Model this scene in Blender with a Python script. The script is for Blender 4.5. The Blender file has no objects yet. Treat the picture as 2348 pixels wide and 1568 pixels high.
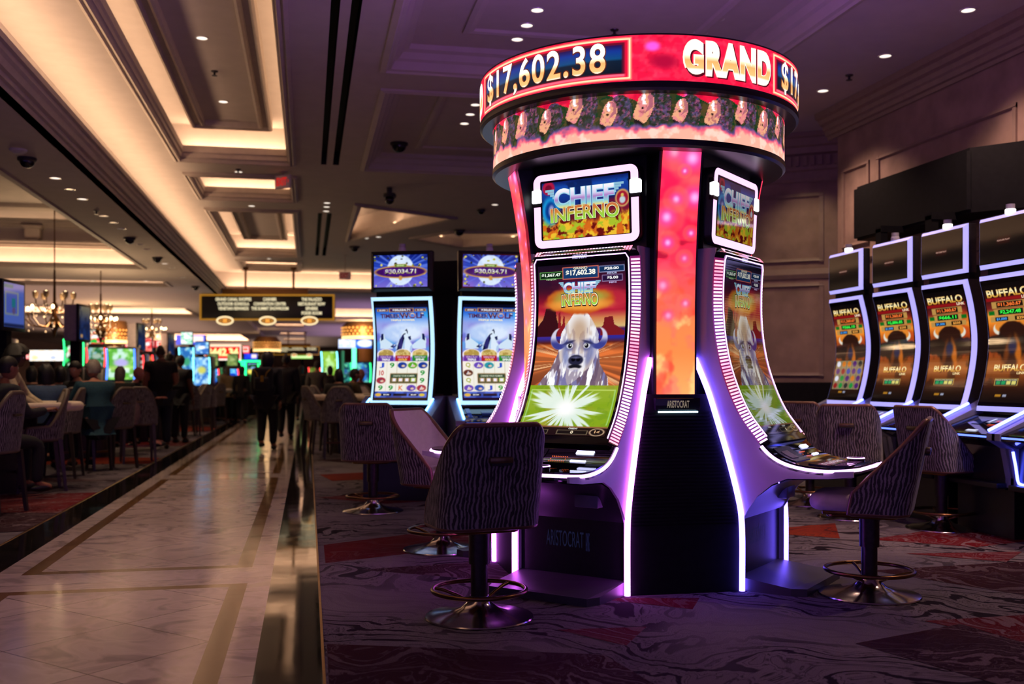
import bpy, bmesh, math, random
import numpy as np
from math import sin, cos, pi, radians, sqrt, atan2
from mathutils import Vector, Matrix

random.seed(7)
RNG = np.random.default_rng(7)
scene = bpy.context.scene
COL = scene.collection

# ------------------------------------------------------------------ camera, world, exposure
FPX, CAMH, HOR = 2330.0, 1.28, 870.0          # focal length in pixels of the 2348x1568 frame, eye height, horizon row
YAW = radians(11.36)
cam_d = bpy.data.cameras.new('camera')
cam_d.sensor_fit = 'HORIZONTAL'; cam_d.sensor_width = 36.0
cam_d.lens = 36.0 * FPX / 2348.0
cam_d.shift_y = (HOR - 784.0) / 2348.0
cam_d.clip_start = 0.05; cam_d.clip_end = 200
cam_d.dof.use_dof = True; cam_d.dof.focus_distance = 6.0; cam_d.dof.aperture_fstop = 1.9
cam = bpy.data.objects.new('camera', cam_d); COL.objects.link(cam)
cam.location = (0, 0, CAMH); cam.rotation_euler = (radians(90), 0, -YAW)
scene.camera = cam

w = bpy.data.worlds.new('casino_ambience'); scene.world = w; w.use_nodes = True
w.node_tree.nodes['Background'].inputs[0].default_value = (0.145, 0.075, 0.36, 1)
w.node_tree.nodes['Background'].inputs[1].default_value = 1.15

scene.view_settings.view_transform = 'Standard'
scene.view_settings.look = 'None'
scene.view_settings.exposure = 0.0
scene.view_settings.gamma = 1.0
scene.view_settings.use_curve_mapping = False
cy = scene.cycles
cy.max_bounces = 6; cy.diffuse_bounces = 3; cy.glossy_bounces = 3
cy.transmission_bounces = 3; cy.transparent_max_bounces = 4
cy.sample_clamp_indirect = 4.0; cy.sample_clamp_direct = 0.0
cy.caustics_reflective = False; cy.caustics_refractive = False
cy.use_denoising = True
try:
    cy.use_light_tree = True
except Exception:
    pass

def lamp(name, kind, loc, energy, color, size=0.1, size_y=None, rot=(0, 0, 0), spot=None, blend=0.5, spread=None):
    d = bpy.data.lights.new(name, kind); d.energy = energy; d.color = color
    if kind == 'AREA':
        d.shape = 'RECTANGLE' if size_y else 'SQUARE'; d.size = size
        if size_y: d.size_y = size_y
        if spread: d.spread = spread
    elif kind == 'SPOT':
        d.spot_size = spot; d.spot_blend = blend; d.shadow_soft_size = size
    else:
        d.shadow_soft_size = size
    o = bpy.data.objects.new(name, d); COL.objects.link(o); o.location = loc; o.rotation_euler = rot
    return o

WARM = (1.0, 0.62, 0.36)
ZC, ZS = 4.71, 3.90                            # main ceiling, soffit of the beam and the gaming hall
UP = (pi, 0, 0)
# cove strip that runs on the ledge of the long beam
for k in range(5):
    y0 = -3 + k * 7.2
    lamp('cove_strip_light', 'AREA', (-2.68, y0 + 3.6, 4.13), 47, WARM, 0.10, 7.2, (pi, radians(14), 0))
# strips on the ledges of the gaming-hall recesses (light their far walls)
for (xx, ln, yy, z, pw) in ((-8.9, 10.2, 25.45, 3.95, 80), (-8.9, 10.2, 30.2, 3.95, 36), (-9.2, 9.4, 43.95, 3.95, 110), (-8.9, 10, 72.75, 3.95, 200),
                            (0.1, 5.2, 33.3, 4.16, 50), (6.4, 7.0, 33.3, 4.16, 70), (4.0, 12.0, 47.75, 4.16, 100)):
    lamp('cove_strip_light', 'AREA', (xx, yy, z), pw, WARM, ln, 0.12, (pi + radians(-14), 0, 0))
COFFERS = ((-1.91, -.31, 4.0, 16.4), (-1.91, -.31, 17.65, 19.8), (-1.91, -.31, 21.2, 28.75), (-1.91, -.31, 30.1, 32.6))
for (x0, x1, y0, y1) in COFFERS:               # strips on the ledges inside the walkway coffers
    L = y1 - y0; z = 4.86
    for xx in (x0 - .10, x1 + .10):
        lamp('coffer_strip_light', 'AREA', (xx, (y0 + y1) / 2, z), 3.2 * L, WARM, 0.07, L, UP)
    lamp('coffer_strip_light', 'AREA', ((x0 + x1) / 2, y1 + .10, z), 13, WARM, 1.6, 0.07, UP)
for k, yy in enumerate((56, 66, 75, 85)):
    lamp('coffer_strip_light', 'AREA', (-.95, yy + .1, 4.16), 14, WARM, 1.5, 0.1, (pi + radians(-14), 0, 0))

# added upward fill lamps, unseen, that brighten the far ceilings
for (x, y, sx, sy, e, c) in ((-8, 34, 8, 9, 130, (1, .60, .45)), (-9, 52, 9, 14, 260, (1, .62, .45)), (3.5, 42, 6, 10, 110, (.75, .45, 1)), (4, 60, 8, 14, 220, (.8, .5, .9)), (-8, 78, 10, 16, 300, (1, .65, .5)), (-1, 78, 4, 20, 120, (1, .7, .55))):
    lamp('far_ceiling_fill', 'AREA', (x, y, 2.5), e, c, sx, sy, UP)

# ------------------------------------------------------------------ coordinates
SA, CA = sin(YAW), cos(YAW)
def at(px, d, z=0.0):
    """world point at depth d behind column px of the photograph"""
    xc = (px - 1174.0) / FPX * d
    return Vector((xc * CA + d * SA, -xc * SA + d * CA, z))
def zat(py, d): return CAMH + (HOR - py) * d / FPX
def on(px, py, z=0.0):
    """world point where the sight line meets the level z"""
    d = FPX * (CAMH - z) / (py - HOR)
    return at(px, d, z)
def face_rz(phi): return radians(phi) - YAW           # an object whose front is -Y, front turned phi to the photo's right
def head_rz(psi): return -(YAW + radians(psi))        # an object whose front is +Y, heading psi to the right of straight away

# ------------------------------------------------------------------ colours and materials
def s2l(c):
    return c / 12.92 if c <= 0.04045 else ((c + 0.055) / 1.055) ** 2.4
def rgb(r, g=None, b=None):
    if isinstance(r, str):
        r = r.lstrip('#'); r, g, b = (int(r[i:i + 2], 16) for i in (0, 2, 4))
    return (s2l(r / 255.0), s2l(g / 255.0), s2l(b / 255.0))
def s2l_np(a):
    a = np.clip(a, 0, 1)
    return np.where(a <= 0.04045, a / 12.92, ((a + 0.055) / 1.055) ** 2.4)

MATS = {}
def nd(nt, t, **kw):
    n = nt.nodes.new(t)
    for k, v in kw.items():
        if k in n.inputs: n.inputs[k].default_value = v
        else: setattr(n, k, v)
    return n
def base_mat(name):
    m = bpy.data.materials.new(name); m.use_nodes = True
    nt = m.node_tree
    return m, nt, nt.nodes['Principled BSDF']
def ramp(nt, stops, interp='LINEAR'):
    r = nt.nodes.new('ShaderNodeValToRGB'); e = r.color_ramp.elements; r.color_ramp.interpolation = interp
    while len(e) > 1: e.remove(e[-1])
    e[0].position = stops[0][0]; e[0].color = (*stops[0][1], 1)
    for p, c in stops[1:]:
        x = e.new(p); x.color = (*c, 1)
    return r
def pm(name, col, rough=0.5, metal=0.0, var=0.12, scale=14.0, bump=0.0, coat=0.0, spec=0.5, stretch=(1, 1, 1)):
    """plain surface with a little procedural mottling"""
    if name in MATS: return MATS[name]
    m, nt, b = base_mat(name)
    tc = nd(nt, 'ShaderNodeTexCoord'); mp = nd(nt, 'ShaderNodeMapping'); mp.inputs['Scale'].default_value = stretch
    nz = nd(nt, 'ShaderNodeTexNoise', Scale=scale, Detail=3.0)
    nt.links.new(tc.outputs['Object'], mp.inputs[0]); nt.links.new(mp.outputs[0], nz.inputs['Vector'])
    lo = tuple(max(0, c * (1 - var)) for c in col); hi = tuple(min(1, c * (1 + var)) for c in col)
    r = ramp(nt, [(0.3, lo), (0.7, hi)])
    nt.links.new(nz.outputs[0], r.inputs[0]); nt.links.new(r.outputs[0], b.inputs['Base Color'])
    b.inputs['Roughness'].default_value = rough; b.inputs['Metallic'].default_value = metal
    b.inputs['Coat Weight'].default_value = coat; b.inputs['Specular IOR Level'].default_value = spec
    if bump:
        bp = nd(nt, 'ShaderNodeBump', Strength=bump, Distance=0.01)
        nt.links.new(nz.outputs[0], bp.inputs['Height']); nt.links.new(bp.outputs[0], b.inputs['Normal'])
    MATS[name] = m
    return m
def glow(name, col, strength):
    if name in MATS: return MATS[name]
    m, nt, b = base_mat(name)
    b.inputs['Base Color'].default_value = (*[min(1, c) * .6 for c in col], 1); b.inputs['Roughness'].default_value = .35
    b.inputs['Emission Color'].default_value = (*col, 1); b.inputs['Emission Strength'].default_value = strength
    MATS[name] = m
    return m
def screen_mat(name, strength=1.0, rough=0.07, spec=0.5):
    """a lit display: the picture sits in the mesh's colour attribute, under glass"""
    if name in MATS: return MATS[name]
    m, nt, b = base_mat(name)
    a = nd(nt, 'ShaderNodeAttribute', attribute_name='Col')
    b.inputs['Base Color'].default_value = (.004, .004, .005, 1); b.inputs['Roughness'].default_value = rough
    b.inputs['Specular IOR Level'].default_value = spec
    nt.links.new(a.outputs['Color'], b.inputs['Emission Color']); b.inputs['Emission Strength'].default_value = strength
    MATS[name] = m
    return m

# ------------------------------------------------------------------ mesh building
class MB:
    def __init__(s): s.v = []; s.f = []; s.mi = []; s.c = []; s.has_c = False
    def add(s, V, F, mi=0, col=None):
        o = len(s.v)
        s.v.extend([tuple(map(float, p)) for p in V]); s.f.extend([tuple(i + o for i in f) for f in F]); s.mi.extend([mi] * len(F))
        if col is not None:
            s.has_c = True
            if len(col) and not hasattr(col[0], '__len__'): col = [col] * len(V)
            s.c.extend([tuple(c) for c in col])
        else: s.c.extend([(0, 0, 0)] * len(V))
        return s
    def box(s, x0, x1, y0, y1, z0, z1, mi=0, col=None, bev=0.0, M=None):
        b = min(bev, .49 * min(abs(x1 - x0), abs(y1 - y0), abs(z1 - z0))) if bev else 0
        if not b:
            V = [(x, y, z) for z in (z0, z1) for y in (y0, y1) for x in (x0, x1)]
            F = [(0, 2, 3, 1), (4, 5, 7, 6), (0, 1, 5, 4), (2, 6, 7, 3), (0, 4, 6, 2), (1, 3, 7, 5)]
            if M is not None: V = [M @ Vector(p) for p in V]
            return s.add(V, F, mi, col)
        bm = bmesh.new()
        bmesh.ops.create_cube(bm, size=1.0)
        for v in bm.verts:
            v.co = Vector(((x0 + x1) / 2 + v.co.x * (x1 - x0), (y0 + y1) / 2 + v.co.y * (y1 - y0), (z0 + z1) / 2 + v.co.z * (z1 - z0)))
        bmesh.ops.bevel(bm, geom=bm.edges[:], offset=b, segments=2, affect='EDGES', profile=0.5)
        bm.verts.index_update()
        V = [(M @ v.co) if M is not None else v.co.copy() for v in bm.verts]; F = [[v.index for v in f.verts] for f in bm.faces]
        bm.free()
        return s.add(V, F, mi, col)
    def loft(s, rings, closed=True, cap0=True, cap1=True, mi=0, col=None):
        n = len(rings[0]); V = [p for r in rings for p in r]; F = []
        for i in range(len(rings) - 1):
            for j in range(n if closed else n - 1):
                a = i * n + j; b = i * n + (j + 1) % n
                F.append((a, b, b + n, a + n))
        if cap0 and closed: F.append(tuple(range(n - 1, -1, -1)))
        if cap1 and closed: F.append(tuple((len(rings) - 1) * n + j for j in range(n)))
        return s.add(V, F, mi, col)
    def tube(s, pts, r, n=8, closed=False, mi=0, col=None):
        P = [Vector(p) for p in pts]; m = len(P); rings = []
        R = r if hasattr(r, '__len__') else [r] * m
        up = None
        for i in range(m):
            if closed: t = (P[(i + 1) % m] - P[i - 1])
            else: t = (P[min(i + 1, m - 1)] - P[max(i - 1, 0)])
            t.normalize()
            if up is None:
                up = Vector((0, 0, 1)) if abs(t.z) < .9 else Vector((1, 0, 0))
            a = t.cross(up)
            if a.length < 1e-5: a = t.cross(Vector((0, 1, 0.1)))
            a.normalize(); b = a.cross(t).normalized(); up = b
            rings.append([P[i] + (a * cos(2 * pi * k / n) + b * sin(2 * pi * k / n)) * R[i] for k in range(n)])
        if closed: rings.append(rings[0]); return s.loft(rings, True, False, False, mi, col)
        return s.loft(rings, True, True, True, mi, col)
    def lathe(s, prof, n=32, c=(0, 0), mi=0, a0=0.0, a1=2 * pi, col=None, cap=True):
        full = abs(a1 - a0 - 2 * pi) < 1e-6
        m = n if full else n + 1
        rings = [[(c[0] + r * cos(a0 + (a1 - a0) * k / n), c[1] + r * sin(a0 + (a1 - a0) * k / n), z) for k in range(m)] for r, z in prof]
        return s.loft(rings, full, cap and prof[0][0] > 1e-4, cap and prof[-1][0] > 1e-4, mi, col)
    def prism(s, poly, z0, z1, mi=0, col=None):
        return s.loft([[(x, y, z0) for x, y in poly], [(x, y, z1) for x, y in poly]], True, True, True, mi, col)
    def sphere(s, c, r, n=12, m=8, mi=0, col=None, sc=(1, 1, 1)):
        rings = []
        for i in range(1, m):
            t = -pi / 2 + pi * i / m
            rings.append([(c[0] + r * sc[0] * cos(t) * cos(2 * pi * k / n), c[1] + r * sc[1] * cos(t) * sin(2 * pi * k / n), c[2] + r * sc[2] * sin(t)) for k in range(n)])
        V = [p for q in rings for p in q]; N = len(V)
        V += [(c[0], c[1], c[2] - r * sc[2]), (c[0], c[1], c[2] + r * sc[2])]
        F = []
        for i in range(m - 2):
            for k in range(n):
                a = i * n + k; b = i * n + (k + 1) % n
                F.append((a, b, b + n, a + n))
        for k in range(n):
            F.append((N, (k + 1) % n, k)); o = (m - 2) * n
            F.append((N + 1, o + k, o + (k + 1) % n))
        return s.add(V, F, mi, col)
    def xform(s, M):
        s.v = [tuple(M @ Vector(p)) for p in s.v]; return s
    def join(s, o):
        k = len(s.v); s.v += o.v; s.f += [tuple(i + k for i in f) for f in o.f]; s.mi += o.mi; s.c += o.c; s.has_c = s.has_c or o.has_c
        return s
    def mesh(s, name, mats, smooth=None):
        me = bpy.data.meshes.new(name); me.from_pydata(s.v, [], s.f)
        for m in (mats if isinstance(mats, (list, tuple)) else [mats]): me.materials.append(m)
        if any(s.mi): me.polygons.foreach_set('material_index', s.mi)
        if s.has_c:
            a = me.color_attributes.new('Col', 'FLOAT_COLOR', 'POINT')
            arr = np.ones((len(s.v), 4), np.float32); arr[:, :3] = np.array(s.c, np.float32)
            a.data.foreach_set('color', arr.ravel())
        if smooth is not None:
            me.polygons.foreach_set('use_smooth', [True] * len(me.polygons))
            me.update()
            me.set_sharp_from_angle(angle=radians(smooth))
        me.validate(); me.update()
        return me
    def build(s, name, mats, parent=None, smooth=None, loc=None, rz=0.0):
        o = bpy.data.objects.new(name, s.mesh(name, mats, smooth)); COL.objects.link(o)
        if parent is not None: o.parent = parent
        if loc is not None: o.location = loc
        if rz: o.rotation_euler = (0, 0, rz)
        return o

def tag(o, label=None, cat=None, group=None, kind=None):
    if label: o['label'] = label
    if cat: o['category'] = cat
    if group: o['group'] = group
    if kind: o['kind'] = kind
    return o
def thing(name, label, cat, loc=(0, 0, 0), rz=0.0, group=None):
    o = bpy.data.objects.new(name, None); COL.objects.link(o); o.empty_display_size = .1
    o.location = loc; o.rotation_euler = (0, 0, rz)
    return tag(o, label, cat, group)
def struct(o): o['kind'] = 'structure'; return o
def dup(root, loc, rz, label=None, group=None):
    def cp(o, par):
        c = o.copy(); COL.objects.link(c)
        if par is not None: c.parent = par
        for ch in list(o.children): cp(ch, c)
        return c
    r = cp(root, None); r.location = loc; r.rotation_euler = (0, 0, rz)
    if label: r['label'] = label
    if group: r['group'] = group
    return r

def rrect(w, d, r, n=5, cx=0, cy=0):
    P = []
    for (sx, sy, a0) in ((1, -1, -pi / 2), (1, 1, 0), (-1, 1, pi / 2), (-1, -1, pi)):
        for k in range(n + 1):
            a = a0 + pi / 2 * k / n
            P.append((cx + sx * (w / 2 - r) + r * cos(a), cy + sy * (d / 2 - r) + r * sin(a)))
    return P
def slab(mb, w, d, z0, z1, r, e, cx=0, cy=0, mi=0, n=5, seg=4, crown=0.0):
    """rounded cushion or pad"""
    R = []
    for k in range(seg + 1):
        a = pi / 2 * k / seg; ins = e * (1 - sin(a)); R.append((ins, z0 + e * (1 - cos(a))))
    for k in range(seg + 1):
        a = pi / 2 * k / seg; ins = e * (1 - cos(a)); R.append((ins, z1 - e * (1 - sin(a))))
    rings = [[(x, y, z) for x, y in rrect(w - 2 * i, d - 2 * i, max(r - i, .004), n, cx, cy)] for i, z in R]
    if crown:
        for q in (.7, .35):
            rings.append([(cx + (x - cx) * q, cy + (y - cy) * q, z1 + crown * (1 - q * q)) for x, y, z in rings[len(R) - 1]])
    return mb.loft(rings, True, True, True, mi)

# ------------------------------------------------------------------ text as mesh
_tc = {}
def text_geo(s, bold=0.03, shear=0.0, spacing=1.0):
    key = (s, bold, shear, spacing)
    if key not in _tc:
        cu = bpy.data.curves.new('t', 'FONT'); cu.body = s; cu.size = 1.0; cu.offset = bold; cu.shear = shear
        cu.resolution_u = 5; cu.fill_mode = 'FRONT'; cu.space_character = spacing
        ob = bpy.data.objects.new('t', cu); COL.objects.link(ob)
        dg = bpy.context.evaluated_depsgraph_get()
        me = bpy.data.meshes.new_from_object(ob.evaluated_get(dg))
        V = np.array([v.co[:2] for v in me.vertices]); F = [list(p.vertices) for p in me.polygons]
        bpy.data.objects.remove(ob); bpy.data.curves.remove(cu); bpy.data.meshes.remove(me)
        lo = V.min(0); hi = V.max(0)
        _tc[key] = ((V - lo) / np.maximum(hi - lo, 1e-6), F)
    return _tc[key]
def put_text(mb, surf, s, rect, col, off=0.002, bold=0.03, shear=0.0, cuts=(), spacing=1.0, warp=None):
    """lay text into rect=(u0,u1,v0,v1) of a surface; col: one colour or [(v, colour), ...] from the foot to the top of the letters"""
    V, F = text_geo(s, bold, shear, spacing)
    if cuts:
        bm = bmesh.new(); vs = [bm.verts.new((x, y, 0)) for x, y in V]
        for f in F:
            try: bm.faces.new([vs[i] for i in f])
            except ValueError: pass
        for c in cuts:
            bmesh.ops.bisect_plane(bm, geom=bm.verts[:] + bm.edges[:] + bm.faces[:], plane_co=(0, c, 0), plane_no=(0, 1, 0))
        bm.verts.index_update()
        V = np.array([v.co[:2] for v in bm.verts]); F = [[v.index for v in f.verts] for f in bm.faces]; bm.free()
    u = rect[0] + (rect[1] - rect[0]) * V[:, 0]; v = rect[2] + (rect[3] - rect[2]) * V[:, 1]
    if warp is not None: u, v = warp(u, v)
    P = surf(u, v, off)
    if hasattr(col[0], '__len__'):
        vs = [c[0] for c in col]; cs = np.array([c[1] for c in col])
        C = np.stack([np.interp(V[:, 1], vs, cs[:, i]) for i in range(3)], 1)
    else: C = np.tile(np.array(col), (len(V), 1))
    mb.add(P, F, 0, C)
def quad(mb, surf, u0, u1, v0, v1, col, off=.001, n=1, m=1):
    us = np.linspace(u0, u1, n + 1); vs = np.linspace(v0, v1, m + 1)
    U, W = np.meshgrid(us, vs); P = surf(U.ravel(), W.ravel(), off)
    F = [(j * (n + 1) + i, j * (n + 1) + i + 1, (j + 1) * (n + 1) + i + 1, (j + 1) * (n + 1) + i) for j in range(m) for i in range(n)]
    mb.add(P, F, 0, [col] * len(P))

# ------------------------------------------------------------------ pictures for lit displays (colour fields sampled on the display's own grid)
def fbm(U, V, s=4.0, oct=4, seed=0):
    g = np.random.default_rng(seed); out = np.zeros_like(U); amp = 1.0; tot = 0
    for o in range(oct):
        n = 64; T = g.random((n, n)); x = U * s; y = V * s
        xi = np.floor(x).astype(int); yi = np.floor(y).astype(int); fx = x - xi; fy = y - yi
        fx = fx * fx * (3 - 2 * fx); fy = fy * fy * (3 - 2 * fy)
        a = T[yi % n, xi % n]; b = T[yi % n, (xi + 1) % n]; c = T[(yi + 1) % n, xi % n]; d = T[(yi + 1) % n, (xi + 1) % n]
        out += amp * ((a * (1 - fx) + b * fx) * (1 - fy) + (c * (1 - fx) + d * fx) * fy); tot += amp
        amp *= .5; s *= 2
    return out / tot
def sstep(a, b, x):
    t = np.clip((x - a) / (b - a), 0, 1); return t * t * (3 - 2 * t)
def C3(*h): return np.array([int(h[0].lstrip('#')[i:i + 2], 16) / 255 for i in (0, 2, 4)])
class Art:
    """picture on a w x h grid; u runs right, v runs up, asp = width / height"""
    def __init__(s, w, h, asp, bg='#000000'):
        s.w, s.h, s.asp = w, h, asp
        u = (np.arange(w) + .0) / (w - 1); v = np.arange(h) / (h - 1)
        s.U, s.V = np.meshgrid(u, v); s.X = s.U * asp; s.Y = s.V
        s.P = np.zeros((h, w, 3)); s.P[:] = C3(bg)
    def put(s, mask, col):
        c = C3(col) if isinstance(col, str) else col
        s.P = s.P * (1 - mask[..., None]) + mask[..., None] * c
    def vgrad(s, stops, v0=0.0, v1=1.0, mask=None):
        t = np.clip((s.V - v0) / (v1 - v0), 0, 1)
        ps = [p for p, _ in stops]; cs = np.array([C3(c) for _, c in stops])
        g = np.stack([np.interp(t, ps, cs[:, i]) for i in range(3)], -1)
        m = ((s.V >= v0) & (s.V <= v1)).astype(float) if mask is None else mask
        s.P = s.P * (1 - m[..., None]) + m[..., None] * g
    def ell(s, cx, cy, rx, ry, soft=.08, rot=0.0, wob=0.0, seed=1):
        x = s.X - cx * s.asp; y = s.Y - cy
        if rot: x, y = x * cos(rot) + y * sin(rot), -x * sin(rot) + y * cos(rot)
        d = np.sqrt((x / (rx)) ** 2 + (y / ry) ** 2)
        if wob: d = d + wob * (fbm(s.X, s.Y, 14, 3, seed) - .5)
        return 1 - sstep(1 - soft, 1 + soft, d)
    def rect(s, u0, u1, v0, v1, soft=.004):
        return sstep(u0 - soft, u0 + soft, s.U) * (1 - sstep(u1 - soft, u1 + soft, s.U)) * sstep(v0 - soft, v0 + soft, s.V) * (1 - sstep(v1 - soft, v1 + soft, s.V))
    def poly(s, pts):
        m = np.zeros(s.U.shape, bool); n = len(pts)
        for i in range(n):
            (x0, y0), (x1, y1) = pts[i], pts[(i + 1) % n]
            c = ((y0 > s.V) != (y1 > s.V)) & (s.U < (x1 - x0) * (s.V - y0) / (y1 - y0 + 1e-9) + x0)
            m ^= c
        return m.astype(float)
    def n(s, sc=6, oct=4, seed=0, sx=1, sy=1): return fbm(s.X * sx, s.Y * sy, sc, oct, seed)
    def rays(s, cx, cy, k=40, seed=3):
        a = np.arctan2(s.Y - cy, s.X - cx * s.asp)
        return fbm((a + 4) * k / 6.28, np.zeros_like(a), 1.0, 3, seed)
    def lin(s): return s2l_np(s.P)
def art_mesh(mb, surf, art, off=0.0, u0=0, u1=1, v0=0, v1=1):
    U = u0 + (u1 - u0) * art.U.ravel(); V = v0 + (v1 - v0) * art.V.ravel()
    P = surf(U, V, off); w = art.w; h = art.h
    I = np.arange((h - 1) * w).reshape(h - 1, w)[:, :-1].ravel()
    F = np.stack([I, I + 1, I + w + 1, I + w], 1)
    mb.add(P, F.tolist(), 0, art.lin().reshape(-1, 3))
# ================================================================== surfaces of the place
def carpet_mat(name, base, tone, line, dens=1.0):
    """cut-pile carpet with swirling flower and feather lines"""
    m, nt, b = base_mat(name); L = nt.links.new
    tc = nd(nt, 'ShaderNodeTexCoord')
    n0 = nd(nt, 'ShaderNodeTexNoise', Scale=.8, Detail=2.0); L(tc.outputs['Object'], n0.inputs['Vector'])
    mix = nd(nt, 'ShaderNodeVectorMath', operation='MULTIPLY_ADD'); mix.inputs[1].default_value = (2.2, 2.2, 0)
    L(n0.outputs[1], mix.inputs[0]); L(tc.outputs['Object'], mix.inputs[2])
    wv = nd(nt, 'ShaderNodeTexWave', wave_type='RINGS', rings_direction='Z', Scale=1.5, Distortion=11.0, Detail=5.0)
    wv.inputs['Detail Scale'].default_value = 1.8; L(mix.outputs[0], wv.inputs['Vector'])
    n1 = nd(nt, 'ShaderNodeTexNoise', Scale=2.6, Detail=5.0, Distortion=2.4); L(mix.outputs[0], n1.inputs['Vector'])
    mul = nd(nt, 'ShaderNodeMath', operation='MULTIPLY'); L(wv.outputs['Fac'], mul.inputs[0]); L(n1.outputs[0], mul.inputs[1])
    d = dens
    lr = ramp(nt, [(.05 * d, (1, 1, 1)), (.11 * d, (0, 0, 0)), (.27, (0, 0, 0)), (.30, (.9, .9, .9)), (.335, (0, 0, 0)), (.44, (0, 0, 0)), (.47, (.8, .8, .8)), (.52, (.1, .1, .1))]); L(mul.outputs[0], lr.inputs[0])
    n2 = nd(nt, 'ShaderNodeTexNoise', Scale=1.1, Detail=3.0); L(tc.outputs['Object'], n2.inputs['Vector'])
    br = ramp(nt, [(.35, base), (.6, tone)]); L(n2.outputs[0], br.inputs[0])
    mk = ramp(nt, [(.38, (.15, .15, .15)), (.55, (1, 1, 1))]); n3 = nd(nt, 'ShaderNodeTexNoise', Scale=.9, Detail=1.0); L(mix.outputs[0], n3.inputs['Vector']); L(n3.outputs[0], mk.inputs[0])
    fm = nd(nt, 'ShaderNodeMath', operation='MULTIPLY'); L(lr.outputs[0], fm.inputs[0]); L(mk.outputs[0], fm.inputs[1])
    mx = nd(nt, 'ShaderNodeMix', data_type='RGBA'); L(fm.outputs[0], mx.inputs[0]); L(br.outputs[0], mx.inputs[6]); mx.inputs[7].default_value = (*line, 1)
    pile = nd(nt, 'ShaderNodeTexNoise', Scale=240.0, Detail=1.0); L(tc.outputs['Object'], pile.inputs['Vector'])
    pr = ramp(nt, [(.3, (.6, .6, .6)), (.7, (1.3, 1.3, 1.3))]); L(pile.outputs[0], pr.inputs[0])
    m2 = nd(nt, 'ShaderNodeMix', data_type='RGBA', blend_type='MULTIPLY'); m2.inputs[0].default_value = 1.0
    L(mx.outputs[2], m2.inputs[6]); L(pr.outputs[0], m2.inputs[7]); L(m2.outputs[2], b.inputs['Base Color'])
    bp = nd(nt, 'ShaderNodeBump', Strength=.35, Distance=.004); L(pile.outputs[0], bp.inputs['Height']); L(bp.outputs[0], b.inputs['Normal'])
    b.inputs['Roughness'].default_value = .95; b.inputs['Specular IOR Level'].default_value = .1
    return m
def stone_mat(name, c1, c2, mortar, rot=0.0, bw=.62, bh=.62, rough=.12, vein=.35, ms=.004, offset=0.0):
    m, nt, b = base_mat(name); L = nt.links.new
    tc = nd(nt, 'ShaderNodeTexCoord'); mp = nd(nt, 'ShaderNodeMapping'); mp.inputs['Rotation'].default_value = (0, 0, rot)
    L(tc.outputs['Object'], mp.inputs[0])
    br = nd(nt, 'ShaderNodeTexBrick', offset=offset); br.inputs['Scale'].default_value = 1.0
    br.inputs['Brick Width'].default_value = bw; br.inputs['Row Height'].default_value = bh
    br.inputs['Mortar Size'].default_value = ms; br.inputs['Mortar Smooth'].default_value = .1
    br.inputs['Color1'].default_value = (*c1, 1); br.inputs['Color2'].default_value = (*c2, 1); br.inputs['Mortar'].default_value = (*mortar, 1)
    L(mp.outputs[0], br.inputs['Vector'])
    nz = nd(nt, 'ShaderNodeTexNoise', Scale=3.0, Detail=6.0, Distortion=1.6); L(tc.outputs['Object'], nz.inputs['Vector'])
    vr = ramp(nt, [(.35, (1 - vein,) * 3), (.5, (1, 1, 1)), (.62, (1 - vein * .4,) * 3)]); L(nz.outputs[0], vr.inputs[0])
    mx = nd(nt, 'ShaderNodeMix', data_type='RGBA', blend_type='MULTIPLY'); mx.inputs[0].default_value = 1.0
    L(br.outputs['Color'], mx.inputs[6]); L(vr.outputs[0], mx.inputs[7]); L(mx.outputs[2], b.inputs['Base Color'])
    rr = ramp(nt, [(.3, (rough * .75,) * 3), (.7, (rough * 1.3,) * 3)]); L(nz.outputs[0], rr.inputs[0]); L(rr.outputs[0], b.inputs['Roughness'])
    n2 = nd(nt, 'ShaderNodeTexNoise', Scale=2.2, Detail=1.0); L(tc.outputs['Object'], n2.inputs['Vector'])
    bp = nd(nt, 'ShaderNodeBump', Strength=.06, Distance=.02); L(n2.outputs[0], bp.inputs['Height']); L(bp.outputs[0], b.inputs['Normal'])
    b.inputs['Specular IOR Level'].default_value = .5
    MATS[name] = m
    return m
CARPET = [carpet_mat('carpet_lilac_grey', (.105, .090, .108), (.145, .126, .138), (.010, .005, .010)), carpet_mat('carpet_red', (.105, .003, .006), (.075, .002, .007), (.15, .09, .10), .6),
          carpet_mat('carpet_maroon', (.030, .005, .008), (.022, .006, .012), (.105, .075, .085), .6), carpet_mat('carpet_rust', (.19, .028, .010), (.14, .012, .008), (.045, .010, .010))]
MARBLE = stone_mat('pale_marble', (.46, .38, .33), (.40, .32, .28), (.10, .07, .06), rot=radians(45), bw=.66, bh=.66, rough=.16)
MARBLE_BORDER = stone_mat('pale_marble_border', (.48, .40, .35), (.44, .36, .31), (.12, .09, .08), bw=3.0, bh=.45)
BROWN = stone_mat('brown_marble', (.16, .085, .028), (.14, .07, .024), (.05, .03, .02), bw=4.0, bh=.9, vein=.3)
GRANITE = stone_mat('black_granite', (.012, .011, .009), (.016, .013, .009), (.002, .002, .002), bw=3.0, bh=.24, rough=.06, ms=.006)
BRASS = pm('brass', rgb('#b98d45'), .28, 1.0, .1, 30)
CEIL = pm('ceiling_paint', (.56, .50, .47), .85, 0, .04, 5)
PLASTER = pm('moulding_paint', (.50, .43, .38), .6, 0, .06, 10)
WALLP = pm('mauve_wall_covering', (.30, .20, .165), .8, 0, .22, 3.5, bump=.15)
WTRIM = pm('wall_moulding_paint', (.27, .185, .155), .55, 0, .08, 12)
VOID = pm('black_slot', (.006, .006, .007), .6, 0, .1, 10)
BLACKP = pm('black_plastic', (.010, .010, .013), .32, 0, .25, 30)
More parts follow.
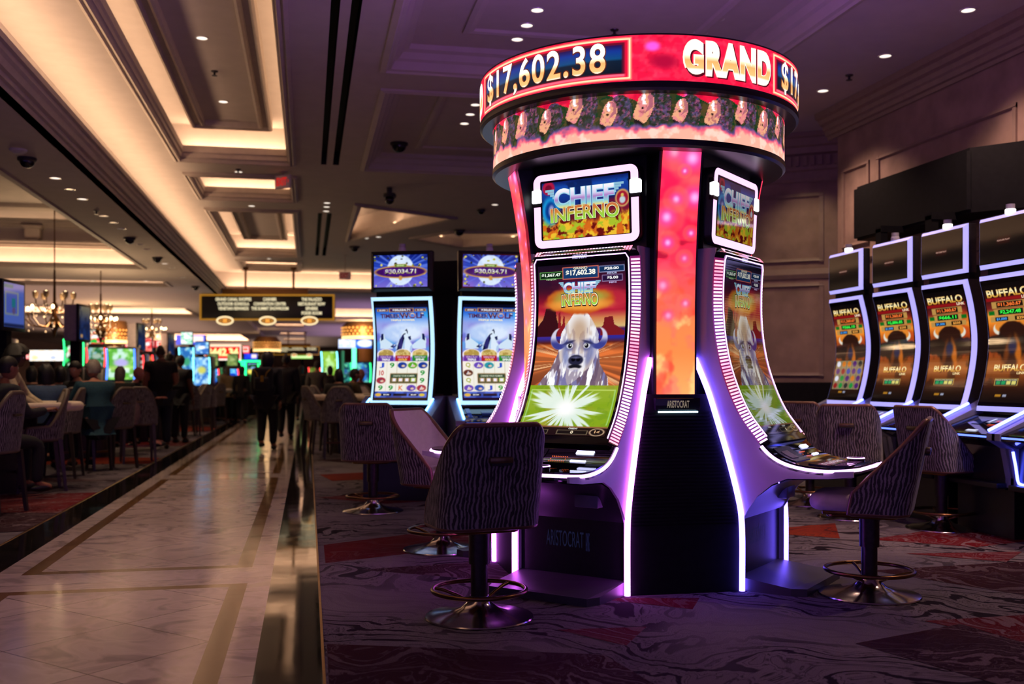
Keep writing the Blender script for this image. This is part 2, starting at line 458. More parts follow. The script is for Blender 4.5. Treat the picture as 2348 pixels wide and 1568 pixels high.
BLACKM = pm('matt_black_panel', (.007, .007, .009), .62, 0, .2, 20, spec=.12)
GLOSSB = pm('gloss_black', (.006, .006, .009), .12, 0, .2, 20)
CHROME = pm('brushed_chrome', (.55, .53, .55), .22, 1.0, .08, 60)
BRONZE = pm('bronze_metal', rgb('#6d4f34'), .30, 1.0, .15, 40)
DARKM = pm('dark_bronze_metal', (.045, .035, .032), .35, .8, .2, 40)

# ------------------------------------------------------------------ floor
mb = MB(); mb.add([(-18, -4, 0), (16, -4, 0), (16, 95, 0), (-18, 95, 0)], [(0, 1, 2, 3)])
SHARDS = ((1, ((.12, 8.0), (1.3, 8.7), (1.55, 8.1), (.9, 7.55), (.12, 7.2))), (2, ((.35, 6.9), (1.4, 6.2), (1.75, 6.5), (1.1, 7.05))), (2, ((.09, 5.0), (.8, 4.75), (1.35, 4.55), (1.5, 3.6), (.08, 3.2))),
          (1, ((1.25, 5.05), (1.72, 5.02), (1.50, 4.68))), (1, ((1.6, 5.75), (2.1, 5.35), (2.25, 5.62))), (2, ((3.7, 6.2), (5.6, 6.35), (6.2, 5.1), (4.3, 5.05))), (1, ((3.2, 4.85), (5.4, 4.9), (5.2, 3.6), (3.6, 3.9))), (2, ((2.6, 4.5), (3.35, 4.75), (3.5, 3.7), (2.9, 3.6))),
          (3, ((2.9, 10.2), (3.9, 9.3), (4.5, 9.6), (3.9, 10.6))), (1, ((4.4, 7.4), (5.5, 7.9), (6.0, 7.2), (5.0, 6.9))), (3, ((3.6, 8.0), (4.6, 8.3), (4.2, 7.5))), (1, ((4.3, 6.75), (5.2, 6.65), (4.8, 6.3))),
          (1, ((.1, 11.2), (1.9, 12.1), (2.6, 11.2), (.8, 10.5))), (3, ((.15, 13.9), (2.2, 14.6), (2.4, 13.4), (.3, 13.0))), (2, ((.1, 16.4), (1.6, 17.2), (2.8, 16.0), (1.0, 15.3))), (1, ((.2, 20.2), (2.6, 21.2), (3.4, 19.6))), (3, ((.2, 25), (3, 26.4), (4, 24))),
          (2, ((-2.34, 9.2), (-3.6, 9.0), (-4.6, 10.2), (-2.34, 11.0))), (1, ((-2.34, 10.4), (-4.4, 10.9), (-5.2, 12.0), (-2.34, 12.2))), (2, ((-2.4, 13.6), (-5.4, 13.2), (-5.0, 15.0))), (3, ((-2.36, 16.2), (-4.8, 16.4), (-4.2, 18.0), (-2.36, 17.4))), (1, ((-2.36, 20.4), (-5, 20.8), (-4.4, 22.8), (-2.36, 22))), (3, ((-2.36, 26), (-6, 26.4), (-5, 29.5), (-2.36, 28.6))), (3, ((-2.36, 33), (-7, 33.4), (-6, 37), (-2.36, 36))))
for k, (mi, P) in enumerate(SHARDS): mb.add([(x, y, .0008 + .00015 * k) for x, y in P], [tuple(range(len(P)))], mi)
struct(mb.build('floor', CARPET))
WALK = []
Z1 = .006
ys = [-4.0]
bands = []                                       # cross bands between the diamond-tiled bays of the walkway
for k in range(14):
    y = 6.56 + 7.03 * k; bands.append((y, y + .55))
mb = MB()
def strip(x0, x1, mi, y0=-4.0, y1=95.0):
    mb.add([(x0, y0, Z1), (x1, y0, Z1), (x1, y1, Z1), (x0, y1, Z1)], [(0, 1, 2, 3)], mi)
for x0, x1, mi in ((-2.31, -1.99, 3), (-1.99, -1.83, 1), (-.37, -.23, 1), (-.23, .062, 3)): strip(x0, x1, mi)
lo = -4.0
for (a, b2) in bands + [(95.0, 95.0)]:
    hi = a
    if hi > lo:
        strip(-1.73, -.475, 0, lo + (.10 if lo > -4 else 0), hi - .10); strip(-1.83, -1.73, 2, lo, hi); strip(-.475, -.37, 2, lo, hi)
        if lo > -4: strip(-1.73, -.475, 2, lo, lo + .10)
        strip(-1.73, -.475, 2, hi - .10, hi)
    if b2 > a: strip(-1.83, -.37, 1, a, b2)
    lo = b2
for y in (16.7, 44.8):                            # inlaid ring medallion
    for r0, r1, mi in ((.50, .43, 2), (.33, .27, 2), (.16, .02, 2)):
        V = []; F = []; n = 40
        for k in range(n):
            for r in (r0, r1): V.append((-.95 + r * cos(2 * pi * k / n), y + r * sin(2 * pi * k / n), Z1 + .0015))
        for k in range(n): F.append((2 * k, (2 * k + 2) % (2 * n), (2 * k + 3) % (2 * n), 2 * k + 1))
        mb.add(V, F, mi)
struct(mb.build('floor_walkway', [MARBLE, MARBLE_BORDER, BROWN, GRANITE]))
mb = MB(); mb.box(.062, .075, -4, 60, 0, .010); mb.box(-2.322, -2.31, -4, 60, 0, .010)
struct(mb.build('trim_1', BRASS))

# ------------------------------------------------------------------ ceilings
def plate(name, outer, holes, z, mat):
    bm = bmesh.new(); E = []
    for loop in [outer] + holes:
        vs = [bm.verts.new((x, y, z)) for x, y in loop]
        for i in range(len(vs)): E.append(bm.edges.new((vs[i], vs[(i + 1) % len(vs)])))
    bmesh.ops.triangle_fill(bm, edges=E, use_beauty=True, use_dissolve=False)
    me = bpy.data.meshes.new(name); bm.to_mesh(me); bm.free(); me.materials.append(mat)
    o = bpy.data.objects.new(name, me); COL.objects.link(o); return struct(o)
def rc(x0, x1, y0, y1): return [(x0, y0), (x1, y0), (x1, y1), (x0, y1)]
def inset(poly, d):
    n = len(poly); out = []
    A = sum(poly[i][0] * poly[(i + 1) % n][1] - poly[(i + 1) % n][0] * poly[i][1] for i in range(n))
    sg = 1 if A > 0 else -1
    for i in range(n):
        p0, p1, p2 = Vector(poly[i - 1]), Vector(poly[i]), Vector(poly[(i + 1) % n])
        e1 = (p1 - p0).normalized(); e2 = (p2 - p1).normalized()
        n1 = Vector((-e1.y, e1.x)) * sg; n2 = Vector((-e2.y, e2.x)) * sg
        k = 1 + n1.dot(n2); q = p1 + (n1 + n2) * (d / max(k, .2)); out.append((q.x, q.y))
    return out
def sweep(mb, poly, prof, mi=0):
    """closed moulding: prof = [(inset, z), ...] walked round the polygon"""
    rings = [[(x, y, z) for x, y in inset(poly, d)] for d, z in prof]
    mb.loft(rings + [rings[0]], True, False, False, mi)
_trim = [1]
def trim_name(): _trim[0] += 1; return 'trim_%d' % _trim[0]
def recess(poly, z0, z1, mat, back=0.0):
    """the walls and the lid of a ceiling recess; back > 0 sets the walls behind a ledge"""
    q = inset(poly, -back) if back else poly; mb = MB()
    if back:
        for i in range(len(poly)):
            j = (i + 1) % len(poly); mb.add([(*poly[i], z0), (*poly[j], z0), (*q[j], z0), (*q[i], z0)], [(0, 1, 2, 3)])
    mb.loft([[(x, y, z0) for x, y in q], [(x, y, z1) for x, y in q]], True, False, True)
    return struct(mb.build('ceiling', mat))
SLOTS = [rc(.205, .29, -3.5, 16.5), rc(.39, .485, -3.5, 16.5), rc(.205, .29, 21.3, 28.6), rc(.39, .485, 21.3, 28.6)]
TRAYS = [rc(.84, 4.85, 2.0, 11.3), rc(.90, 6.0, 12.1, 16.7)]
LIT = [[(1.05, 20.3), (2.9, 21.4), (1.0, 25.1)], [(2.6, 24.6), (3.3, 23.5), (5.0, 23.2), (6.2, 24.0), (3.9, 25.9)]]
plate('ceiling', rc(-2.89, 14, -4, 33.5), [rc(*c) for c in COFFERS] + SLOTS + TRAYS + LIT, ZC, CEIL)
for c in COFFERS:
    q = rc(*c); recess(q, 4.80, 5.28, CEIL, .22)
    mb = MB(); sweep(mb, q, [(-.13, 4.71), (-.13, 4.68), (-.09, 4.655), (-.07, 4.68), (-.05, 4.66), (-.03, 4.65), (-.02, 4.70), (0, 4.72), (.0, 4.78), (.02, 4.80), (.02, 4.90), (-.04, 4.90), (-.06, 4.82), (-.12, 4.8)])
    struct(mb.build(trim_name(), PLASTER))
    iy0, iy1 = c[2] + .42, c[3] - .48
    if iy1 - iy0 > 1.5:
        p = rc(c[0] + .20, c[1] - .22, iy0, iy1); mb = MB()
        sweep(mb, p, [(0, 5.28), (0, 5.07), (.03, 5.05), (.05, 5.06), (.06, 5.10), (.13, 5.11), (.14, 5.06), (.17, 5.045), (.20, 5.06), (.21, 5.14), (.22, 5.28)])
        struct(mb.build(trim_name(), PLASTER))
        plate('ceiling', inset(p, .19), [], 5.14, CEIL)
    else:
        mb = MB(); sweep(mb, inset(q, .35), [(0, 5.28), (0, 5.2), (.05, 5.2), (.05, 5.28)]); struct(mb.build(trim_name(), PLASTER))
for q in SLOTS: recess(q, ZC, ZC + .22, VOID)
for k, q in enumerate(TRAYS):
    recess(q, ZC, 4.93, CEIL)
    mb = MB(); sweep(mb, q, [(-.06, 4.71), (-.06, 4.69), (0, 4.67), (.02, 4.69), (.06, 4.70), (.10, 4.78), (.14, 4.80), (.18, 4.86), (.24, 4.88), (.26, 4.93), (0, 4.93)])
    struct(mb.build(trim_name(), CEIL))
    p = inset(q, .75); mb = MB(); sweep(mb, p, [(0, 4.93), (0, 4.905), (.05, 4.895), (.10, 4.905), (.12, 4.93)]); struct(mb.build(trim_name(), CEIL))
for q in LIT:
    recess(q, 4.80, 5.25, CEIL, .2)
    mb = MB(); sweep(mb, q, [(-.16, 4.71), (-.16, 4.68), (-.1, 4.66), (-.02, 4.68), (.0, 4.78), (.02, 4.88), (-.03, 4.88), (-.06, 4.8)]); struct(mb.build(trim_name(), PLASTER))
    cx = sum(p[0] for p in q) / len(q); cyy = sum(p[1] for p in q) / len(q)
    n = len(q)
    for i in range(n):
        p0, p1 = Vector(inset(q, -.1)[i]), Vector(inset(q, -.1)[(i + 1) % n]); mid = (p0 + p1) / 2; e = p1 - p0
        if e.length > .9: lamp('coffer_strip_light', 'AREA', (mid.x, mid.y, 4.85), 3.6 * e.length, WARM, e.length * .95, .07, (pi, 0, -atan2(e.y, e.x)))
# access hatch outline in the tray above the kiosk
mb = MB(); sweep(mb, rc(1.75, 3.05, 7.2, 8.4), [(0, 4.932), (0, 4.924), (.012, 4.924), (.012, 4.932)]); struct(mb.build(trim_name(), CEIL))
# long beam: cornice with the light cove on it, its wall and its far end
prof = [(-2.80, 3.9), (-2.69, 3.9), (-2.68, 3.95), (-2.645, 3.955), (-2.64, 4.00), (-2.60, 4.005), (-2.575, 4.06), (-2.545, 4.085), (-2.54, 4.13), (-2.505, 4.135), (-2.50, 4.19), (-2.54, 4.19), (-2.60, 4.10), (-2.89, 4.10)]
mb = MB(); mb.loft([[(x, y, z) for x, z in prof] for y in (-4, 33.2)]); struct(mb.build('trim_beam', PLASTER))
mb = MB(); mb.add([(-2.89, -4, 4.08), (-2.89, 33.5, 4.08), (-2.89, 33.5, ZC), (-2.89, -4, ZC)], [(0, 1, 2, 3)])
mb.add([(-2.89, 33.5, 4.08), (14, 33.5, 4.08), (14, 33.5, ZC), (-2.89, 33.5, ZC)], [(0, 1, 2, 3)]); struct(mb.build('wall_cove', CEIL))
HALL = [rc(-14, -3.79, 3.0, 25.2), rc(-14, -3.79, 28.5, 29.95), rc(-14, -4.45, 39.2, 43.7), rc(-14, -3.8, 61, 72.5)]
plate('ceiling', rc(-18, -2.69, -4, 95), HALL, ZS, CEIL)
for k, q in enumerate(HALL):
    top = 4.98 if k == 0 else 4.55
    mb = MB(); x0, x1, y0, y1 = q[0][0], q[1][0], q[0][1], q[2][1]
    b = .45
    V = [(x0, y0, ZS), (x1, y0, ZS), (x1, y1 + b, ZS), (x0, y1 + b, ZS)]; T = [(x, y, top) for x, y, _ in V]
    mb.loft([V, T], True, False, True)
    mb.add([(x0, y1, ZS + .001), (x1, y1, ZS + .001), (x1, y1 + b, ZS + .001), (x0, y1 + b, ZS + .001)], [(0, 1, 2, 3)])
    struct(mb.build('ceiling', CEIL))
    mb = MB()
    mb.box(x0, x1, y1 - .05, y1 + .02, ZS - .03, ZS + .09); mb.box(x0, x1, y1 - .09, y1 - .03, ZS - .015, ZS + .03)   # lip that hides the strip
    mb.box(x1 - .02, x1 + .06, y0, y1, ZS - .03, ZS + .06)
    if k == 0:                                    # crown moulding, frieze with brackets, beams
        for (z0, z1, d) in ((4.36, 4.40, .24), (4.40, 4.46, .33), (4.46, 4.50, .42), (4.86, 4.92, .12), (4.92, 4.98, .2)): mb.box(x0, x1, y1 + b - d, y1 + b, z0, z1)
        for xx in (-6.3, -8.5, -10.7, -12.9):
            mb.box(xx - .17, xx + .17, y1 + b - .26, y1 + b, 4.56, 4.86, bev=.03); mb.box(xx - .22, xx + .22, y1 + b - .3, y1 + b, 4.80, 4.88, bev=.02); mb.box(xx - .13, xx + .13, y1 + b - .2, y1 + b, 4.50, 4.58, bev=.03)
        for xx in (-7.2, -9.6): mb.box(xx - .14, xx + .14, y0, 23.6, 4.86, 4.98, bev=.02)
        mb.box(x0, x1, 22.9, 23.3, 4.88, 4.98, bev=.02)
    struct(mb.build(trim_name(), PLASTER))
mb = MB(); mb.add([(-2.69, 33.05, 3.9), (-2.69, 95, 3.9), (-2.69, 95, 4.12), (-2.69, 33.05, 4.12)], [(0, 1, 2, 3)]); struct(mb.build('wall_step', CEIL))
FAR = [rc(-2.0, 13, 41, 47.5)] + [rc(-1.7, -.2, y - 3.2, y) for y in (56, 66, 75, 85)]
plate('ceiling', rc(-2.69, 16, 33.05, 95), FAR, 4.10, CEIL)
for k, q in enumerate(FAR):
    x0, x1, y0, y1 = q[0][0], q[1][0], q[0][1], q[2][1]; b = .4; top = 4.62
    mb = MB(); V = [(x0, y0, 4.1), (x1, y0, 4.1), (x1, y1 + b, 4.1), (x0, y1 + b, 4.1)]; mb.loft([V, [(x, y, top) for x, y, _ in V]], True, False, True)
    mb.add([(x0, y1, 4.101), (x1, y1, 4.101), (x1, y1 + b, 4.101), (x0, y1 + b, 4.101)], [(0, 1, 2, 3)]); struct(mb.build('ceiling', CEIL))
    mb = MB(); mb.box(x0, x1, y1 - .05, y1 + .02, 4.07, 4.19); struct(mb.build(trim_name(), PLASTER))
mb = MB(); mb.box(-2.69, 14, 33.0, 33.08, 4.06, 4.21); mb.box(-2.69, 14, 32.94, 33.02, 4.08, 4.13); struct(mb.build(trim_name(), PLASTER))
# closing walls of the hall, far off
mb = MB(); mb.add([(-18, 95, 0), (16, 95, 0), (16, 95, 5), (-18, 95, 5)], [(0, 1, 2, 3)]); struct(mb.build('wall_back', WALLP))
mb = MB(); mb.add([(-18, -4, 0), (-18, 95, 0), (-18, 95, 5), (-18, -4, 5)], [(0, 1, 2, 3)]); struct(mb.build('wall_left', WALLP))
mb = MB(); mb.add([(16, 14.4, 0), (16, 95, 0), (16, 95, 5), (16, 14.4, 5)], [(0, 1, 2, 3)]); struct(mb.build('wall_far', WALLP))

# ------------------------------------------------------------------ walls beside the slot machines
XW, YC = 6.65, 11.93
mb = MB(); mb.box(XW, XW + .5, -4, YC, 0, ZC); struct(mb.build('wall_right', WALLP))
def along(mb, p0, p1, prof, mi=0):
    """straight moulding from p0 to p1 (ground points); prof = [(out, z)], out to the walker's left"""
    p0 = Vector(p0); p1 = Vector(p1); e = (p1 - p0).normalized(); n = Vector((-e.y, e.x))
    mb.loft([[(p.x + n.x * d, p.y + n.y * d, z) for d, z in prof] for p in (p0, p1)], True, True, True, mi)
CORN = [(0, 4.38), (.03, 4.38), (.04, 4.42), (.07, 4.43), (.08, 4.48), (.10, 4.50), (.11, 4.55), (.15, 4.57), (.17, 4.62), (.21, 4.64), (.22, 4.71), (0, 4.71)]
mb = MB(); along(mb, (XW, -4), (XW, YC + .2), CORN); struct(mb.build('trim_cornice', WTRIM))
def panel(mb, p0, p1, z0, z1, wd=.05):
    e = (Vector(p1) - Vector(p0)).normalized()
    a = Vector(p0); b = Vector(p1)
    for zz in (z0, z1 - wd): along(mb, a, b, [(0, zz), (.012, zz), (.028, zz + wd * .3), (.018, zz + wd * .6), (.012, zz + wd), (0, zz + wd)])
    for q in (a, b - e * wd): along(mb, q, q + e * wd, [(0, z0), (.022, z0), (.022, z1), (0, z1)])
mb = MB()
for y0, y1 in ((11.17, 11.80), (8.57, 11.0), (5.9, 8.4), (2.9, 5.7)): panel(mb, (XW, y0), (XW, y1), 2.93, 3.93); panel(mb, (XW, y0), (XW, y1), 1.1, 2.62)
along(mb, (XW, -4), (XW, YC), [(0, 2.72), (.02, 2.72), (.035, 2.76), (.02, 2.80), (0, 2.80)])
struct(mb.build(trim_name(), WTRIM))
B0, B1 = Vector((7.6, 12.75)), Vector((4.3, 14.92))
e = (B1 - B0).normalized(); nrm = Vector((-e.y, e.x))
mb = MB(); mb.loft([[(p.x, p.y, z) for z in (0, ZC)] + [(p.x - nrm.x * .3, p.y - nrm.y * .3, z) for z in (ZC, 0)] for p in (B0, B1)])
struct(mb.build('wall_angled', WALLP))
mb = MB()
along(mb, B0, B1, [(0, 4.06), (.03, 4.06), (.05, 4.10), (.05, 4.20), (.08, 4.22), (.08, 4.42), (.14, 4.44), (.16, 4.52), (.20, 4.54), (.24, 4.63), (.28, 4.65), (.28, 4.71), (0, 4.71)])
for k in range(36):
    p = B0 + e * (.1 + .105 * k); along(mb, p, p + e * .055, [(.075, 4.27), (.125, 4.27), (.125, 4.40), (.075, 4.40)])
L = (B1 - B0).length
for s0, s1 in ((.62, 1.85), (2.0, 3.3)): panel(mb, B0 + e * s0, B0 + e * s1, 2.93, 3.90, .06); panel(mb, B0 + e * s0, B0 + e * s1, 1.32, 2.64, .06)
along(mb, B0, B1, [(0, 2.70), (.02, 2.70), (.04, 2.76), (.02, 2.84), (0, 2.84)])
struct(mb.build(trim_name(), WTRIM))
lamp('wall_wash_light', 'SPOT', (6.35, 12.45, 4.55), 60, (1.0, .72, .42), .05, rot=(radians(18), 0, radians(-40)), spot=radians(80), blend=.9)

for (x, y) in ((5.75, 5.4), (5.75, 8.3), (5.75, 11.2)):   # the wall-side downlights that are lit
    lamp('downlight_and_fill_spot', 'SPOT', (x, y, 4.68), 230, (1.0, .62, .46), .06, rot=(0, 0, 0), spot=radians(115), blend=.8)
for (x, y) in ((4.5, 5.3), (5.5, 5.6)): lamp('downlight_and_fill_spot', 'SPOT', (x, y, 4.68), 260, (1.0, .58, .52), .06, rot=(radians(30), 0, 0), spot=radians(50), blend=.8)  # added tilted fill spots that brighten the stools at the wall machines
for (x, y) in ((4.4, 10.6), (4.2, 12.2)): lamp('downlight_and_fill_spot', 'SPOT', (x, y, 4.68), 110, (1.0, .72, .52), .06, rot=(0, 0, 0), spot=radians(80), blend=.8)
for y in (1.8, 3.6, 5.4, 7.4, 9.6, 11.8, 14.2, 18.7, 22.8, 26.0): lamp('downlight_and_fill_spot', 'SPOT', (-1.1, y, 5.1), 190, (1.0, .62, .60), .06, rot=(0, 0, 0), spot=radians(46), blend=.9)
for (x, y) in ((-3.0, 9.6), (-3.0, 12.2), (-3.2, 14.2), (-3.1, 17.0), (-3.2, 21.0), (-3.2, 25.0), (.9, 15.2), (1.6, 18.4)): lamp('downlight_and_fill_spot', 'SPOT', (x, y, 3.88 if x < 0 else 4.6), 130, (1.0, .68, .42), .06, rot=(0, 0, 0), spot=radians(85), blend=.8)  # added warm fill spots that brighten the gaming tables and chairs
lamp('violet_ceiling_fill', 'AREA', (2.209, 6.665, 3.34), 60, (.52, .18, 1.0), 1.2, 1.2, UP)  # added lamp above the drum that tints the ceiling violet
# ================================================================== the round jackpot kiosk
KC = Vector((2.209, 6.665, 0))
SCR = screen_mat('lit_screen', 1.0)
SCR_BRIGHT = screen_mat('lit_sign_screen', 1.5, .3, .3)
SCR_DIM = screen_mat('dim_screen', .42, .05, .9)
LED_V = glow('violet_led', (.72, .13, 1.0), 13.0)
LED_VB = glow('blue_violet_led', (.15, .09, 1.0), 14.0)
LED_W = glow('white_led', (.85, .42, 1.0), 3.6)
LED_CY = glow('pale_cyan_led', (.55, .85, 1.0), 3.0)
LED_BEAD = screen_mat('bead_led', 2.3, .3, .3)
SAIL = pm('pale_satin_panel', (.62, .56, .70), .38, 0, .03, 8)
GLASSB = pm('black_glass', (.003, .003, .005), .05, 0, .1, 10, spec=.6)
WHITEL = (1, 1, 1)

def cyl(r, z0, z1):
    """surface of an upright drum: u in turns (0 at the front, growing to the viewer's right), v up"""
    def f(u, v, off=0.0):
        a = np.asarray(u) * 2 * pi; R = r + off
        return np.stack([R * np.sin(a), -R * np.cos(a), z0 + (z1 - z0) * np.asarray(v) + 0 * a], -1)
    return f
def art_topper():
    A = Art(960, 40, 26.0, '#e3123a')
    n = A.n(3, 4, 5, 1, 3)
    A.put(.75 * sstep(.45, .75, n), '#ff2a4e'); A.put(.6 * sstep(.5, .8, A.n(5, 4, 9)), '#b50c30'); A.put(.25 * sstep(.5, .7, A.n(9, 2, 2)), '#ff5a66')
    for k in range(3):
        u0 = (-76 - 11.4 + 120 * k) / 360 + .5; u1 = (-8.4 - 11.4 + 120 * k) / 360 + .5     # jackpot window
        for d in (-1, 0, 1):
            a, b = u0 + d, u1 + d
            A.put(A.rect(a, b, .035, .965, .0006), '#ff8a70'); A.put(A.rect(a + .0012, b - .0012, .07, .93, .0005), '#ffe0b0')
            A.put(A.rect(a + .0028, b - .0028, .10, .90, .0005), '#d01034'); A.put(A.rect(a + .006, b - .006, .14, .86, .001), '#5a0a20')
            m = A.rect(a + .0085, b - .0085, .20, .80, .001)
            A.put(m, '#04101c'); A.vgrad([(0, '#03101e'), (.45, '#04182c'), (.5, '#06406c'), (.8, '#0a2c80'), (1, '#200a40')], .2, .8, m)
            A.put(A.rect(a + .006, b - .006, .12, .17, .001), '#ff5a74')
            A.put(A.ell((b + .018), .75, .16, .10, .5), '#ff50c8'); A.put(A.ell(b + .028, .42, .3, .16, .6), '#a00830')
    return A
def art_herd():
    A = Art(1000, 58, 24.0, '#e8143c')
    A.put(.6 * sstep(.45, .7, A.n(3, 3, 3)), '#ff4a60'); A.put(.5 * sstep(.55, .75, A.n(4, 3, 13)), '#a80c34')
    g = np.random.default_rng(4)
    for k in range(26):
        A.put(.9 * A.ell(g.random(), .55 + .45 * g.random(), .10, .10, .5), '#ff6ad8'); A.put(A.ell(g.random(), .5 + .5 * g.random(), .035, .04, .4), '#ffe0ff')
    H = fbm(A.U * 34, A.V * 0, 1, 2, 8)
    A.put(sstep(.10, -.02, A.V - (.50 + .35 * H)), '#33381c'); A.put(.8 * sstep(.45, .7, A.n(5, 4, 21)) * sstep(.1, -.02, A.V - (.45 + .35 * H)), '#0f3a1c')
    A.put(.55 * sstep(.55, .75, A.n(8, 3, 31)) * sstep(.1, -.02, A.V - (.45 + .3 * H)), '#6a4a22')
    def pg(u, cy0, s, pts): return A.poly([(u + x * s / 24.0, cy0 + y * s) for x, y in pts])
    for k, u in enumerate(np.arange(.012, .985, .0345)):
        cy0 = (.58, .74, .55, .66, .60)[k % 5]; s = (.86, 1.0, .80, .92)[k % 4]
        g1, g2, g3 = A.n(18, 4, 40 + k), A.n(22, 3, 80 + k), A.n(9, 3, 130 + k)
        back = pg(u, cy0, s, ((.20, .40), (.45, .42), (.75, .30), (1.05, .18), (1.2, -.1), (1.2, -.7), (.2, -.7)))
        A.put(back, '#35381c'); A.put(back * sstep(.5, .56, g3), '#12381c'); A.put(.7 * back * sstep(.57, .62, A.n(8, 3, 75 + k)), '#5e4626')
        mane = pg(u, cy0, s, ((-.02, .38), (.10, .50), (.28, .52), (.44, .42), (.54, .15), (.48, -.2), (.36, -.5), (.12, -.58), (.0, -.35), (.06, -.1), (.12, .1)))
        A.put(mane, '#2e2c24'); A.put(.75 * mane * sstep(.52, .57, g1), '#6e3468'); A.put(.6 * mane * sstep(.56, .60, g2), '#b0607c'); A.put(.55 * mane * sstep(.55, .60, A.n(15, 3, 170 + k)), '#4c507a'); A.put(.6 * mane * sstep(.52, .6, g3), '#20301c')
        face = pg(u, cy0, s, ((-.33, -.26), (-.35, -.12), (-.28, .06), (-.22, .24), (-.12, .36), (.02, .38), (.12, .26), (.13, .05), (.05, -.14), (-.06, -.30), (-.20, -.36)))
        A.put(face, '#e8a47e'); A.put(.8 * face * sstep(.52, .60, g3), '#f0b898'); A.put(.55 * face * sstep(.50, .60, g3), '#d8607c'); A.put(.5 * face * sstep(.60, .66, g1), '#8c3c54'); A.put(.8 * pg(u, cy0, s, ((-.10, -.10), (.12, .05), (.10, .30), (.0, .36), (.02, .1))), '#a0586c')
        A.put(pg(u, cy0, s, ((-.34, -.20), (-.30, -.34), (-.18, -.40), (-.10, -.34), (-.20, -.26))), '#221a18'); A.put(pg(u, cy0, s, ((-.12, .10), (-.16, .24), (-.10, .36), (-.06, .30), (-.08, .18), (-.04, .10))), '#f6f2ff'); A.put(A.ell(u - .13 * s / 24, cy0 + .02 * s, .03, .025, .3), '#140e10')
    d = A.V - .02 - .46 * A.n(2.6, 4, 55)
    A.put(sstep(.10, .02, d), '#5a4a86'); A.put(sstep(.05, -.02, d), '#f0607c'); A.put(sstep(-.01, -.08, d), '#ffb09a'); A.put(.8 * sstep(.5, .7, A.n(6, 3, 66)) * sstep(.0, -.05, d), '#ffd8c8')
    return A
def art_flame_column():
    A = Art(44, 210, .25 / 1.53, '#ff1a44')
    A.vgrad([(0, '#ff9a5a'), (.18, '#ff7a3e'), (.42, '#ff7048'), (.55, '#f8304c'), (.8, '#ff1440'), (1, '#ff2a58')])
    n = A.n(9, 5, 3, 1.2, .9); A.put(.75 * sstep(.52, .66, n) * sstep(.62, .2, A.V), '#ffc07a'); A.put(.55 * sstep(.55, .68, A.n(8, 4, 17)) * sstep(.7, .3, A.V), '#c81c20')
    A.put(.75 * sstep(.52, .64, A.n(12, 3, 27, .6, 1.6)) * A.rect(-1, 2, .50, .66, .05), '#8a0a26'); A.put(.35 * sstep(.5, .7, A.n(14, 3, 5)), '#ff5468')
    A.put(.8 * A.rect(-1, 2, .655, .70, .02) * sstep(.45, .6, A.n(9, 3, 71)), '#c01030')
    for u, v, r in ((.30, .97, .03), (.78, .95, .04), (.9, .80, .035), (.42, .79, .022), (.2, .72, .03), (.85, .66, .014), (.6, .90, .012), (.25, .62, .02), (.15, .45, .025), (.75, .38, .016), (.3, .33, .02), (.7, .56, .015)):
        q = .8 if v > .6 else .55; A.put(.35 * A.ell(u, v, r * 2.6, r * 2.4, .15), '#ff6a58'); A.put(.8 * q * A.ell(u, v, r * 1.2, r * 1.1, .6), '#ff38a8'); A.put(.8 * q * A.ell(u, v, r * .5, r * .5, .9), '#ffd0ff')
    return A
GOLD = [(0, s2l_np(C3('#fff4d8'))), (.12, s2l_np(C3('#fff8f0'))), (.2, s2l_np(C3('#f6b070'))), (.42, s2l_np(C3('#f0a060'))), (.52, s2l_np(C3('#f8d8b0'))), (.6, s2l_np(C3('#ffffff'))), (1, s2l_np(C3('#fffaf2')))]
L_ = lambda h: tuple(s2l_np(C3(h)))

tower = thing('jackpot_kiosk', 'tall round kiosk tower crowned by two glowing red picture rings reading GRAND', 'kiosk', KC)
mb = MB()                                         # drum bodies
mb.lathe([(.96, 3.30), (1.068, 3.292), (1.070, 3.283)], 128, cap=True)
mb.lathe([(1.070, 3.016), (1.072, 3.012), (1.072, 2.978), (1.055, 2.965), (.984, 2.965)], 128, cap=False)
mb.lathe([(.984, 2.70), (.988, 2.698), (.988, 2.665), (.97, 2.652), (.60, 2.652), (.02, 2.652)], 128, cap=False)
mb.build('drum', BLACKP, tower, 30)
up = cyl(1.066, 3.016, 3.283); lowr = cyl(.982, 2.70, 2.965)
mb = MB(); art_mesh(mb, up, art_topper(), 0, -.5, .5)
for k in range(3):
    def rc_(a, b, c, d): return ((a - 11.36 + 120 * k) / 360, (b - 11.36 + 120 * k) / 360, c, d)
    put_text(mb, up, '$17,602.38', rc_(-71.0, -16.3, .085, .90), L_('#5a2410'), .003, .045, spacing=1.12)
    put_text(mb, up, '$17,602.38', rc_(-70.7, -16.6, .105, .88), GOLD, .006, .02, spacing=1.12, cuts=(.12, .2, .42, .52, .6))
    put_text(mb, up, 'GRAND', rc_(8.0, 42.8, .10, .91), L_('#4a0414'), .003, .085, spacing=1.16)
    put_text(mb, up, 'GRAND', rc_(7.5, 42.3, .125, .925), L_('#ffe6d0'), .005, .08, spacing=1.16)
    put_text(mb, up, 'GRAND', rc_(8.0, 41.8, .15, .90), GOLD, .007, .055, spacing=1.16, cuts=(.12, .2, .42, .52, .6))
mb.build('jackpot_display', SCR_BRIGHT, tower)
mb = MB(); art_mesh(mb, lowr, art_herd(), 0, -.5, .5); mb.build('picture_band', screen_mat('lit_band_screen', 1.15, .3, .3), tower)
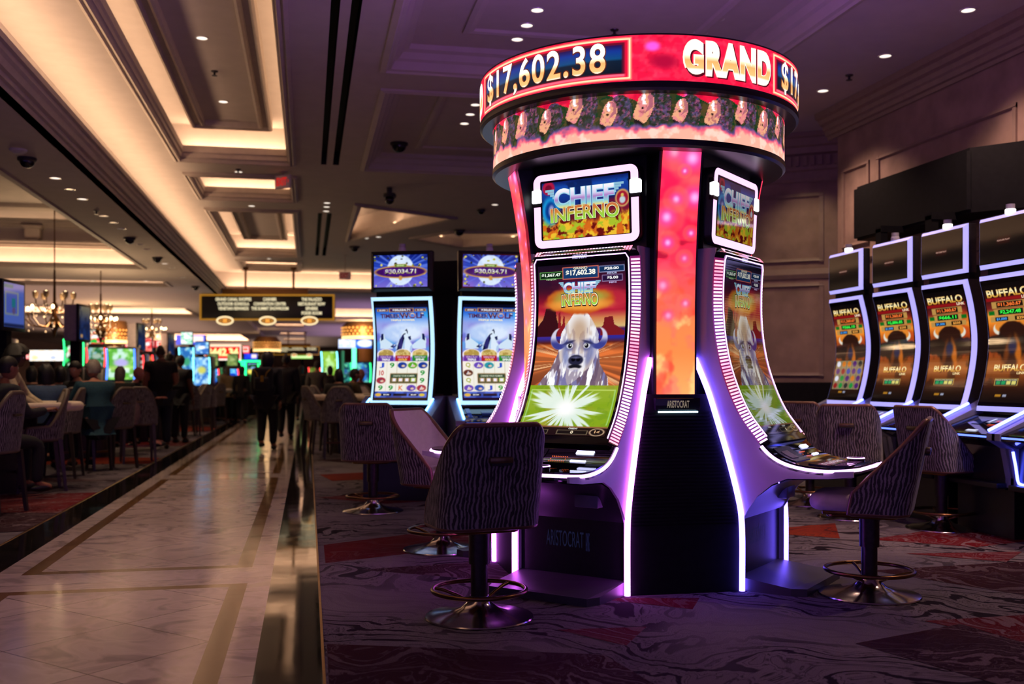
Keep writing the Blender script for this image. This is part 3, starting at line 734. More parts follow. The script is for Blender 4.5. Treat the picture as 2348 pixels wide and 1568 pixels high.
# core and the four video columns between the machines
mb = MB(); mb.lathe([(.50, 0), (.50, 2.66)], 32); mb.build('core', BLACKM, tower)
colart = art_flame_column()
PH = [1.168, 1.5, 1.75, 2.0, 2.25, 2.45, 2.58, 2.692]; PA = [.757, .758, .762, .775, .800, .832, .856, .880]
zz = [0, .43, .587, .70, .82, .95, 1.084, 1.165, 1.19]
su = [.905, .905, .872, .838, .800, .760, .722, .700, .692]
for k, th in enumerate((0, 90, 180, -90)):
    R = Matrix.Rotation(radians(th), 4, 'Z')
    def fcol(u, v, off=0.0):
        z = PH[0] + (PH[-1] - PH[0]) * np.asarray(v); a = np.interp(z, PH, PA) + off
        return np.stack([(np.asarray(u) - .5) * .246, -a, z], -1)
    mb = MB()
    rings = [[(-.14, -.45, z), (-.14, -a + .012, z), (.14, -a + .012, z), (.14, -.45, z)] for z, a in zip(PH, PA)]
    mb.loft(rings); mb.xform(R); mb.build('column_housing', BLACKP, tower, 30)
    mb = MB(); art_mesh(mb, fcol, colart, .002); mb.xform(R); mb.build('column_screen', SCR_BRIGHT, tower)
    mb = MB()                                     # dark skirt between two machine flanks
    prof_ = []
    for z, u in zip(zz, su): prof_.append([(-(u - .385) * .7071 - .005, -(u + .385) * .7071, z), ((u - .385) * .7071 + .005, -(u + .385) * .7071, z)])
    Vv = [p for q in prof_ for p in q]; mb.add(Vv, [(2 * i, 2 * i + 1, 2 * i + 3, 2 * i + 2) for i in range(len(prof_) - 1)])
    x, y = prof_[-1][1][0], prof_[-1][1][1]; mb.add([(-x, y, 1.19), (x, y, 1.19), (x, -.5, 1.19), (-x, -.5, 1.19)], [(0, 1, 2, 3)])
    for i in range(34):                           # fine horizontal ribs of the grille
        z = .40 + i * .0205
        if z > 1.085: break
        u = np.interp(z, zz, su); xx = (u - .385) * .7071 - .03; yy = -(u + .385) * .7071
        mb.box(-xx, xx, yy - .006, yy + .004, z, z + .010)
    mb.xform(R); sk = mb.build('skirt', BLACKM, tower)
    mb = MB(); mb.box(-.145, .145, -.80, -.70, 1.092, 1.168, bev=.006); mb.xform(R); pl = mb.build('maker_plate', GLOSSB, tower, 30)
    mb = MB()
    def fpl(u, v, off=0.0): return np.stack([-.1 + .2 * np.asarray(u), -.80 - off + 0 * np.asarray(u), 1.108 + .044 * np.asarray(v)], -1)
    put_text(mb, fpl, 'ARISTOCRAT', (.14, .86, 0, 1), (.22, .17, .13), .002, .02); mb.xform(R); mb.build('lettering', screen_mat('faint_lettering', 1.0, .4, .3), pl)
    mb = MB(); mb.box(-.125, .125, -.812, -.790, 1.078, 1.088); mb.xform(R); mb.build('ledge_light', LED_CY, tower)

# ------------------------------------------------------------------ the kiosk's machines
PR = np.array([(.735, 2.09), (.72, 1.95), (.715, 1.80), (.717, 1.68), (.73, 1.54), (.755, 1.40), (.79, 1.28), (.845, 1.14), (.905, 1.03), (.985, .93), (1.04, .86), (1.105, .805), (1.19, .77), (1.30, .75), (1.42, .745), (1.565, .755)])
def smooth_curve(P, n=120):
    P = np.asarray(P, float)
    for _ in range(3):                            # corner cutting
        Q = [P[0]]
        for i in range(len(P) - 1): Q += [P[i] * .75 + P[i + 1] * .25, P[i] * .25 + P[i + 1] * .75]
        Q.append(P[-1]); P = np.array(Q)
    s = np.r_[0, np.cumsum(np.hypot(*np.diff(P, axis=0).T))]
    t = np.linspace(0, s[-1], n)
    return np.stack([np.interp(t, s, P[:, 0]), np.interp(t, s, P[:, 1])], 1), t
PC, PT = smooth_curve(PR)
_d = np.gradient(PC, axis=0); _d /= np.hypot(_d[:, 0], _d[:, 1])[:, None]
PN = np.stack([-_d[:, 1], _d[:, 0]], 1)           # outward normal of the profile
def pp(t, off=0.0):
    u = np.interp(t, PT, PC[:, 0]); z = np.interp(t, PT, PC[:, 1]); nu = np.interp(t, PT, PN[:, 0]); nz = np.interp(t, PT, PN[:, 1])
    return u + nu * off, z + nz * off
TB0, TB1, TEND = .085, 1.24, PT[-1]
def fmain(u, v, off=0.0):
    t = TB1 - (TB1 - TB0) * np.asarray(v); a, z = pp(t, .0465 + np.asarray(off))
    return np.stack([(np.asarray(u) - .5) * .624, -a, z], -1)
def bead_colour(t, ph):
    k = .5 + .5 * sin(t * 9.0 + ph); q = .5 + .5 * sin(t * 23.0 + 1.3 * ph)
    a = np.array((.95, .72, 1.0)); b = np.array((1.0, .10, .20)); c = np.array((1.0, .42, .30))
    return tuple(a * (1 - k * .85) + (b * (1 - q * .5) + c * q * .5) * k * .85)

def art_chief_main():
    A = Art(170, 300, .54, '#3a1020')
    A.vgrad([(.0, '#7a3a20'), (.20, '#a85a30'), (.34, '#c4622e'), (.36, '#5a1c18'), (.40, '#2c2a9a'), (.47, '#4a1a52'), (.49, '#d8b878'), (.56, '#d08050'), (.62, '#b01c34'), (.75, '#8c1028'), (.86, '#4a1030'), (1, '#140c1c')], .316, 1)
    A.put(.5 * sstep(.5, .7, A.n(5, 4, 4, .6, 3)) * A.rect(-1, 2, .62, .9, .05), '#e03a48'); A.put(.6 * sstep(.5, .7, A.n(4, 4, 9)) * A.rect(-1, 2, .82, 1.1, .06), '#1c1024')
    A.put(A.poly([(0, .60), (.0, .66), (.06, .70), (.09, .76), (.20, .765), (.22, .70), (.25, .66), (.26, .60)]), '#380e16')
    A.put(A.poly([(.235, .60), (.24, .73), (.262, .74), (.275, .66), (.29, .67), (.30, .72), (.315, .71), (.33, .60)]), '#8c1c24')
    A.put(A.poly([(.73, .60), (.735, .645), (.76, .66), (.77, .70), (.86, .705), (.88, .66), (.93, .645), (1, .62), (1, .60)]), '#7a1820')
    r = A.rays(.49, .46, 60, 3); gm = A.rect(-1, 2, .316, .545, .03)
    A.put(gm * sstep(.45, .7, r), '#e8773a'); A.put(gm * sstep(.62, .75, A.rays(.49, .46, 120, 8)) * .8, '#ffc890'); A.put(gm * sstep(.50, .56, A.V) * .8 * sstep(.5, .6, A.n(14, 3, 6)), '#2a0c14')
    fur = A.n(34, 3, 12, 1.5, .35); fu2 = A.n(20, 3, 15, 1.2, .35)
    body = A.poly([(.08, .316), (.13, .36), (.19, .40), (.225, .45), (.26, .50), (.28, .56), (.70, .56), (.735, .50), (.755, .44), (.82, .39), (.865, .36), (.885, .316)])
    A.put(body, '#dcd6e2'); A.put(body * sstep(.50, .57, fur), '#7c78a8'); A.put(body * sstep(.54, .60, fu2) * .8, '#6a5060'); A.put(body * sstep(.53, .58, A.n(26, 3, 77, 1.4, .35)), '#ffffff')
    dome = A.poly([(.27, .55), (.285, .62), (.33, .66), (.385, .70), (.42, .73), (.47, .745), (.53, .742), (.585, .722), (.63, .69), (.67, .655), (.71, .61), (.72, .55)])
    head = np.maximum(dome, A.ell(.485, .53, .115, .15, .05, 0, .10, 5))
    A.put(head, '#f2f0f4'); A.put(head * sstep(.53, .60, fur) * .8, '#aaa4c0'); A.put(head * sstep(.56, .62, fu2) * .6, '#c8b0a0'); A.put(A.ell(.49, .63, .05, .07, .7) * .7, '#b48c68')
    for sx in (-1, 1):
        hc = .49 + sx * .225
        cr = A.ell(hc, .585, .054, .060, .08) * (1 - A.ell(hc - sx * .028, .604, .038, .048, .1)); A.put(cr, '#d4d0e6'); A.put(cr * sstep(.60, .555, A.V), '#3c4090'); A.put(cr * sstep(.625, .65, A.V) * .8, '#f4f0f4')
        A.put(.9 * A.ell(.49 + sx * .10, .548, .040, .030, .5, sx * .3), '#4a4c86'); A.put(A.ell(.49 + sx * .098, .545, .021, .016, .2), '#e8e8f0'); A.put(A.ell(.49 + sx * .095, .545, .012, .013, .2), '#0c0c14'); A.put(A.ell(.49 + sx * .088, .549, .004, .004, .3), '#ffffff'); A.put(.8 * A.ell(.49 + sx * .105, .565, .036, .007, .4, -sx * .3), '#2a2a50')
        A.put(.7 * A.ell(.49 + sx * .135, .49, .020, .055, .6, -sx * .2), '#6a74b0'); A.put(.55 * A.ell(.49 + sx * .045, .515, .012, .06, .7), '#b89c8c')
    muz = A.poly([(.40, .50), (.395, .46), (.405, .42), (.43, .395), (.475, .385), (.525, .395), (.55, .42), (.56, .46), (.555, .50)]); A.put(muz * .9, '#d8d2dc'); A.put(muz * sstep(.52, .6, fur) * .6, '#8c88b0')
    A.put(A.ell(.478, .463, .046, .030, .15), '#23233c'); A.put(A.ell(.45, .468, .013, .013, .25), '#04040a'); A.put(A.ell(.506, .468, .013, .013, .25), '#04040a'); A.put(.6 * A.ell(.478, .478, .03, .006, .5), '#7a7aa8')
    A.put(A.ell(.478, .425, .040, .013, .25), '#16161f'); A.put(A.ell(.478, .413, .026, .006, .4), '#cfc6cc')
    bd = A.poly([(.38, .42), (.39, .36), (.42, .322), (.44, .318), (.47, .33), (.52, .35), (.56, .38), (.575, .43), (.53, .395), (.478, .395), (.43, .40)]); A.put(bd, '#f4f0f2'); A.put(bd * sstep(.5, .58, fur), '#a89cae')
    A.put(A.ell(.48, .80, .20, .075, .12, 0, .35, 6), '#c8581c'); A.put(A.ell(.48, .81, .17, .05, .3, 0, .4, 9), '#a8a040'); A.put(A.ell(.48, .775, .19, .03, .5, 0, .5, 11), '#f0a040')
    g = A.rect(-1, 2, -1, .316, .002); A.put(g, '#86a81a'); A.put(g * sstep(.45, .65, A.n(6, 4, 41)) * .8, '#a39a2c'); A.put(g * sstep(.50, .6, A.n(40, 2, 43)) * .25, '#5c8a20')
    A.put(A.rect(.02, .98, .285, .292, .002), '#b6d060')
    for x0, x1 in ((.02, .035), (.965, .98)): A.put(A.rect(x0, x1, .07, .29, .003), '#9ccf6a')
    dx = A.X - .47 * A.asp; dy = (A.Y - .175) * 1.25; rr = np.sqrt(dx * dx + dy * dy); ry = A.rays(.47, .175, 46, 13)
    A.put(g * sstep(.03, -.03, rr - .05 - .34 * np.clip(ry - .22, 0, 1)), '#dff0e4'); A.put(g * sstep(.10, .02, rr), '#ffffff')
    A.put(A.rect(-1, 2, -1, .052, .003), '#1c0c0c'); A.put(A.rect(-1, 2, .052, .060, .002), '#8c5a3a')
    for x0, x1 in ((.05, .36), (.46, .80)): A.put(A.rect(x0, x1, .008, .036, .002), '#7a6a52'); A.put(A.rect(x0 + .008, x1 - .008, .011, .033, .002), '#0c0808')
    A.put(A.ell(.90, .026, .045, .024, .1), '#c0a080'); A.put(A.ell(.90, .026, .036, .019, .1), '#140c0c')
    A.put(A.rect(.02, .30, .925, .965, .002), '#6ab05a'); A.put(A.rect(.028, .292, .928, .962, .002), '#0c2a14')
    A.put(A.rect(.29, .705, .918, .985, .002), '#e0705c'); A.put(A.rect(.298, .697, .922, .981, .002), '#163a6a'); A.put(A.rect(.71, .99, .945, .98, .002), '#b0b8e8'); A.put(A.rect(.716, .984, .948, .977, .002), '#123058')
    A.put(A.rect(.74, .97, .895, .93, .002), '#a898c8'); A.put(A.rect(.746, .964, .898, .927, .002), '#241038')
    return A
def title_text(mb, f, u0, u1, vC, vI, small=False):
    """the two-line game title, chrome above and flame-green below"""
    bw = .03
    sil = [(0, L_('#f0e060')), (.2, L_('#8ad0d8')), (.45, L_('#b080c8')), (.62, L_('#d8d0f0')), (1, L_('#ffffff'))]
    fire = [(0, L_('#8fe04a')), (.4, L_('#a8c83c')), (.75, L_('#d8803a')), (1, L_('#c86a40'))]
    arch = lambda u, v: (u, v + .10 * (vI[1] - vI[0]) * (1 - ((u - .5 * (u0 + u1)) / (.5 * (u1 - u0))) ** 2))
    d = (u1 - u0)
    put_text(mb, f, 'CHIEF', (u0 + .06 * d, u1 - .06 * d, vC[0], vC[1]), L_('#28408c'), .0015, .085)
    put_text(mb, f, 'CHIEF', (u0 + .065 * d, u1 - .065 * d, vC[0] + .004, vC[1] - .004), L_('#9fd8f0'), .0022, .06)
    put_text(mb, f, 'CHIEF', (u0 + .075 * d, u1 - .075 * d, vC[0] + .008, vC[1] - .008), sil, .003, .03, cuts=(.2, .45, .62))
    for sx in (-1, 1):                            # little wings
        for k in range(4):
            v = vC[1] - (.012 + .02 * k) * (vC[1] - vC[0]) * 6; c = .5 * (u0 + u1); e0 = c + sx * (.43 * d); e1 = c + sx * (.56 - .035 * k) * d
            quad(mb, f, min(e0, e1), max(e0, e1), v - .055 * (vC[1] - vC[0]), v + .055 * (vC[1] - vC[0]), L_('#8fc0d8'), .002)
    put_text(mb, f, 'INFERNO', (u0, u1, vI[0] - .006, vI[1] + .004), L_('#1c0c0c'), .0015, .08, warp=arch)
    put_text(mb, f, 'INFERNO', (u0 + .005, u1 - .005, vI[0], vI[1]), L_('#f4f0c0'), .0022, .05, warp=arch)
    put_text(mb, f, 'INFERNO', (u0 + .012, u1 - .012, vI[0] + .005, vI[1] - .005), fire, .003, .02, warp=arch, cuts=(.4, .75))
def art_chief_top():
    A = Art(130, 80, 1.5, '#0c2a8c')
    A.vgrad([(0, '#a8a820'), (.16, '#c07a20'), (.30, '#6a1a20'), (.45, '#5a1430'), (.6, '#10287c'), (.9, '#1648a8'), (1, '#0a1c60')])
    A.put(.8 * sstep(.5, .62, A.n(5, 4, 3)) * A.rect(-1, 2, .35, 1, .06), '#0a1c50'); A.put(A.rect(.62, 2, .38, .62, .05) * .8, '#7a1230')
    f = A.n(7, 5, 21, 1.4, .8); fl = sstep(.10, -.05, A.V - .12 - .30 * f - .10 * np.abs(A.U - .5))
    A.put(fl, '#d86a1c'); A.put(fl * sstep(.5, .6, f), '#f0c030'); A.put(fl * sstep(.52, .6, A.n(9, 4, 33)), '#a8c02c'); A.put(fl * sstep(.56, .64, A.n(10, 4, 39)), '#6a1010')
    A.put(A.ell(.10, .50, .16, .24, .3), '#1aa0e0'); A.put(A.ell(.10, .50, .10, .17, .3), '#0a3a8c'); A.put(A.ell(.11, .5, .05, .10, .4), '#9a9ad0')
    A.put(A.ell(.93, .60, .12, .15, .12), '#d0a060'); A.put(A.ell(.93, .60, .095, .12, .12), '#a01830'); A.put(A.ell(.93, .57, .05, .06, .3), '#c0d0d8'); A.put(A.ell(.93, .65, .025, .03, .3), '#d8c060')
    A.put(A.ell(.08, .90, .11, .12, .15), '#b01840'); A.put(A.ell(.08, .90, .06, .06, .2), '#700c2c')
    return A
A_MAIN, A_TOP = art_chief_main(), art_chief_top()

def machine_mesh_parts():
    P = {}
    t_ = np.linspace(0, TEND, 90); flk = [tuple(pp(t)) for t in t_]
    under = [(1.565, .722), (1.42, .705), (1.30, .70), (1.18, .695), (1.09, .655), (1.0, .58), (.945, .50), (.905, .43), (.905, 0), (.86, 0), (.86, .43)]
    back = [(.845, .60), (.80, .77), (.722, 1.06), (.66, 1.22), (.585, 1.40), (.54, 1.52), (.54, 2.09)]
    # strip line (valley between flank and skirt)
    sl = [(.905, .004), (.908, .43), (.877, .587), (.813, .82), (.729, 1.084), (.692, 1.199), (.64, 1.32), (.60, 1.41)]
    poly = flk + under[:8] + [(.905, 0), (.55, 0), (.55, 2.09)]
    poly2 = flk + under[:8] + [(.877, .587), (.813, .82), (.729, 1.084), (.692, 1.199), (.605, 1.40), (.54, 1.55), (.54, 2.09)]
    for sx in (-1, 1):
        mb = MB()
        V = [(sx * .388, -u, z) for u, z in poly2] + [(sx * .372, -u, z) for u, z in poly2]; n = len(poly2)
        F = [tuple(range(n)), tuple(range(2 * n - 1, n - 1, -1))] + [(i, (i + 1) % n, n + (i + 1) % n, n + i) for i in range(n)]
        mb.add(V, F)
        mb.box(min(sx * .372, sx * .388), max(sx * .372, sx * .388), -.905, -.84, 0, .44)
        P['flank%d' % sx] = mb
    mb = MB()                                     # black housing with the wrapped bezel
    rows = []
    for t in np.linspace(0, 1.30, 60):
        k = max(0.0, .07 - t); s = .39 - (.07 - sqrt(max(.07 ** 2 - k ** 2, 0))) if k > 0 else .39
        s0 = s; s1 = min(s - .043, .345); o = min(.045, .02 + t)
        (a0, z0), (a1, z1) = pp(t, 0), pp(t, o)
        rows.append([(-s0, -a0, z0), (-s1, -a1, z1), (s1, -a1, z1), (s0, -a0, z0)])
    V = [p for r in rows for p in r]; F = []
    for i in range(len(rows) - 1):
        for j in range(3): F.append((4 * i + j, 4 * (i + 1) + j, 4 * (i + 1) + j + 1, 4 * i + j + 1))
    mb.add(V, F)
    a = rows[0]; mb.add([a[0], a[1], a[2], a[3], (.32, -.54, 2.10), (-.32, -.54, 2.10)], [(0, 1, 2, 3, 4, 5)])
    r = rows[-1]; mb.add([r[0], r[1], r[2], r[3]], [(0, 1, 2, 3)])
    mb.box(-.372, .372, -.62, -.50, .0, 2.72)
    P['bezel'] = mb
    for sx in (-1, 1):                            # beads on the bevel, right round
        mb = MB()
        V = []
        for t in np.linspace(.06, 1.262, 50):
            (a0, z0), (a1, z1) = pp(t, 0), pp(t, .046); c = np.array(bead_colour(t, 0.4 + 1.7 * (sx > 0))); V += [((sx * .3925, -a0, z0), c * (.10, .02, .12)), ((sx * .347, -a1, z1), c * (.10, .02, .12))]
        mb.add([q[0] for q in V], [(2 * i, 2 * i + 1, 2 * i + 3, 2 * i + 2) for i in range(49)], 0, [tuple(q[1]) for q in V])  # glow between the beads put in as a dim tinted backing
        for k in range(56):
            t = .075 + k * .0215
            if t > 1.262: break
            q = []
            for tt, w0 in ((t, .1), (t + .0122, .1)):
                for w in (.08, .95):
                    (a0, z0), (a1, z1) = pp(tt, .002), pp(tt, .048)
                    x = sx * (.3925 + (.347 - .3925) * w); q.append((x + sx * .003, -(a0 + (a1 - a0) * w) - .002, z0 + (z1 - z0) * w))
            c = bead_colour(t, 0.4 + 1.7 * (sx > 0)); mb.add(q, [(0, 1, 3, 2)], 0, [c] * 4)
        P['beads%d' % sx] = mb
    mb = MB()
    for k in range(32):
        x = -.335 + k * .0216; q = []
        for w in (.1, .95):
            a0, z0 = pp(.004 + .02 * w, .006 + .034 * w)
            for xx in (x, x + .0165): q.append((xx, -a0 - .003, z0 + .012 - .010 * w))
        c = bead_colour(x * 2, 2.0); mb.add(q, [(0, 1, 3, 2)], 0, [c] * 4)
    P['beads'] = mb
    mb = MB()                                     # thin light line just inside the beads
    pts = [(-.336, *pp(t, .049)) for t in np.linspace(1.25, .07, 50)] + [(-.318, *pp(.04, .049))] + [(.318, *pp(.04, .049))] + [(.336, *pp(t, .049)) for t in np.linspace(.07, 1.25, 50)]
    mb.tube([(x, -a, z) for x, a, z in pts], .0038, 5); P['line'] = mb
    for sx, nm in ((-1, 'l'), (1, 'r')):
        mb = MB(); pts = []
        for u, z in sl: pts.append((sx * .392, -u, z))
        C_, _ = smooth_curve([(u, z) for u, z in sl], 40)
        mb.tube([(sx * .398, -u - .004, max(z, .003)) for u, z in C_], .0185, 8); P['strip_' + nm] = mb
    # console deck
    def deck_s(t):
        k = max(0.0, t - (TEND - .17)); return .388 - (.17 - sqrt(max(.17 ** 2 - k ** 2, 0)))
    mb = MB(); rows = []; ts = list(np.linspace(1.285, TEND - .17, 16)) + list(np.linspace(TEND - .16, TEND - .001, 12))
    for t in ts:
        s = deck_s(t); (a0, z0), (a1, z1) = pp(t, .022), pp(t, -.022)
        rows.append([(-s, -a0, z0), (s, -a0, z0), (s, -a1, z1), (-s, -a1, z1)])
    mb.loft(rows); P['deck'] = mb
    mb = MB(); pts = []
    for t in ts: a, z = pp(t, .002); pts.append((-deck_s(t) - .003, -a - (.003 if t > TEND - .1 else 0), z))
    m = [(-p[0], p[1], p[2]) for p in reversed(pts)]
    mb.tube(pts + m, .0105, 6); P['deckled'] = mb
    mb = MB()                                     # underside following the arch between the flanks
    ar = [(1.55, .715), (1.42, .70), (1.30, .693), (1.18, .685), (1.085, .645), (.99, .57), (.935, .49), (.895, .43)]
    V = [(x, -u, z) for u, z in ar for x in (-.372, .372)]; mb.add(V, [(2 * i, 2 * i + 1, 2 * i + 3, 2 * i + 2) for i in range(len(ar) - 1)])
    P['belly'] = mb
    mb = MB(); mb.box(-.372, .372, -.872, -.5, .0, .44); P['base'] = mb
    mb = MB()
    q = [(-.372, .86), (.372, .86), (.372, 1.20), (.335, 1.285), (-.335, 1.285), (-.372, 1.20)]
    mb.add([(x, -u, 0) for x, u in q] + [(x, -u, .085 if u < .9 else .045) for x, u in q], [tuple(range(5, -1, -1)), tuple(range(6, 12))] + [(i, (i + 1) % 6, 6 + (i + 1) % 6, 6 + i) for i in range(6)])
    P['plinth'] = mb
    # top display
    def ring(x0, x1, z0, z1, r, n=6): return [(p[0], p[1]) for p in rrect(x1 - x0, z1 - z0, r, n, (x0 + x1) / 2, (z0 + z1) / 2)]
    lean = lambda z: .698 + .024 * (z - 2.12) / .475
    mb = MB(); o = ring(-.385, .385, 2.118, 2.60, .06); mb.loft([[(x, -.5, z) for x, z in o], [(x, -lean(z) + .012, z) for x, z in o], [(x, -lean(z) - .004, z) for x, z in inset(o, .008)]]); mb.box(-.40, .40, -.66, -.50, 2.09, 2.72); P['tophouse'] = mb
    mb = MB(); o = ring(-.375, .375, 2.125, 2.592, .055); i_ = ring(-.325, .325, 2.172, 2.552, .012)
    n = len(o); V = [(x, -lean(z) - .0065, z) for x, z in o] + [(x, -lean(z) - .0065, z) for x, z in i_] + [(x, -lean(z) + .002, z) for x, z in o]; F = []
    for j in range(n):
        k = (j + 1) % n; zc = (o[j][1] + o[k][1]) / 2; xc = (o[j][0] + o[k][0]) / 2
        F.append((j, k, n + k, n + j)); F.append((j, 2 * n + j, 2 * n + k, k))
    mb.add(V, F); P['topframe'] = mb
    def ftop(u, v, off=0.0):
        z = 2.176 + .362 * np.asarray(v); return np.stack([(np.asarray(u) - .5) * .62, -(.698 + .024 * (z - 2.12) / .475) - .008 - off + 0 * np.asarray(u), z], -1)
    P['ftop'] = ftop
    return P
MP = machine_mesh_parts(); ftop = MP['ftop']
def kiosk_machine(th, label, group, strips, scr_m, main_art=True, dim=False):
    r = thing('slot_machine', label, 'slot machine', KC, radians(th), group)
    for q in (-1, 1): MP['flank%d' % q].build('side_panel', SAIL, r, 30); MP['beads%d' % q].build('bead_lights', LED_BEAD, r)
    MP['bezel'].build('bezel', GLASSB, r, 30); MP['beads'].build('bead_lights', LED_BEAD, r); MP['line'].build('edge_light', LED_W, r)
    MP['strip_l'].build('light_strip', strips[0], r, 60); MP['strip_r'].build('light_strip', strips[1], r, 60)
    dk = MP['deck'].build('console', GLASSB, r, 30); MP['deckled'].build('console_light', LED_W, r, 60)
    MP['belly'].build('underside', pm('dark_satin_panel', (.022, .02, .028), .35, 0, .1, 10), r, 30); bs = MP['base'].build('base', BLACKP, r); MP['plinth'].build('foot_plinth', pm('plinth_laminate', (.05, .045, .06), .42, 0, .1, 10), r)
    MP['tophouse'].build('top_box', BLACKP, r, 30); MP['topframe'].build('top_frame_light', glow('frame_led', (1.0, .56, .97), 1.45), r)
    # picture of the top display
    mb = MB(); mb.box(-.326, .326, -.706, -.69, 2.165, 2.556); art_mesh(mb, ftop, A_TOP, .001); title_text(mb, ftop, .09, .90, (.52, .88), (.28, .54)); mb.build('top_screen', scr_m, r)
    for sx in (-1, 1):
        mb = MB(); mb.box(sx * .352 - .034, sx * .352 + .034, -.733, -.69, 2.415, 2.50, bev=.008); mb.box(sx * .352 - .036, sx * .352 + .036, -.722, -.69, 2.39, 2.415, 1); mb.box(sx * .352 - .036, sx * .352 + .036, -.722, -.69, 2.50, 2.525, 1)
        mb.build('candle_lamp', [glow('candle_led', (.95, .95, 1.0), 3.2), BLACKP], r, 30)
    mb = MB(); art_mesh(mb, fmain, A_MAIN, .001)
    title_text(mb, fmain, .27, .70, (.835, .905), (.765, .835))
    for s, rect, c in (('$17,602.38', (.33, .67, .934, .968), '#fffff0'), ('GRAND', (.42, .58, .970, .984), '#e8e0c0'), ('$1,567.47', (.045, .27, .936, .956), '#f4fff0'), ('MAJOR', (.10, .22, .916, .926), '#b0d0a0'),
                       ('$20.00', (.77, .93, .955, .972), '#ffffff'), ('MINOR', (.80, .91, .934, .944), '#b0b8e0'), ('$5.00', (.80, .92, .904, .922), '#ffffff'), ('MINI', (.82, .90, .884, .893), '#c0b0e0'),
                       ('WIN', (.17, .25, .040, .050), '#e0e0e0'), ('CREDIT', (.58, .68, .040, .050), '#e0e0e0'), ('0', (.615, .645, .013, .031), '#f0e0c0'), ('1¢', (.875, .93, .015, .037), '#e0b080')):
        put_text(mb, fmain, s, rect, L_(c), .002, .035)
    mb.build('main_screen', scr_m, r)
    mb = MB()
    def fmk(u, v, off=0.0):
        a, z = pp(.052 - .026 * np.asarray(v), .0465 + off); return np.stack([(np.asarray(u) - .5) * .62, -a, z], -1)
    put_text(mb, fmk, 'ARISTOCRAT', (.41, .58, .0, 1.0), (.55, .5, .85), .001, .03); mb.build('maker_badge', screen_mat('faint_lettering', 1.0, .4, .3), r)
    def fbase(u, v, off=0.0): return np.stack([-.37 + .74 * np.asarray(u), -.872 - off + 0 * np.asarray(u), .44 * np.asarray(v)], -1)
    mb = MB(); put_text(mb, fbase, 'ARISTOCRAT', (.25, .61, .57, .79), (.006, .008, .028), .002, .0); put_text(mb, fbase, 'GAMING', (.63, .665, .53, .79), (.010, .012, .05), .002, .0); mb.build('maker_badge', screen_mat('faint_lettering', 1.0, .4, .3), r)
    # what sits on the console
    def fdk(u, v, off=0.0):
        a, z = pp(1.29 + (TEND - 1.30) * (1 - np.asarray(v)), .0225 + off); return np.stack([(np.asarray(u) - .5) * .72, -a, z], -1)
    def onpad(u0, u1, v0, v1, h, b=.0):
        m = MB(); n = 5; U, Wv = np.meshgrid(np.linspace(u0, u1, n), np.linspace(v0, v1, n)); T = fdk(U.ravel(), Wv.ravel(), h); B = fdk(U.ravel(), Wv.ravel(), -.01)
        m.add(T, [(j * n + i, j * n + i + 1, (j + 1) * n + i + 1, (j + 1) * n + i) for j in range(n - 1) for i in range(n - 1)])
        e = [i for i in range(n)] + [j * n + n - 1 for j in range(1, n)] + [n * (n - 1) + i for i in range(n - 2, -1, -1)] + [j * n for j in range(n - 2, 0, -1)]
        k = len(e); m.add([T[i] for i in e] + [B[i] for i in e], [(i, (i + 1) % k, k + (i + 1) % k, k + i) for i in range(k)]); return m
    onpad(.06, .44, .62, .93, .004).build('card_reader_panel', pm('blue_black_panel', (.02, .02, .05), .25, 0, .1, 10), dk)
    onpad(.14, .30, .70, .86, .007).build('card_slot', pm('grey_panel', (.22, .2, .3), .3, 0, .1, 10), dk)
    mb = MB()
    for (u, v) in [(a, b_) for a in np.linspace(.52, .66, 9) for b_ in (.70, .80)] + [(a, .75) for a in (.52, .66)]: quad(mb, fdk, u - .004, u + .004, v - .008, v + .008, (1.0, .16, .04), .003)
    mb.build('dot_display', SCR_BRIGHT, dk)
    onpad(.72, .88, .86, .91, .008).build('bill_acceptor_light', glow('pale_blue_led', (.6, .62, 1.0), 3.0), dk)
    onpad(.72, .86, .70, .73, .006).build('bill_acceptor_light', glow('pale_blue_led', (.6, .62, 1.0), 3.0), dk)
    pd = onpad(.10, .74, .06, .50, .006); pd.build('button_panel', GLASSB, dk)
    mb = MB()
    for k in range(5): quad(mb, fdk, .14 + .11 * k, .23 + .11 * k, .30, .42, (.16, .05, .10), .0085)
    for k in range(5): put_text(mb, fdk, 'BET %d' % (k + 1), (.155 + .11 * k, .215 + .11 * k, .33, .39), (.75, .65, .75), .010, .01)
    quad(mb, fdk, .14, .60, .10, .24, (.06, .02, .06), .0085); mb.build('button_legends', SCR, dk)
    a, z = pp(1.29 + (TEND - 1.30) * .80, .024); mb = MB(); c = (.13, -a, z)
    mb.lathe([(.052, z - .01), (.052, z + .022), (.046, z + .028)], 28, (c[0], c[1])); bt = mb.build('spin_button', GLOSSB, dk, 40)
    mb = MB(); mb.tube([(c[0] + .050 * cos(2 * pi * k / 28), c[1] + .050 * sin(2 * pi * k / 28), z + .024) for k in range(28)], .004, 5, True); mb.build('button_light', LED_W, bt)
    mb = MB(); mb.box(.10, .26, -1.02, -.93, .52, .60, bev=.006, M=None); mb.build('ticket_printer', pm('grey_panel', (.22, .2, .3), .3, 0, .1, 10), r, 30)
    return r
kiosk_machine(-45, 'kiosk slot machine facing the marble walkway, white bison and green burst on screen', 'slot machines of the round kiosk', (LED_V, LED_V), SCR)
kiosk_machine(45, 'kiosk slot machine turned towards the wall machines, its dim screen seen edgewise', 'slot machines of the round kiosk', (LED_VB, LED_VB), SCR_DIM)
kiosk_machine(-135, 'kiosk slot machine on the far side, only its beaded bezel showing beside the red column', 'slot machines of the round kiosk', (LED_V, LED_V), SCR)
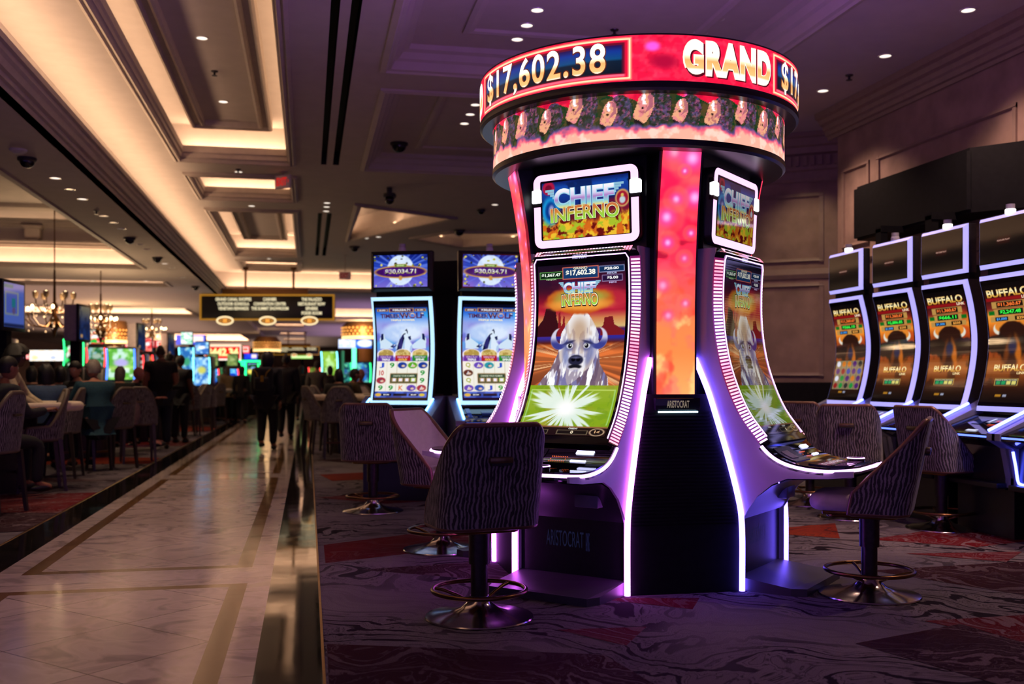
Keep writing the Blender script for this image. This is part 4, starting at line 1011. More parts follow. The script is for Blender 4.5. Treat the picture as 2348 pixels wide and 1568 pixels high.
# ================================================================== stools
def zebra_mat():
    """woven cover with jagged upright streaks"""
    m, nt, b = base_mat('zebra_weave'); L = nt.links.new
    def mth(op, x, y=None):
        n = nd(nt, 'ShaderNodeMath', operation=op)
        for i, q in enumerate((x, y)):
            if q is None: continue
            if isinstance(q, (int, float)): n.inputs[i].default_value = q
            else: L(q, n.inputs[i])
        return n.outputs[0]
    tc = nd(nt, 'ShaderNodeAttribute', attribute_name='Col'); sp = nd(nt, 'ShaderNodeSeparateXYZ'); L(tc.outputs['Vector'], sp.inputs[0])   # the weave runs along the cover: x round it, z up it
    u = sp.outputs[0]
    def noise(su, sz, det, off=0.0):
        c = nd(nt, 'ShaderNodeCombineXYZ'); L(mth('MULTIPLY', u, su), c.inputs[0]); L(mth('MULTIPLY', sp.outputs[2], sz), c.inputs[1]); c.inputs[2].default_value = off
        n = nd(nt, 'ShaderNodeTexNoise', Scale=1.0, Detail=det); L(c.outputs[0], n.inputs['Vector']); return n.outputs[0]
    ph = mth('ADD', mth('MULTIPLY', u, 285.0), mth('ADD', mth('MULTIPLY', noise(9, 9, 1.0), 15.0), mth('MULTIPLY', noise(60, 60, 1.0, 7.0), 2.2)))
    v = mth('ADD', mth('SINE', ph), mth('MULTIPLY', mth('SUBTRACT', noise(46, 16, 2.5, 3.0), .5), 4.4))
    v = mth('ADD', mth('MULTIPLY', v, .25), .5)
    r = ramp(nt, [(.0, (.016, .013, .014)), (.50, (.016, .013, .014)), (.58, (.19, .165, .17)), (1, (.25, .22, .225))]); L(v, r.inputs[0])
    L(r.outputs[0], b.inputs['Base Color']); b.inputs['Roughness'].default_value = .7
    bp = nd(nt, 'ShaderNodeBump', Strength=.25, Distance=.004); L(v, bp.inputs['Height']); L(bp.outputs[0], b.inputs['Normal'])
    b.inputs['Sheen Weight'].default_value = .1
    return m
ZEBRA = zebra_mat()
LEATHER = pm('pale_leather', (.50, .43, .42), .5, 0, .06, 30, bump=.08)
CREAM = pm('cream_leather', (.62, .53, .42), .5, 0, .05, 30, bump=.06)
WELT = pm('bronze_welting', (.16, .085, .05), .32, .35, .15, 40)
def shell_parts(hw, yb, yf, rcn, z0, zt, zf, lean, th=.032, rnd=0.0, flare=0.0, nU=56, nV=14):
    S = []
    n1 = 12
    for k in range(n1): S.append((hw, yf + (yb + rcn - yf) * k / n1))
    for k in range(14): a = pi / 2 * k / 14; S.append((hw - rcn + rcn * cos(a), yb + rcn - rcn * sin(a)))
    for k in range(13): S.append((hw - rcn - (2 * (hw - rcn)) * k / 12, yb))
    for k in range(1, 15): a = pi / 2 * k / 14; S.append((-(hw - rcn) - rcn * sin(a), yb + rcn - rcn * cos(a)))
    for k in range(1, n1 + 1): S.append((-hw, yb + rcn + (yf - yb - rcn) * k / n1))
    def top(x, y):
        f = min(1.0, (yf - y) / (yf - yb)); z = zf + (zt - zf) * f
        k = max(0.0, min(1.0, (f - .82) / .18)); z += .012 * k
        if rnd: z -= rnd * (abs(x) / hw) ** 2.3 * (1 if f > .6 else f / .6)
        return min(z, zt)
    def P(x, y, z, ins):
        g = (z - z0) / (zt - z0); cx = x * (1 + flare * g)
        # inward direction
        if abs(x) >= hw - 1e-6: nx, ny = -np.sign(x), 0
        elif y <= yb + 1e-6: nx, ny = 0, 1
        else:
            ccx = np.sign(x) * (hw - rcn); dx, dy = ccx - x, (yb + rcn) - y; l = sqrt(dx * dx + dy * dy); nx, ny = dx / l, dy / l
        return (cx + nx * ins, y + ny * ins - lean * g, z)
    n = len(S); out = MB(); inn = MB(); arc = [0.0]
    for i in range(1, n): arc.append(arc[-1] + sqrt((S[i][0] - S[i - 1][0]) ** 2 + (S[i][1] - S[i - 1][1]) ** 2))
    def sheet(mb, ins, flip):
        V = []
        for (x, y) in S:
            t = top(x, y)
            for k in range(nV + 1): V.append(P(x, y, z0 + (t - z0) * k / nV, ins))
        F = []
        for i in range(n - 1):
            for k in range(nV):
                q = (i * (nV + 1) + k, (i + 1) * (nV + 1) + k, (i + 1) * (nV + 1) + k + 1, i * (nV + 1) + k + 1)
                F.append(q if flip else q[::-1])
        mb.add(V, F, 0, [(arc[i // (nV + 1)], 0.0, V[i][2]) for i in range(len(V))])
    sheet(out, 0, False); sheet(inn, th, True)
    rim = [P(x, y, top(x, y), th * .5) for x, y in S]; bot = [P(x, y, z0, th * .5) for x, y in S]
    # front ends of the wings
    w0 = [P(*S[0], z0 + (top(*S[0]) - z0) * k / 6, th * .5) for k in range(7)]; w1 = [P(*S[-1], z0 + (top(*S[-1]) - z0) * k / 6, th * .5) for k in range(6, -1, -1)]
    weld = MB(); loop = w0[:-1] + rim + w1[1:] + bot[::-1][1:-1]
    weld.tube(loop, th * .55, 8, True)
    return out, inn, weld
def make_stool(label, group):
    r = thing('slot_stool', label, 'stool', (0, 0, 0), 0, group)
    mb = MB(); mb.lathe([(.292, 0), (.294, .006), (.290, .012), (.24, .022), (.16, .034), (.10, .055), (.065, .085), (.052, .12)], 56); mb.build('base', pm('polished_base_metal', (.42, .38, .40), .16, 1.0, .06, 40), r, 40)
    mb = MB(); mb.lathe([(.046, .06), (.046, .30)], 24); mb.lathe([(.057, .29), (.057, .475)], 24); mb.build('post', DARKM, r, 40)
    mb = MB(); mb.tube([(.252 * cos(2 * pi * k / 40), .252 * sin(2 * pi * k / 40), .150) for k in range(40)], .0125, 8, True); fr = mb.build('foot_ring', BRONZE, r, 60)
    mb = MB()
    for a in (.5, 2.6, 4.7): mb.tube([(R * cos(a), R * sin(a), z) for R, z in ((.25, .15), (.20, .142), (.13, .118), (.05, .085))], .010, 7)
    mb.build('ring_brace', BRONZE, fr, 60)
    mb = MB(); slab(mb, .36, .40, .472, .505, .06, .012, 0, .03); mb.box(-.20, .20, -.16, .245, .49, .515, bev=.01); mb.build('seat_pan', pm('brass_seat_frame', rgb('#7a5a30'), .3, 1.0, .15, 30), r, 30)
    mb = MB(); mb.tube([(.16, .02, .485), (.24, .05, .475), (.27, .06, .47)], .008, 7); mb.build('height_lever', DARKM, r, 40)
    mb = MB(); slab(mb, .47, .56, .512, .612, .11, .045, 0, .045, n=7, seg=5, crown=.022); mb.build('seat', LEATHER, r, 60)
    o, i, wl = shell_parts(.282, -.24, .085, .12, .512, 1.045, .625, .105)
    bk = o.build('backrest', ZEBRA, r, 60); i.build('back_lining', LEATHER, bk, 60); wl.build('welting', WELT, bk, 60)
    mb = MB(); y = -.235 - .105 * .68; mb.box(-.065, .065, y - .034, y + .004, .852, .886, bev=.010); mb.box(-.055, .055, y - .03, y - .004, .842, .858, 1); mb.build('pull_handle', [pm('antique_handle', rgb('#6f6044'), .35, .8, .15, 40), VOID], bk, 30)
    return r
GS = 'swivel stools at the slot machines'
st0 = make_stool('charcoal zebra-weave stool before the white bison screen, its back to the camera', GS)
st0.location = (.905, 5.40, 0); st0.rotation_euler = (0, 0, head_rz(-22))
for (x, y, psi, lab) in ((3.27, 5.50, -65, 'zebra-weave stool turned sideways to the blue lit kiosk console, lilac light on its seat'),
                         (.99, 7.60, 118, 'pink lit stool showing its smooth inner back, between the marble walkway and the kiosk'),
                         (.62, 9.95, 4, 'purple lit zebra stool squarely facing the wolf picture machine beside the walkway'),
                         (5.33, 7.82, 66, 'brown zebra stool with seat showing, at the wall machine with the largest frame'),
                         (4.93, 8.62, 24, 'brown zebra stool seen square on, brass handle on its back, before the wall machines'),
                         (5.05, 9.62, 42, 'brown zebra stool half hidden behind the kiosk console, farthest along the wall machines'),
                         (2.55, 10.0, 8, 'zebra stool behind the kiosk at the second wolf picture machine')):
    dup(st0, (x, y, 0), head_rz(psi), lab)

# ================================================================== curved-screen slot machines
PB = [(0.0, 2.17), (-.06, 1.95), (-.09, 1.75), (-.098, 1.62), (-.09, 1.48), (-.055, 1.28), (-.005, 1.10), (.03, 1.01)]
QC, QT = smooth_curve(PB, 60); _e = np.gradient(QC, axis=0); _e /= np.hypot(_e[:, 0], _e[:, 1])[:, None]
QN = np.stack([-_e[:, 1], _e[:, 0]], 1); QEND = QT[-1]
def qq(t, off=0.0):
    return (np.interp(t, QT, QC[:, 0]) + np.interp(t, QT, QN[:, 0]) * off, np.interp(t, QT, QC[:, 1]) + np.interp(t, QT, QN[:, 1]) * off)
HWB = .345
def fslot(u, v, off=0.0):
    t = .075 + (QEND - .145) * (1 - np.asarray(v)); a, z = qq(t, .033 + np.asarray(off)); return np.stack([(np.asarray(u) - .5) * .585, -a, z], -1)
def bevel_frame(mb_l, fn, hw, T0, T1, w=.034, n=40, sides='lrtb'):
    """light bars on the bevelled border; fn(t, off) gives (out, z)"""
    ts = np.linspace(T0, T1, n)
    for sx in (-1, 1):
        if ('r' if sx > 0 else 'l') not in sides: continue
        V = []; 
        for t in ts:
            tt = min(max(t, T0 + w), T1 - w); a0, z0 = fn(t, 0); a1, z1 = fn(tt, w)
            V += [(sx * hw, -a0, z0), (sx * (hw - w), -a1, z1)]
        mb_l.add(V, [(2 * i, 2 * i + 1, 2 * i + 3, 2 * i + 2) for i in range(n - 1)])
    for t0, t1, k in ((T0, T0 + w, 't'), (T1, T1 - w, 'b')):
        if k in sides:
            a0, z0 = fn(t0, 0); a1, z1 = fn(t1, w); mb_l.add([(-hw, -a0, z0), (hw, -a0, z0), (hw - w, -a1, z1), (-hw + w, -a1, z1)], [(0, 1, 2, 3)])
def slot_geo():
    G = {}
    mb = MB(); rows = []
    for t in np.linspace(0, QEND, 40):
        a, z = qq(t, -.004); rows.append([(-HWB, -a, z), (HWB, -a, z), (HWB - .02, -a + .16, z), (-HWB + .02, -a + .16, z)])
    mb.loft(rows); G['housing'] = mb
    mb = MB(); V = []; ts = np.linspace(.034, QEND - .034, 40)
    for t in ts: a, z = qq(t, .0335); V += [(-(HWB - .034), -a, z), (HWB - .034, -a, z)]
    mb.add(V, [(2 * i, 2 * i + 1, 2 * i + 3, 2 * i + 2) for i in range(39)]); G['glass'] = mb
    mb = MB(); bevel_frame(mb, qq, HWB, 0, QEND); G['frame'] = mb
    lean = lambda t, o: (-.01 + o, 2.665 - t)
    mb = MB(); mb.box(-.345, .345, .010, .09, 2.228, 2.665, bev=.006); G['mon'] = mb
    mb = MB(); mb.add([(-.311, -.0235, 2.262), (.311, -.0235, 2.262), (.311, -.0235, 2.631), (-.311, -.0235, 2.631)], [(0, 1, 2, 3)]); G['monglass'] = mb
    mb = MB(); bevel_frame(mb, lean, .345, 0, .437, n=4); G['monframe'] = mb
    mb = MB(); mb.box(-.30, .30, .05, .16, 2.10, 2.30); mb.box(-.06, .06, .10, .17, 1.0, 2.6); G['neck'] = mb
    mb = MB()                                     # cabinet under the screen
    mb.add([(-.345, -.02, .985), (.345, -.02, .985), (.345, -.43, .845), (-.345, -.43, .845), (-.345, -.43, .80), (.345, -.43, .80), (.345, -.30, .74), (-.345, -.30, .74)],
           [(0, 3, 2, 1), (3, 4, 5, 2), (4, 7, 6, 5)]); G['deck'] = mb
    mb = MB()
    mb.box(-.345, .345, -.27, .45, .40, .76); mb.box(-.345, .345, .04, .45, .74, 1.12); mb.box(-.36, .36, -.20, .45, 0, .40); mb.box(-.36, .36, -.36, -.10, .41, .455, bev=.01); G['cab'] = mb
    side = [(-.10, 1.10), (-.01, 1.055), (.44, .855), (.44, .80), (.32, .735), (.27, .50), (.27, .42), (-.45, .42), (-.45, 1.10)]
    for sx in (-1, 1):
        mb = MB()
        V = [(sx * .442, -u, z) for u, z in side] + [(sx * .345, -u, z) for u, z in side]; n = len(side)
        mb.add(V, [tuple(range(n)), tuple(range(2 * n - 1, n - 1, -1))] + [(i, (i + 1) % n, n + (i + 1) % n, n + i) for i in range(n)])
        G['fin%d' % sx] = mb
    for sx in (-1, 1): mb = MB(); G['finled%d' % sx] = mb; mb.tube([(sx * .356, -.0, 1.070), (sx * .356, -.43, .876)], .013, 6)
    mb = MB(); G['lowled'] = mb; mb.tube([(-.345, -.325, .715), (-.345, -.30, .60), (-.345, -.285, .50), (-.335, -.282, .47), (-.30, -.282, .46), (.34, -.282, .46)], .012, 6)
    mb = MB(); mb.box(-.33, .33, -.437, -.43, .818, .832); G['deckled'] = mb
    return G
SG = slot_geo()
CAB_BLUE = pm('cabinet_blue_grey', (.16, .17, .24), .35, 0, .1, 10)
def slot_machine(label, group, loc, rz, led, finled, main_art, main_txt, top_art, top_txt, mon_led=True, scr_m=None, lamp_on=False, both=True, low=False):
    scr_m = scr_m or SCR
    r = thing('slot_machine', label, 'slot machine', loc, rz, group)
    hs = SG['housing'].build('screen_housing', BLACKP, r, 30); SG['glass'].build('bezel', GLASSB, hs, 30); SG['frame'].build('frame_light', led, r)
    mb = MB(); art_mesh(mb, fslot, main_art, .002)
    for (s, rect, c, bold) in main_txt: put_text(mb, fslot, s, rect, c, .0035, bold, cuts=(.3, .6) if hasattr(c[0], '__len__') else ())
    mb.build('main_screen', scr_m, r)
    SG['mon'].build('top_monitor', BLACKP, r, 30); SG['monglass'].build('monitor_glass', GLASSB, r)
    SG['monframe'].build('monitor_frame', led if mon_led else BLACKP, r)
    if top_art is not None:
        def fm(u, v, off=0.0): return np.stack([(np.asarray(u) - .5) * .60, -.0245 - off + 0 * np.asarray(u), 2.275 + .345 * np.asarray(v)], -1)
        mb = MB(); art_mesh(mb, fm, top_art, .001)
        for (s, rect, c, bold) in top_txt: put_text(mb, fm, s, rect, c, .003, bold, cuts=(.3, .6) if hasattr(c[0], '__len__') else ())
        mb.build('monitor_screen', scr_m, r)
    SG['neck'].build('neck', BLACKM, r); SG['deck'].build('console', GLASSB, r); SG['cab'].build('cabinet', BLACKP, r); 
    for q in (-1, 1): fo = SG['fin%d' % q].build('side_fin', CAB_BLUE, r); (both or q > 0) and (SG['finled%d' % q].build('fin_light', finled, fo, 60), low and q > 0 and SG['lowled'].build('base_light', finled, r, 60))
    SG['deckled'].build('console_light', glow('blue_led', (.12, .2, 1.0), 2.5), r)
    mb = MB()
    def fd(u, v, off=0.0): return np.stack([-.33 + .66 * np.asarray(u), -.43 + .41 * np.asarray(v), .847 + .14 * np.asarray(v) + off], -1)
    for nm, qd in (('card_slot', (.06, .13, .25, .85, L_('#1c2c70'))), ('touch_pad', (.30, .48, .45, .70, L_('#182050'))), ('bill_slot_light', (.55, .60, .55, .75, (.5, .55, .8))), ('red_readout', (.66, .80, .40, .46, (.5, .06, .02))), ('red_readout', (.66, .80, .60, .66, (.5, .06, .02))), ('spin_button', (.52, .72, .08, .16, (.75, .78, 1.0)))):
        mb = MB(); quad(mb, fd, *qd, .003); mb.build(nm, SCR, r)
    mb = MB(); mb.lathe([(.042, 2.668), (.042, 2.70), (.036, 2.705)], 16, (0, .04)); mb.lathe([(.036, 2.70), (.036, 2.745)], 16, (0, .04), 1)
    mb.build('candle', [glow('candle_on', (1.0, .93, .85), 4.0) if lamp_on else pm('frosted_cap', (.5, .5, .6), .3), pm('candle_cap', (.35, .35, .42), .3)], r, 40)
    return r
# -- bison pictures of the wall machines
def art_bison(reels=False, seed=0):
    A = Art(80, 160, .51, '#1c0e08')
    A.vgrad([(0, '#0c0604'), (.12, '#2c1408'), (.2, '#6a3210'), (.30, '#a85c22'), (.42, '#7a3a14'), (.5, '#3a1c10'), (.6, '#a84a18'), (.68, '#f08a28'), (.74, '#e8a040'), (.80, '#6a1a1a'), (.9, '#2a0c0c'), (.965, '#0a0606'), (1, '#060404')])
    A.put(.7 * sstep(.5, .7, A.n(8, 4, 3 + seed)) * A.rect(-1, 2, .40, .82, .05), '#c04418'); A.put(.6 * sstep(.52, .7, A.n(9, 4, 13 + seed)) * A.rect(-1, 2, .12, .55, .06), '#2a1208')
    for k, u in enumerate((.10, .25, .75, .92)): A.put(A.ell(u, .50, .10, .075, .15, 0, .4, k), '#24140e')
    for sx in (-1, 1): A.put(A.ell(.5 + sx * .27, .625, .070, .050, .12), '#e0dccc'); A.put(A.ell(.5 + sx * .245, .645, .060, .044, .12), '#e0842c')
    A.put(A.ell(.5, .50, .16, .17, .1, 0, .35, 4), '#20120c'); A.put(A.ell(.5, .605, .14, .075, .1, 0, .3, 6), '#2c140c'); A.put(A.ell(.5, .40, .11, .10, .3, 0, .5, 8), '#3a1c10')
    A.put(A.ell(.63, .42, .035, .13, .5, .25, .6, 9) * .9, '#c86a1c'); A.put(A.ell(.40, .45, .03, .1, .5, -.2, .6, 10) * .6, '#8a4416'); A.put(A.ell(.5, .475, .045, .06, .5), '#1c2040')
    A.put(A.rect(.02, .98, .858, .885, .006), '#8c1014')
    for v0, v1, a, b, c in ((.80, .845, .22, .78, '#180a06'), (.738, .782, .24, .76, '#04140a'), (.690, .722, .16, .44, '#061428'), (.690, .722, .58, .84, '#1a0c04')):
        A.put(A.rect(a - .10, b + .10, v0 - .006, v1 + .006, .004), '#b88c48'); A.put(A.rect(a, b, v0, v1, .004), c)
    A.put(A.rect(.03, .16, .742, .775, .006), '#0a6a1c'); A.put(A.rect(.84, .97, .742, .775, .006), '#0a6a1c')
    if reels:
        A.put(A.rect(.03, .97, .09, .40, .005), '#8a7c5c')
        g = np.random.default_rng(5)
        for i in range(5):
            A.put(A.rect(.215 + .188 * i - .188, .222 + .188 * i - .188, .09, .40, .002), '#5a4424')
            for j in range(4):
                c = ('#4a1c6a', '#1c3a9a', '#c8701c', '#1c8a3a', '#8a1a1a', '#d8d8e8', '#2a2a2a')[int(g.integers(7))]
                A.put(A.ell(.125 + .188 * i, .13 + .078 * j, .034, .030, .2), c)
    else:
        A.put(A.rect(.22, .72, .145, .205, .005), '#c8a850'); A.put(A.rect(.235, .705, .15, .20, .004), '#101a30')
        for k in range(4): A.put(A.rect(.255 + .112 * k, .345 + .112 * k, .155, .185, .004), '#1c9a5a' if k < 2 else '#d8d070')
    A.put(A.rect(.30, .42, .05, .07, .004), '#b07a20'); A.put(A.rect(.46, .54, .05, .07, .004), '#9aa0b8')
    return A
GB = [(0, L_('#a8641c')), (.3, L_('#e8b850')), (.6, L_('#fff4c0')), (1, L_('#e0b060'))]
def bison_txt(reels, green):
    T = [('BUFFALO', (.06, .94, .888, .955), GB, .03), ('LINK', (.78, .97, .862, .886), L_('#f0e0c0'), .03), ('$11,360.67', (.25, .75, .806, .840), L_('#ff7a34'), .03), (green, (.28, .72, .743, .777), L_('#3aff50'), .03),
         ('$1,000', (.19, .41, .694, .716), L_('#50a8ff'), .02), ('$250', (.62, .80, .694, .716), L_('#ffb050'), .02)]
    if not reels: T += [('BUFFALO', (.16, .84, .265, .325), GB, .03), ('LINK', (.66, .84, .240, .262), L_('#f0d8a0'), .03), ('HOLD & SPIN FEATURE', (.25, .69, .188, .197), L_('#f0e8c0'), .01)]
    return T
A_B, A_BR = art_bison(), art_bison(True, 5)
def art_dark_monitor():
    A = Art(24, 14, 1.74, '#060606'); A.put(A.rect(.36, .64, .47, .53, .03), '#7a1410'); return A
A_DM = art_dark_monitor()
LED_B = glow('lavender_led', (.46, .43, 1.0), 1.0); LED_BF = glow('bluewhite_led', (.07, .09, 1.0), 14.0)
GBK = 'bison picture machines along the wall'
for k, (y, green, lab) in enumerate(((10.10, '$566.10', 'bison picture slot machine with rows of reel symbols, beside the angled wall'),
                                     (9.21, '$2,886.85', 'second bison picture slot machine from the angled wall, candle lamp unlit'),
                                     (8.36, '$666.11', 'bison picture slot machine under the kink of the black box, its candle lamp brightly lit'),
                                     (7.51, '$2,247.48', 'largest looking bison picture slot machine, green meter reading $2,247.48'))):
    slot_machine(lab, GBK, (5.72, y, 0), radians(-90), LED_B, LED_BF, A_BR if k == 0 else A_B, bison_txt(k == 0, green), A_DM, [('FEATURE PLAY', (.37, .63, .48, .52), L_('#d8a898'), .0)], True, SCR, k != 1, False)
slot_machine('cut-off slot machine at the picture edge, only its fin and base light showing', GBK, (5.72, 6.66, 0), radians(-90), LED_B, LED_BF, A_B, bison_txt(False, '$840.20'), A_DM, [], True, SCR, False, False, True)
# -- wolf pictures of the two machines by the walkway
def art_wolf(seed=0):
    A = Art(130, 250, .51, '#2c50c0')
    A.vgrad([(.4, '#8a70d0'), (.5, '#b8a8f0'), (.62, '#cfe0ff'), (.74, '#7aa8f0'), (.86, '#2a6ad8'), (.93, '#103a9c'), (1, '#101a60')], .38, 1)
    A.put(.7 * sstep(.48, .66, A.n(5, 4, 3)) * A.rect(-1, 2, .5, .93, .08), '#30b8f0'); A.put(.8 * sstep(.5, .7, A.n(4, 4, 9)) * A.rect(-1, 2, .4, .8, .08), '#6a58c8'); A.put(A.ell(.5, .70, .20, .10, .25), '#dceaff'); A.put(.7 * sstep(.5, .7, A.n(6, 4, 19)) * A.rect(-1, 2, .6, .78, .06), '#a8c4f4')
    for sx in (-1, 1):                            # howling pair at the sides
        A.put(A.poly([(.5 + sx * .44, .53), (.5 + sx * .45, .63), (.5 + sx * .40, .69), (.5 + sx * .355, .685), (.5 + sx * .35, .64), (.5 + sx * .25, .60), (.5 + sx * .16, .56), (.5 + sx * .2, .53)]), '#cfe4f6')
        A.put(A.poly([(.5 + sx * .43, .61), (.5 + sx * .42, .685), (.5 + sx * .375, .69), (.5 + sx * .37, .63)]), '#141c50')
    fr = A.n(26, 3, 5, 1.6, .5)
    W_ = np.maximum.reduce([A.poly([(.37, .50), (.40, .57), (.43, .62), (.48, .665), (.52, .70), (.56, .735), (.585, .74), (.60, .715), (.60, .685), (.64, .655), (.655, .625), (.63, .60), (.655, .55), (.68, .50)]), A.ell(.52, .55, .085, .075, .1), A.ell(.56, .665, .045, .045, .1)])
    A.put(W_, '#dcecfc'); A.put(W_ * sstep(.52, .60, fr) * .6, '#8cb0e0'); dk = A.poly([(.37, .50), (.40, .57), (.43, .62), (.48, .665), (.515, .69), (.53, .64), (.50, .58), (.47, .52), (.45, .50)])
    A.put(dk, '#2c2a6c'); A.put(dk * sstep(.5, .56, fr), '#0e1238'); A.put(A.poly([(.545, .72), (.58, .742), (.60, .715), (.60, .69), (.585, .69), (.575, .715)]), '#101c48'); A.put(A.poly([(.60, .655), (.655, .665), (.66, .63), (.635, .615), (.61, .635)]), '#1a2458'); A.put(A.ell(.535, .685, .012, .006, .4, .6), '#0a1030')
    A.put(A.poly([(.27, .548), (.30, .575), (.345, .58), (.375, .565), (.36, .55), (.31, .535)]), '#3c5090'); A.put(A.ell(.285, .552, .012, .008, .3), '#0c1030'); A.put(A.ell(.335, .568, .008, .006, .3), '#e8f0ff')
    for u, c, r in ((.17, '#5a2c9a', .40), (.5, '#b01c2c', .42), (.83, '#1c8a24', .40)):
        A.put(A.ell(u, .465, .088, .062, .06), '#f4f0ff'); A.put(A.ell(u, .472, .074, .048, .08), '#d8c078'); A.put(A.ell(u, .472, .074, .048, .08) * sstep(.45, .6, A.n(40, 2, 8)), '#b09448')
        A.put(A.rect(u - .145, u + .145, .395, .455, .006), c)
    A.put(A.rect(-1, 2, .065, .392, .003), '#f2efe4')
    for i in range(1, 5): A.put(A.rect(.198 * i - .003, .198 * i + .003, .065, .392, .002), '#b8a878')
    A.put(A.rect(-1, 2, -1, .065, .002), '#4a68d0'); A.put(.6 * sstep(.5, .6, A.n(12, 3, 3)) * A.rect(-1, 2, -1, .065), '#142a80')
    for x0, x1 in ((.13, .32), (.36, .62), (.66, .84)): A.put(A.rect(x0, x1, .016, .044, .003), '#080c20')
    A.put(A.ell(.07, .03, .03, .018, .2), '#e0b040'); A.put(A.ell(.91, .03, .028, .016, .2), '#d8c040')
    for x0, x1, y0, y1 in ((.03, .24, .925, .952), (.26, .74, .918, .960), (.76, .97, .925, .952)): A.put(A.rect(x0, x1, y0, y1, .008), '#c8903c'); A.put(A.rect(x0 + .02, x1 - .02, y0 + .006, y1 - .006, .005), '#3a1058')
    A.put(A.rect(-1, 2, .968, 2, .003), '#04061c')
    g = np.random.default_rng(20 + seed)
    pic = [(2, 3, '#1c3c9c'), (3, 3, '#5aa81c'), (4, 3, '#1c3c9c'), (0, 1, '#a83040'), (3, 0, '#6a48b8'), (4, 0, '#a83040')] if seed == 0 else [(1, 3, '#6a48b8'), (2, 3, '#2a98a8'), (0, 2, '#5a2c1c'), (0, 0, '#6a48b8'), (1, 0, '#1c4cae')]
    for i, j, c in pic:
        A.put(A.ell(.099 + .198 * i, .105 + .0815 * j, .045, .034, .12), c); A.put(A.poly([(.062 + .198 * i, .088 + .0815 * j), (.10 + .198 * i, .125 + .0815 * j), (.138 + .198 * i, .088 + .0815 * j)]) * .9, '#28204c' if (i + j) % 2 else '#dfe8ff'); A.put(A.ell(.118 + .198 * i, .098 + .0815 * j, .018, .012, .4), '#e8c8b0')
    A.put(A.rect(.27, .80, .155, .262, .01), '#8a5a24'); A.put(A.rect(.285, .785, .163, .255, .01), '#2c4a38')
    for k in range(4): A.put(A.rect(.305 + .122 * k, .405 + .122 * k, .172, .215, .006), '#b88c58' if k < 3 else '#c8d060'); A.put(A.rect(.325 + .122 * k, .385 + .122 * k, .178, .208, .005), '#f4f0ff')
    return A
def art_moon_top(seed=0):
    A = Art(110, 64, 1.74, '#10309c')
    r = A.rays(.5, .52, 50, 3); A.vgrad([(0, '#7a6ad0'), (.35, '#4a50c8'), (.7, '#1c3cb0'), (1, '#0c1c78')]); A.put(.7 * sstep(.45, .7, r), '#6a88f0'); A.put(.6 * sstep(.6, .8, r) * A.rect(-1, 2, -1, .4, .1), '#c0b0f0')
    A.put(A.ell(.5, .52, .44, .47, .04), '#dcecff'); A.put(.5 * A.ell(.5, .52, .44, .47, .04) * sstep(.5, .7, A.n(4, 4, 5)), '#b8ccf0')
    g = np.random.default_rng(31 + seed)
    for k in range(44):
        u, v, q = g.random(), g.random(), .018 + .028 * g.random(); A.put(A.ell(u, v, q, q * (.5 + .6 * g.random()), .2), ('#b8b838', '#5a6020', '#d8d060', '#2a2c1c')[int(g.integers(4))])
    A.put(A.ell(.5, .47, .86, .20, .06), '#c8944c'); A.put(A.rect(.14, .86, .34, .60, .02), '#c8944c'); A.put(A.ell(.5, .47, .80, .16, .08), '#3a0c60'); A.put(A.rect(.18, .82, .365, .575, .02), '#4a1078'); A.put(.6 * A.ell(.3, .5, .15, .07, .6), '#9a3cd8')
    A.put(A.rect(.38, .62, .62, .715, .015), '#c8a050'); A.put(A.rect(.395, .605, .635, .70, .012), '#4a7a20'); A.put(A.ell(.5, .28, .06, .07, .3), '#c8944c')
    return A
TXG = [(0, L_('#c8b848')), (.3, L_('#f0e8a8')), (.6, L_('#ffffff')), (1, L_('#ffffff'))]
WT = [(0, L_('#a83c6a')), (.3, L_('#c87a8a')), (.6, L_('#e8c0a0')), (1, L_('#fff0d0'))]
def wolf_txt(seed):
    T = [('TIMBER', (.09, .47, .855, .900), L_('#40184c'), .035), ('WOLF', (.46, .93, .850, .912), L_('#40184c'), .035), ('TIMBER', (.10, .46, .858, .897), WT, .01), ('WOLF', (.475, .92, .854, .908), WT, .02), ('TRIPLE POWER', (.28, .75, .824, .842), L_('#fff0c0'), .04),
         ('$30,034.71', (.33, .67, .928, .950), L_('#ffffff'), .03), ('$5,000' if seed == 0 else '$500', (.075, .19, .931, .946), L_('#ffffff'), .02), ('$1,000' if seed == 0 else '$100', (.81, .92, .931, .946), L_('#ffffff'), .02)]
    for u, s in ((.17, 'TRIPLE'), (.5, 'GOLD'), (.83, 'SPINS')): T += [('TRIPLE PLAY', (u - .11, u + .11, .427, .447), L_('#d8b8e8'), .02), (s, (u - .08, u + .08, .399, .421), L_('#ffe060' if s == 'GOLD' else '#ffffff'), .03)]
    sy = [(0, 3, 'J', '#2a50c8'), (1, 3, '9', '#1c9a38'), (0, 2, '10', '#c82c34'), (4, 2, '9', '#1c9a38'), (4, 1, '9', '#1c9a38'), (0, 0, '9', '#1c9a38'), (1, 0, '9', '#1c9a38'), (2, 0, 'K', '#e07a4a')] if seed == 0 else [(0, 3, 'Q', '#a8b020'), (3, 3, 'J', '#2a50c8'), (0, 1, 'Q', '#a8b020'), (2, 0, 'J', '#2a50c8'), (3, 0, '9', '#1c9a38'), (4, 0, '9', '#1c9a38')]
    for i, j, s, c in sy: T.append((s, (.055 + .198 * i, .145 + .198 * i, .078 + .0815 * j, .132 + .0815 * j), L_(c), .03))
    T += [('$0.00', (.17, .28, .022, .038), L_('#ffffff'), .02), ('$0.60', (.70, .80, .022, .038), L_('#ffffff'), .02), ('CHOOSE YOUR NUMBER', (.33, .74, .228, .244), L_('#e8f0d0'), .01)]
    return T
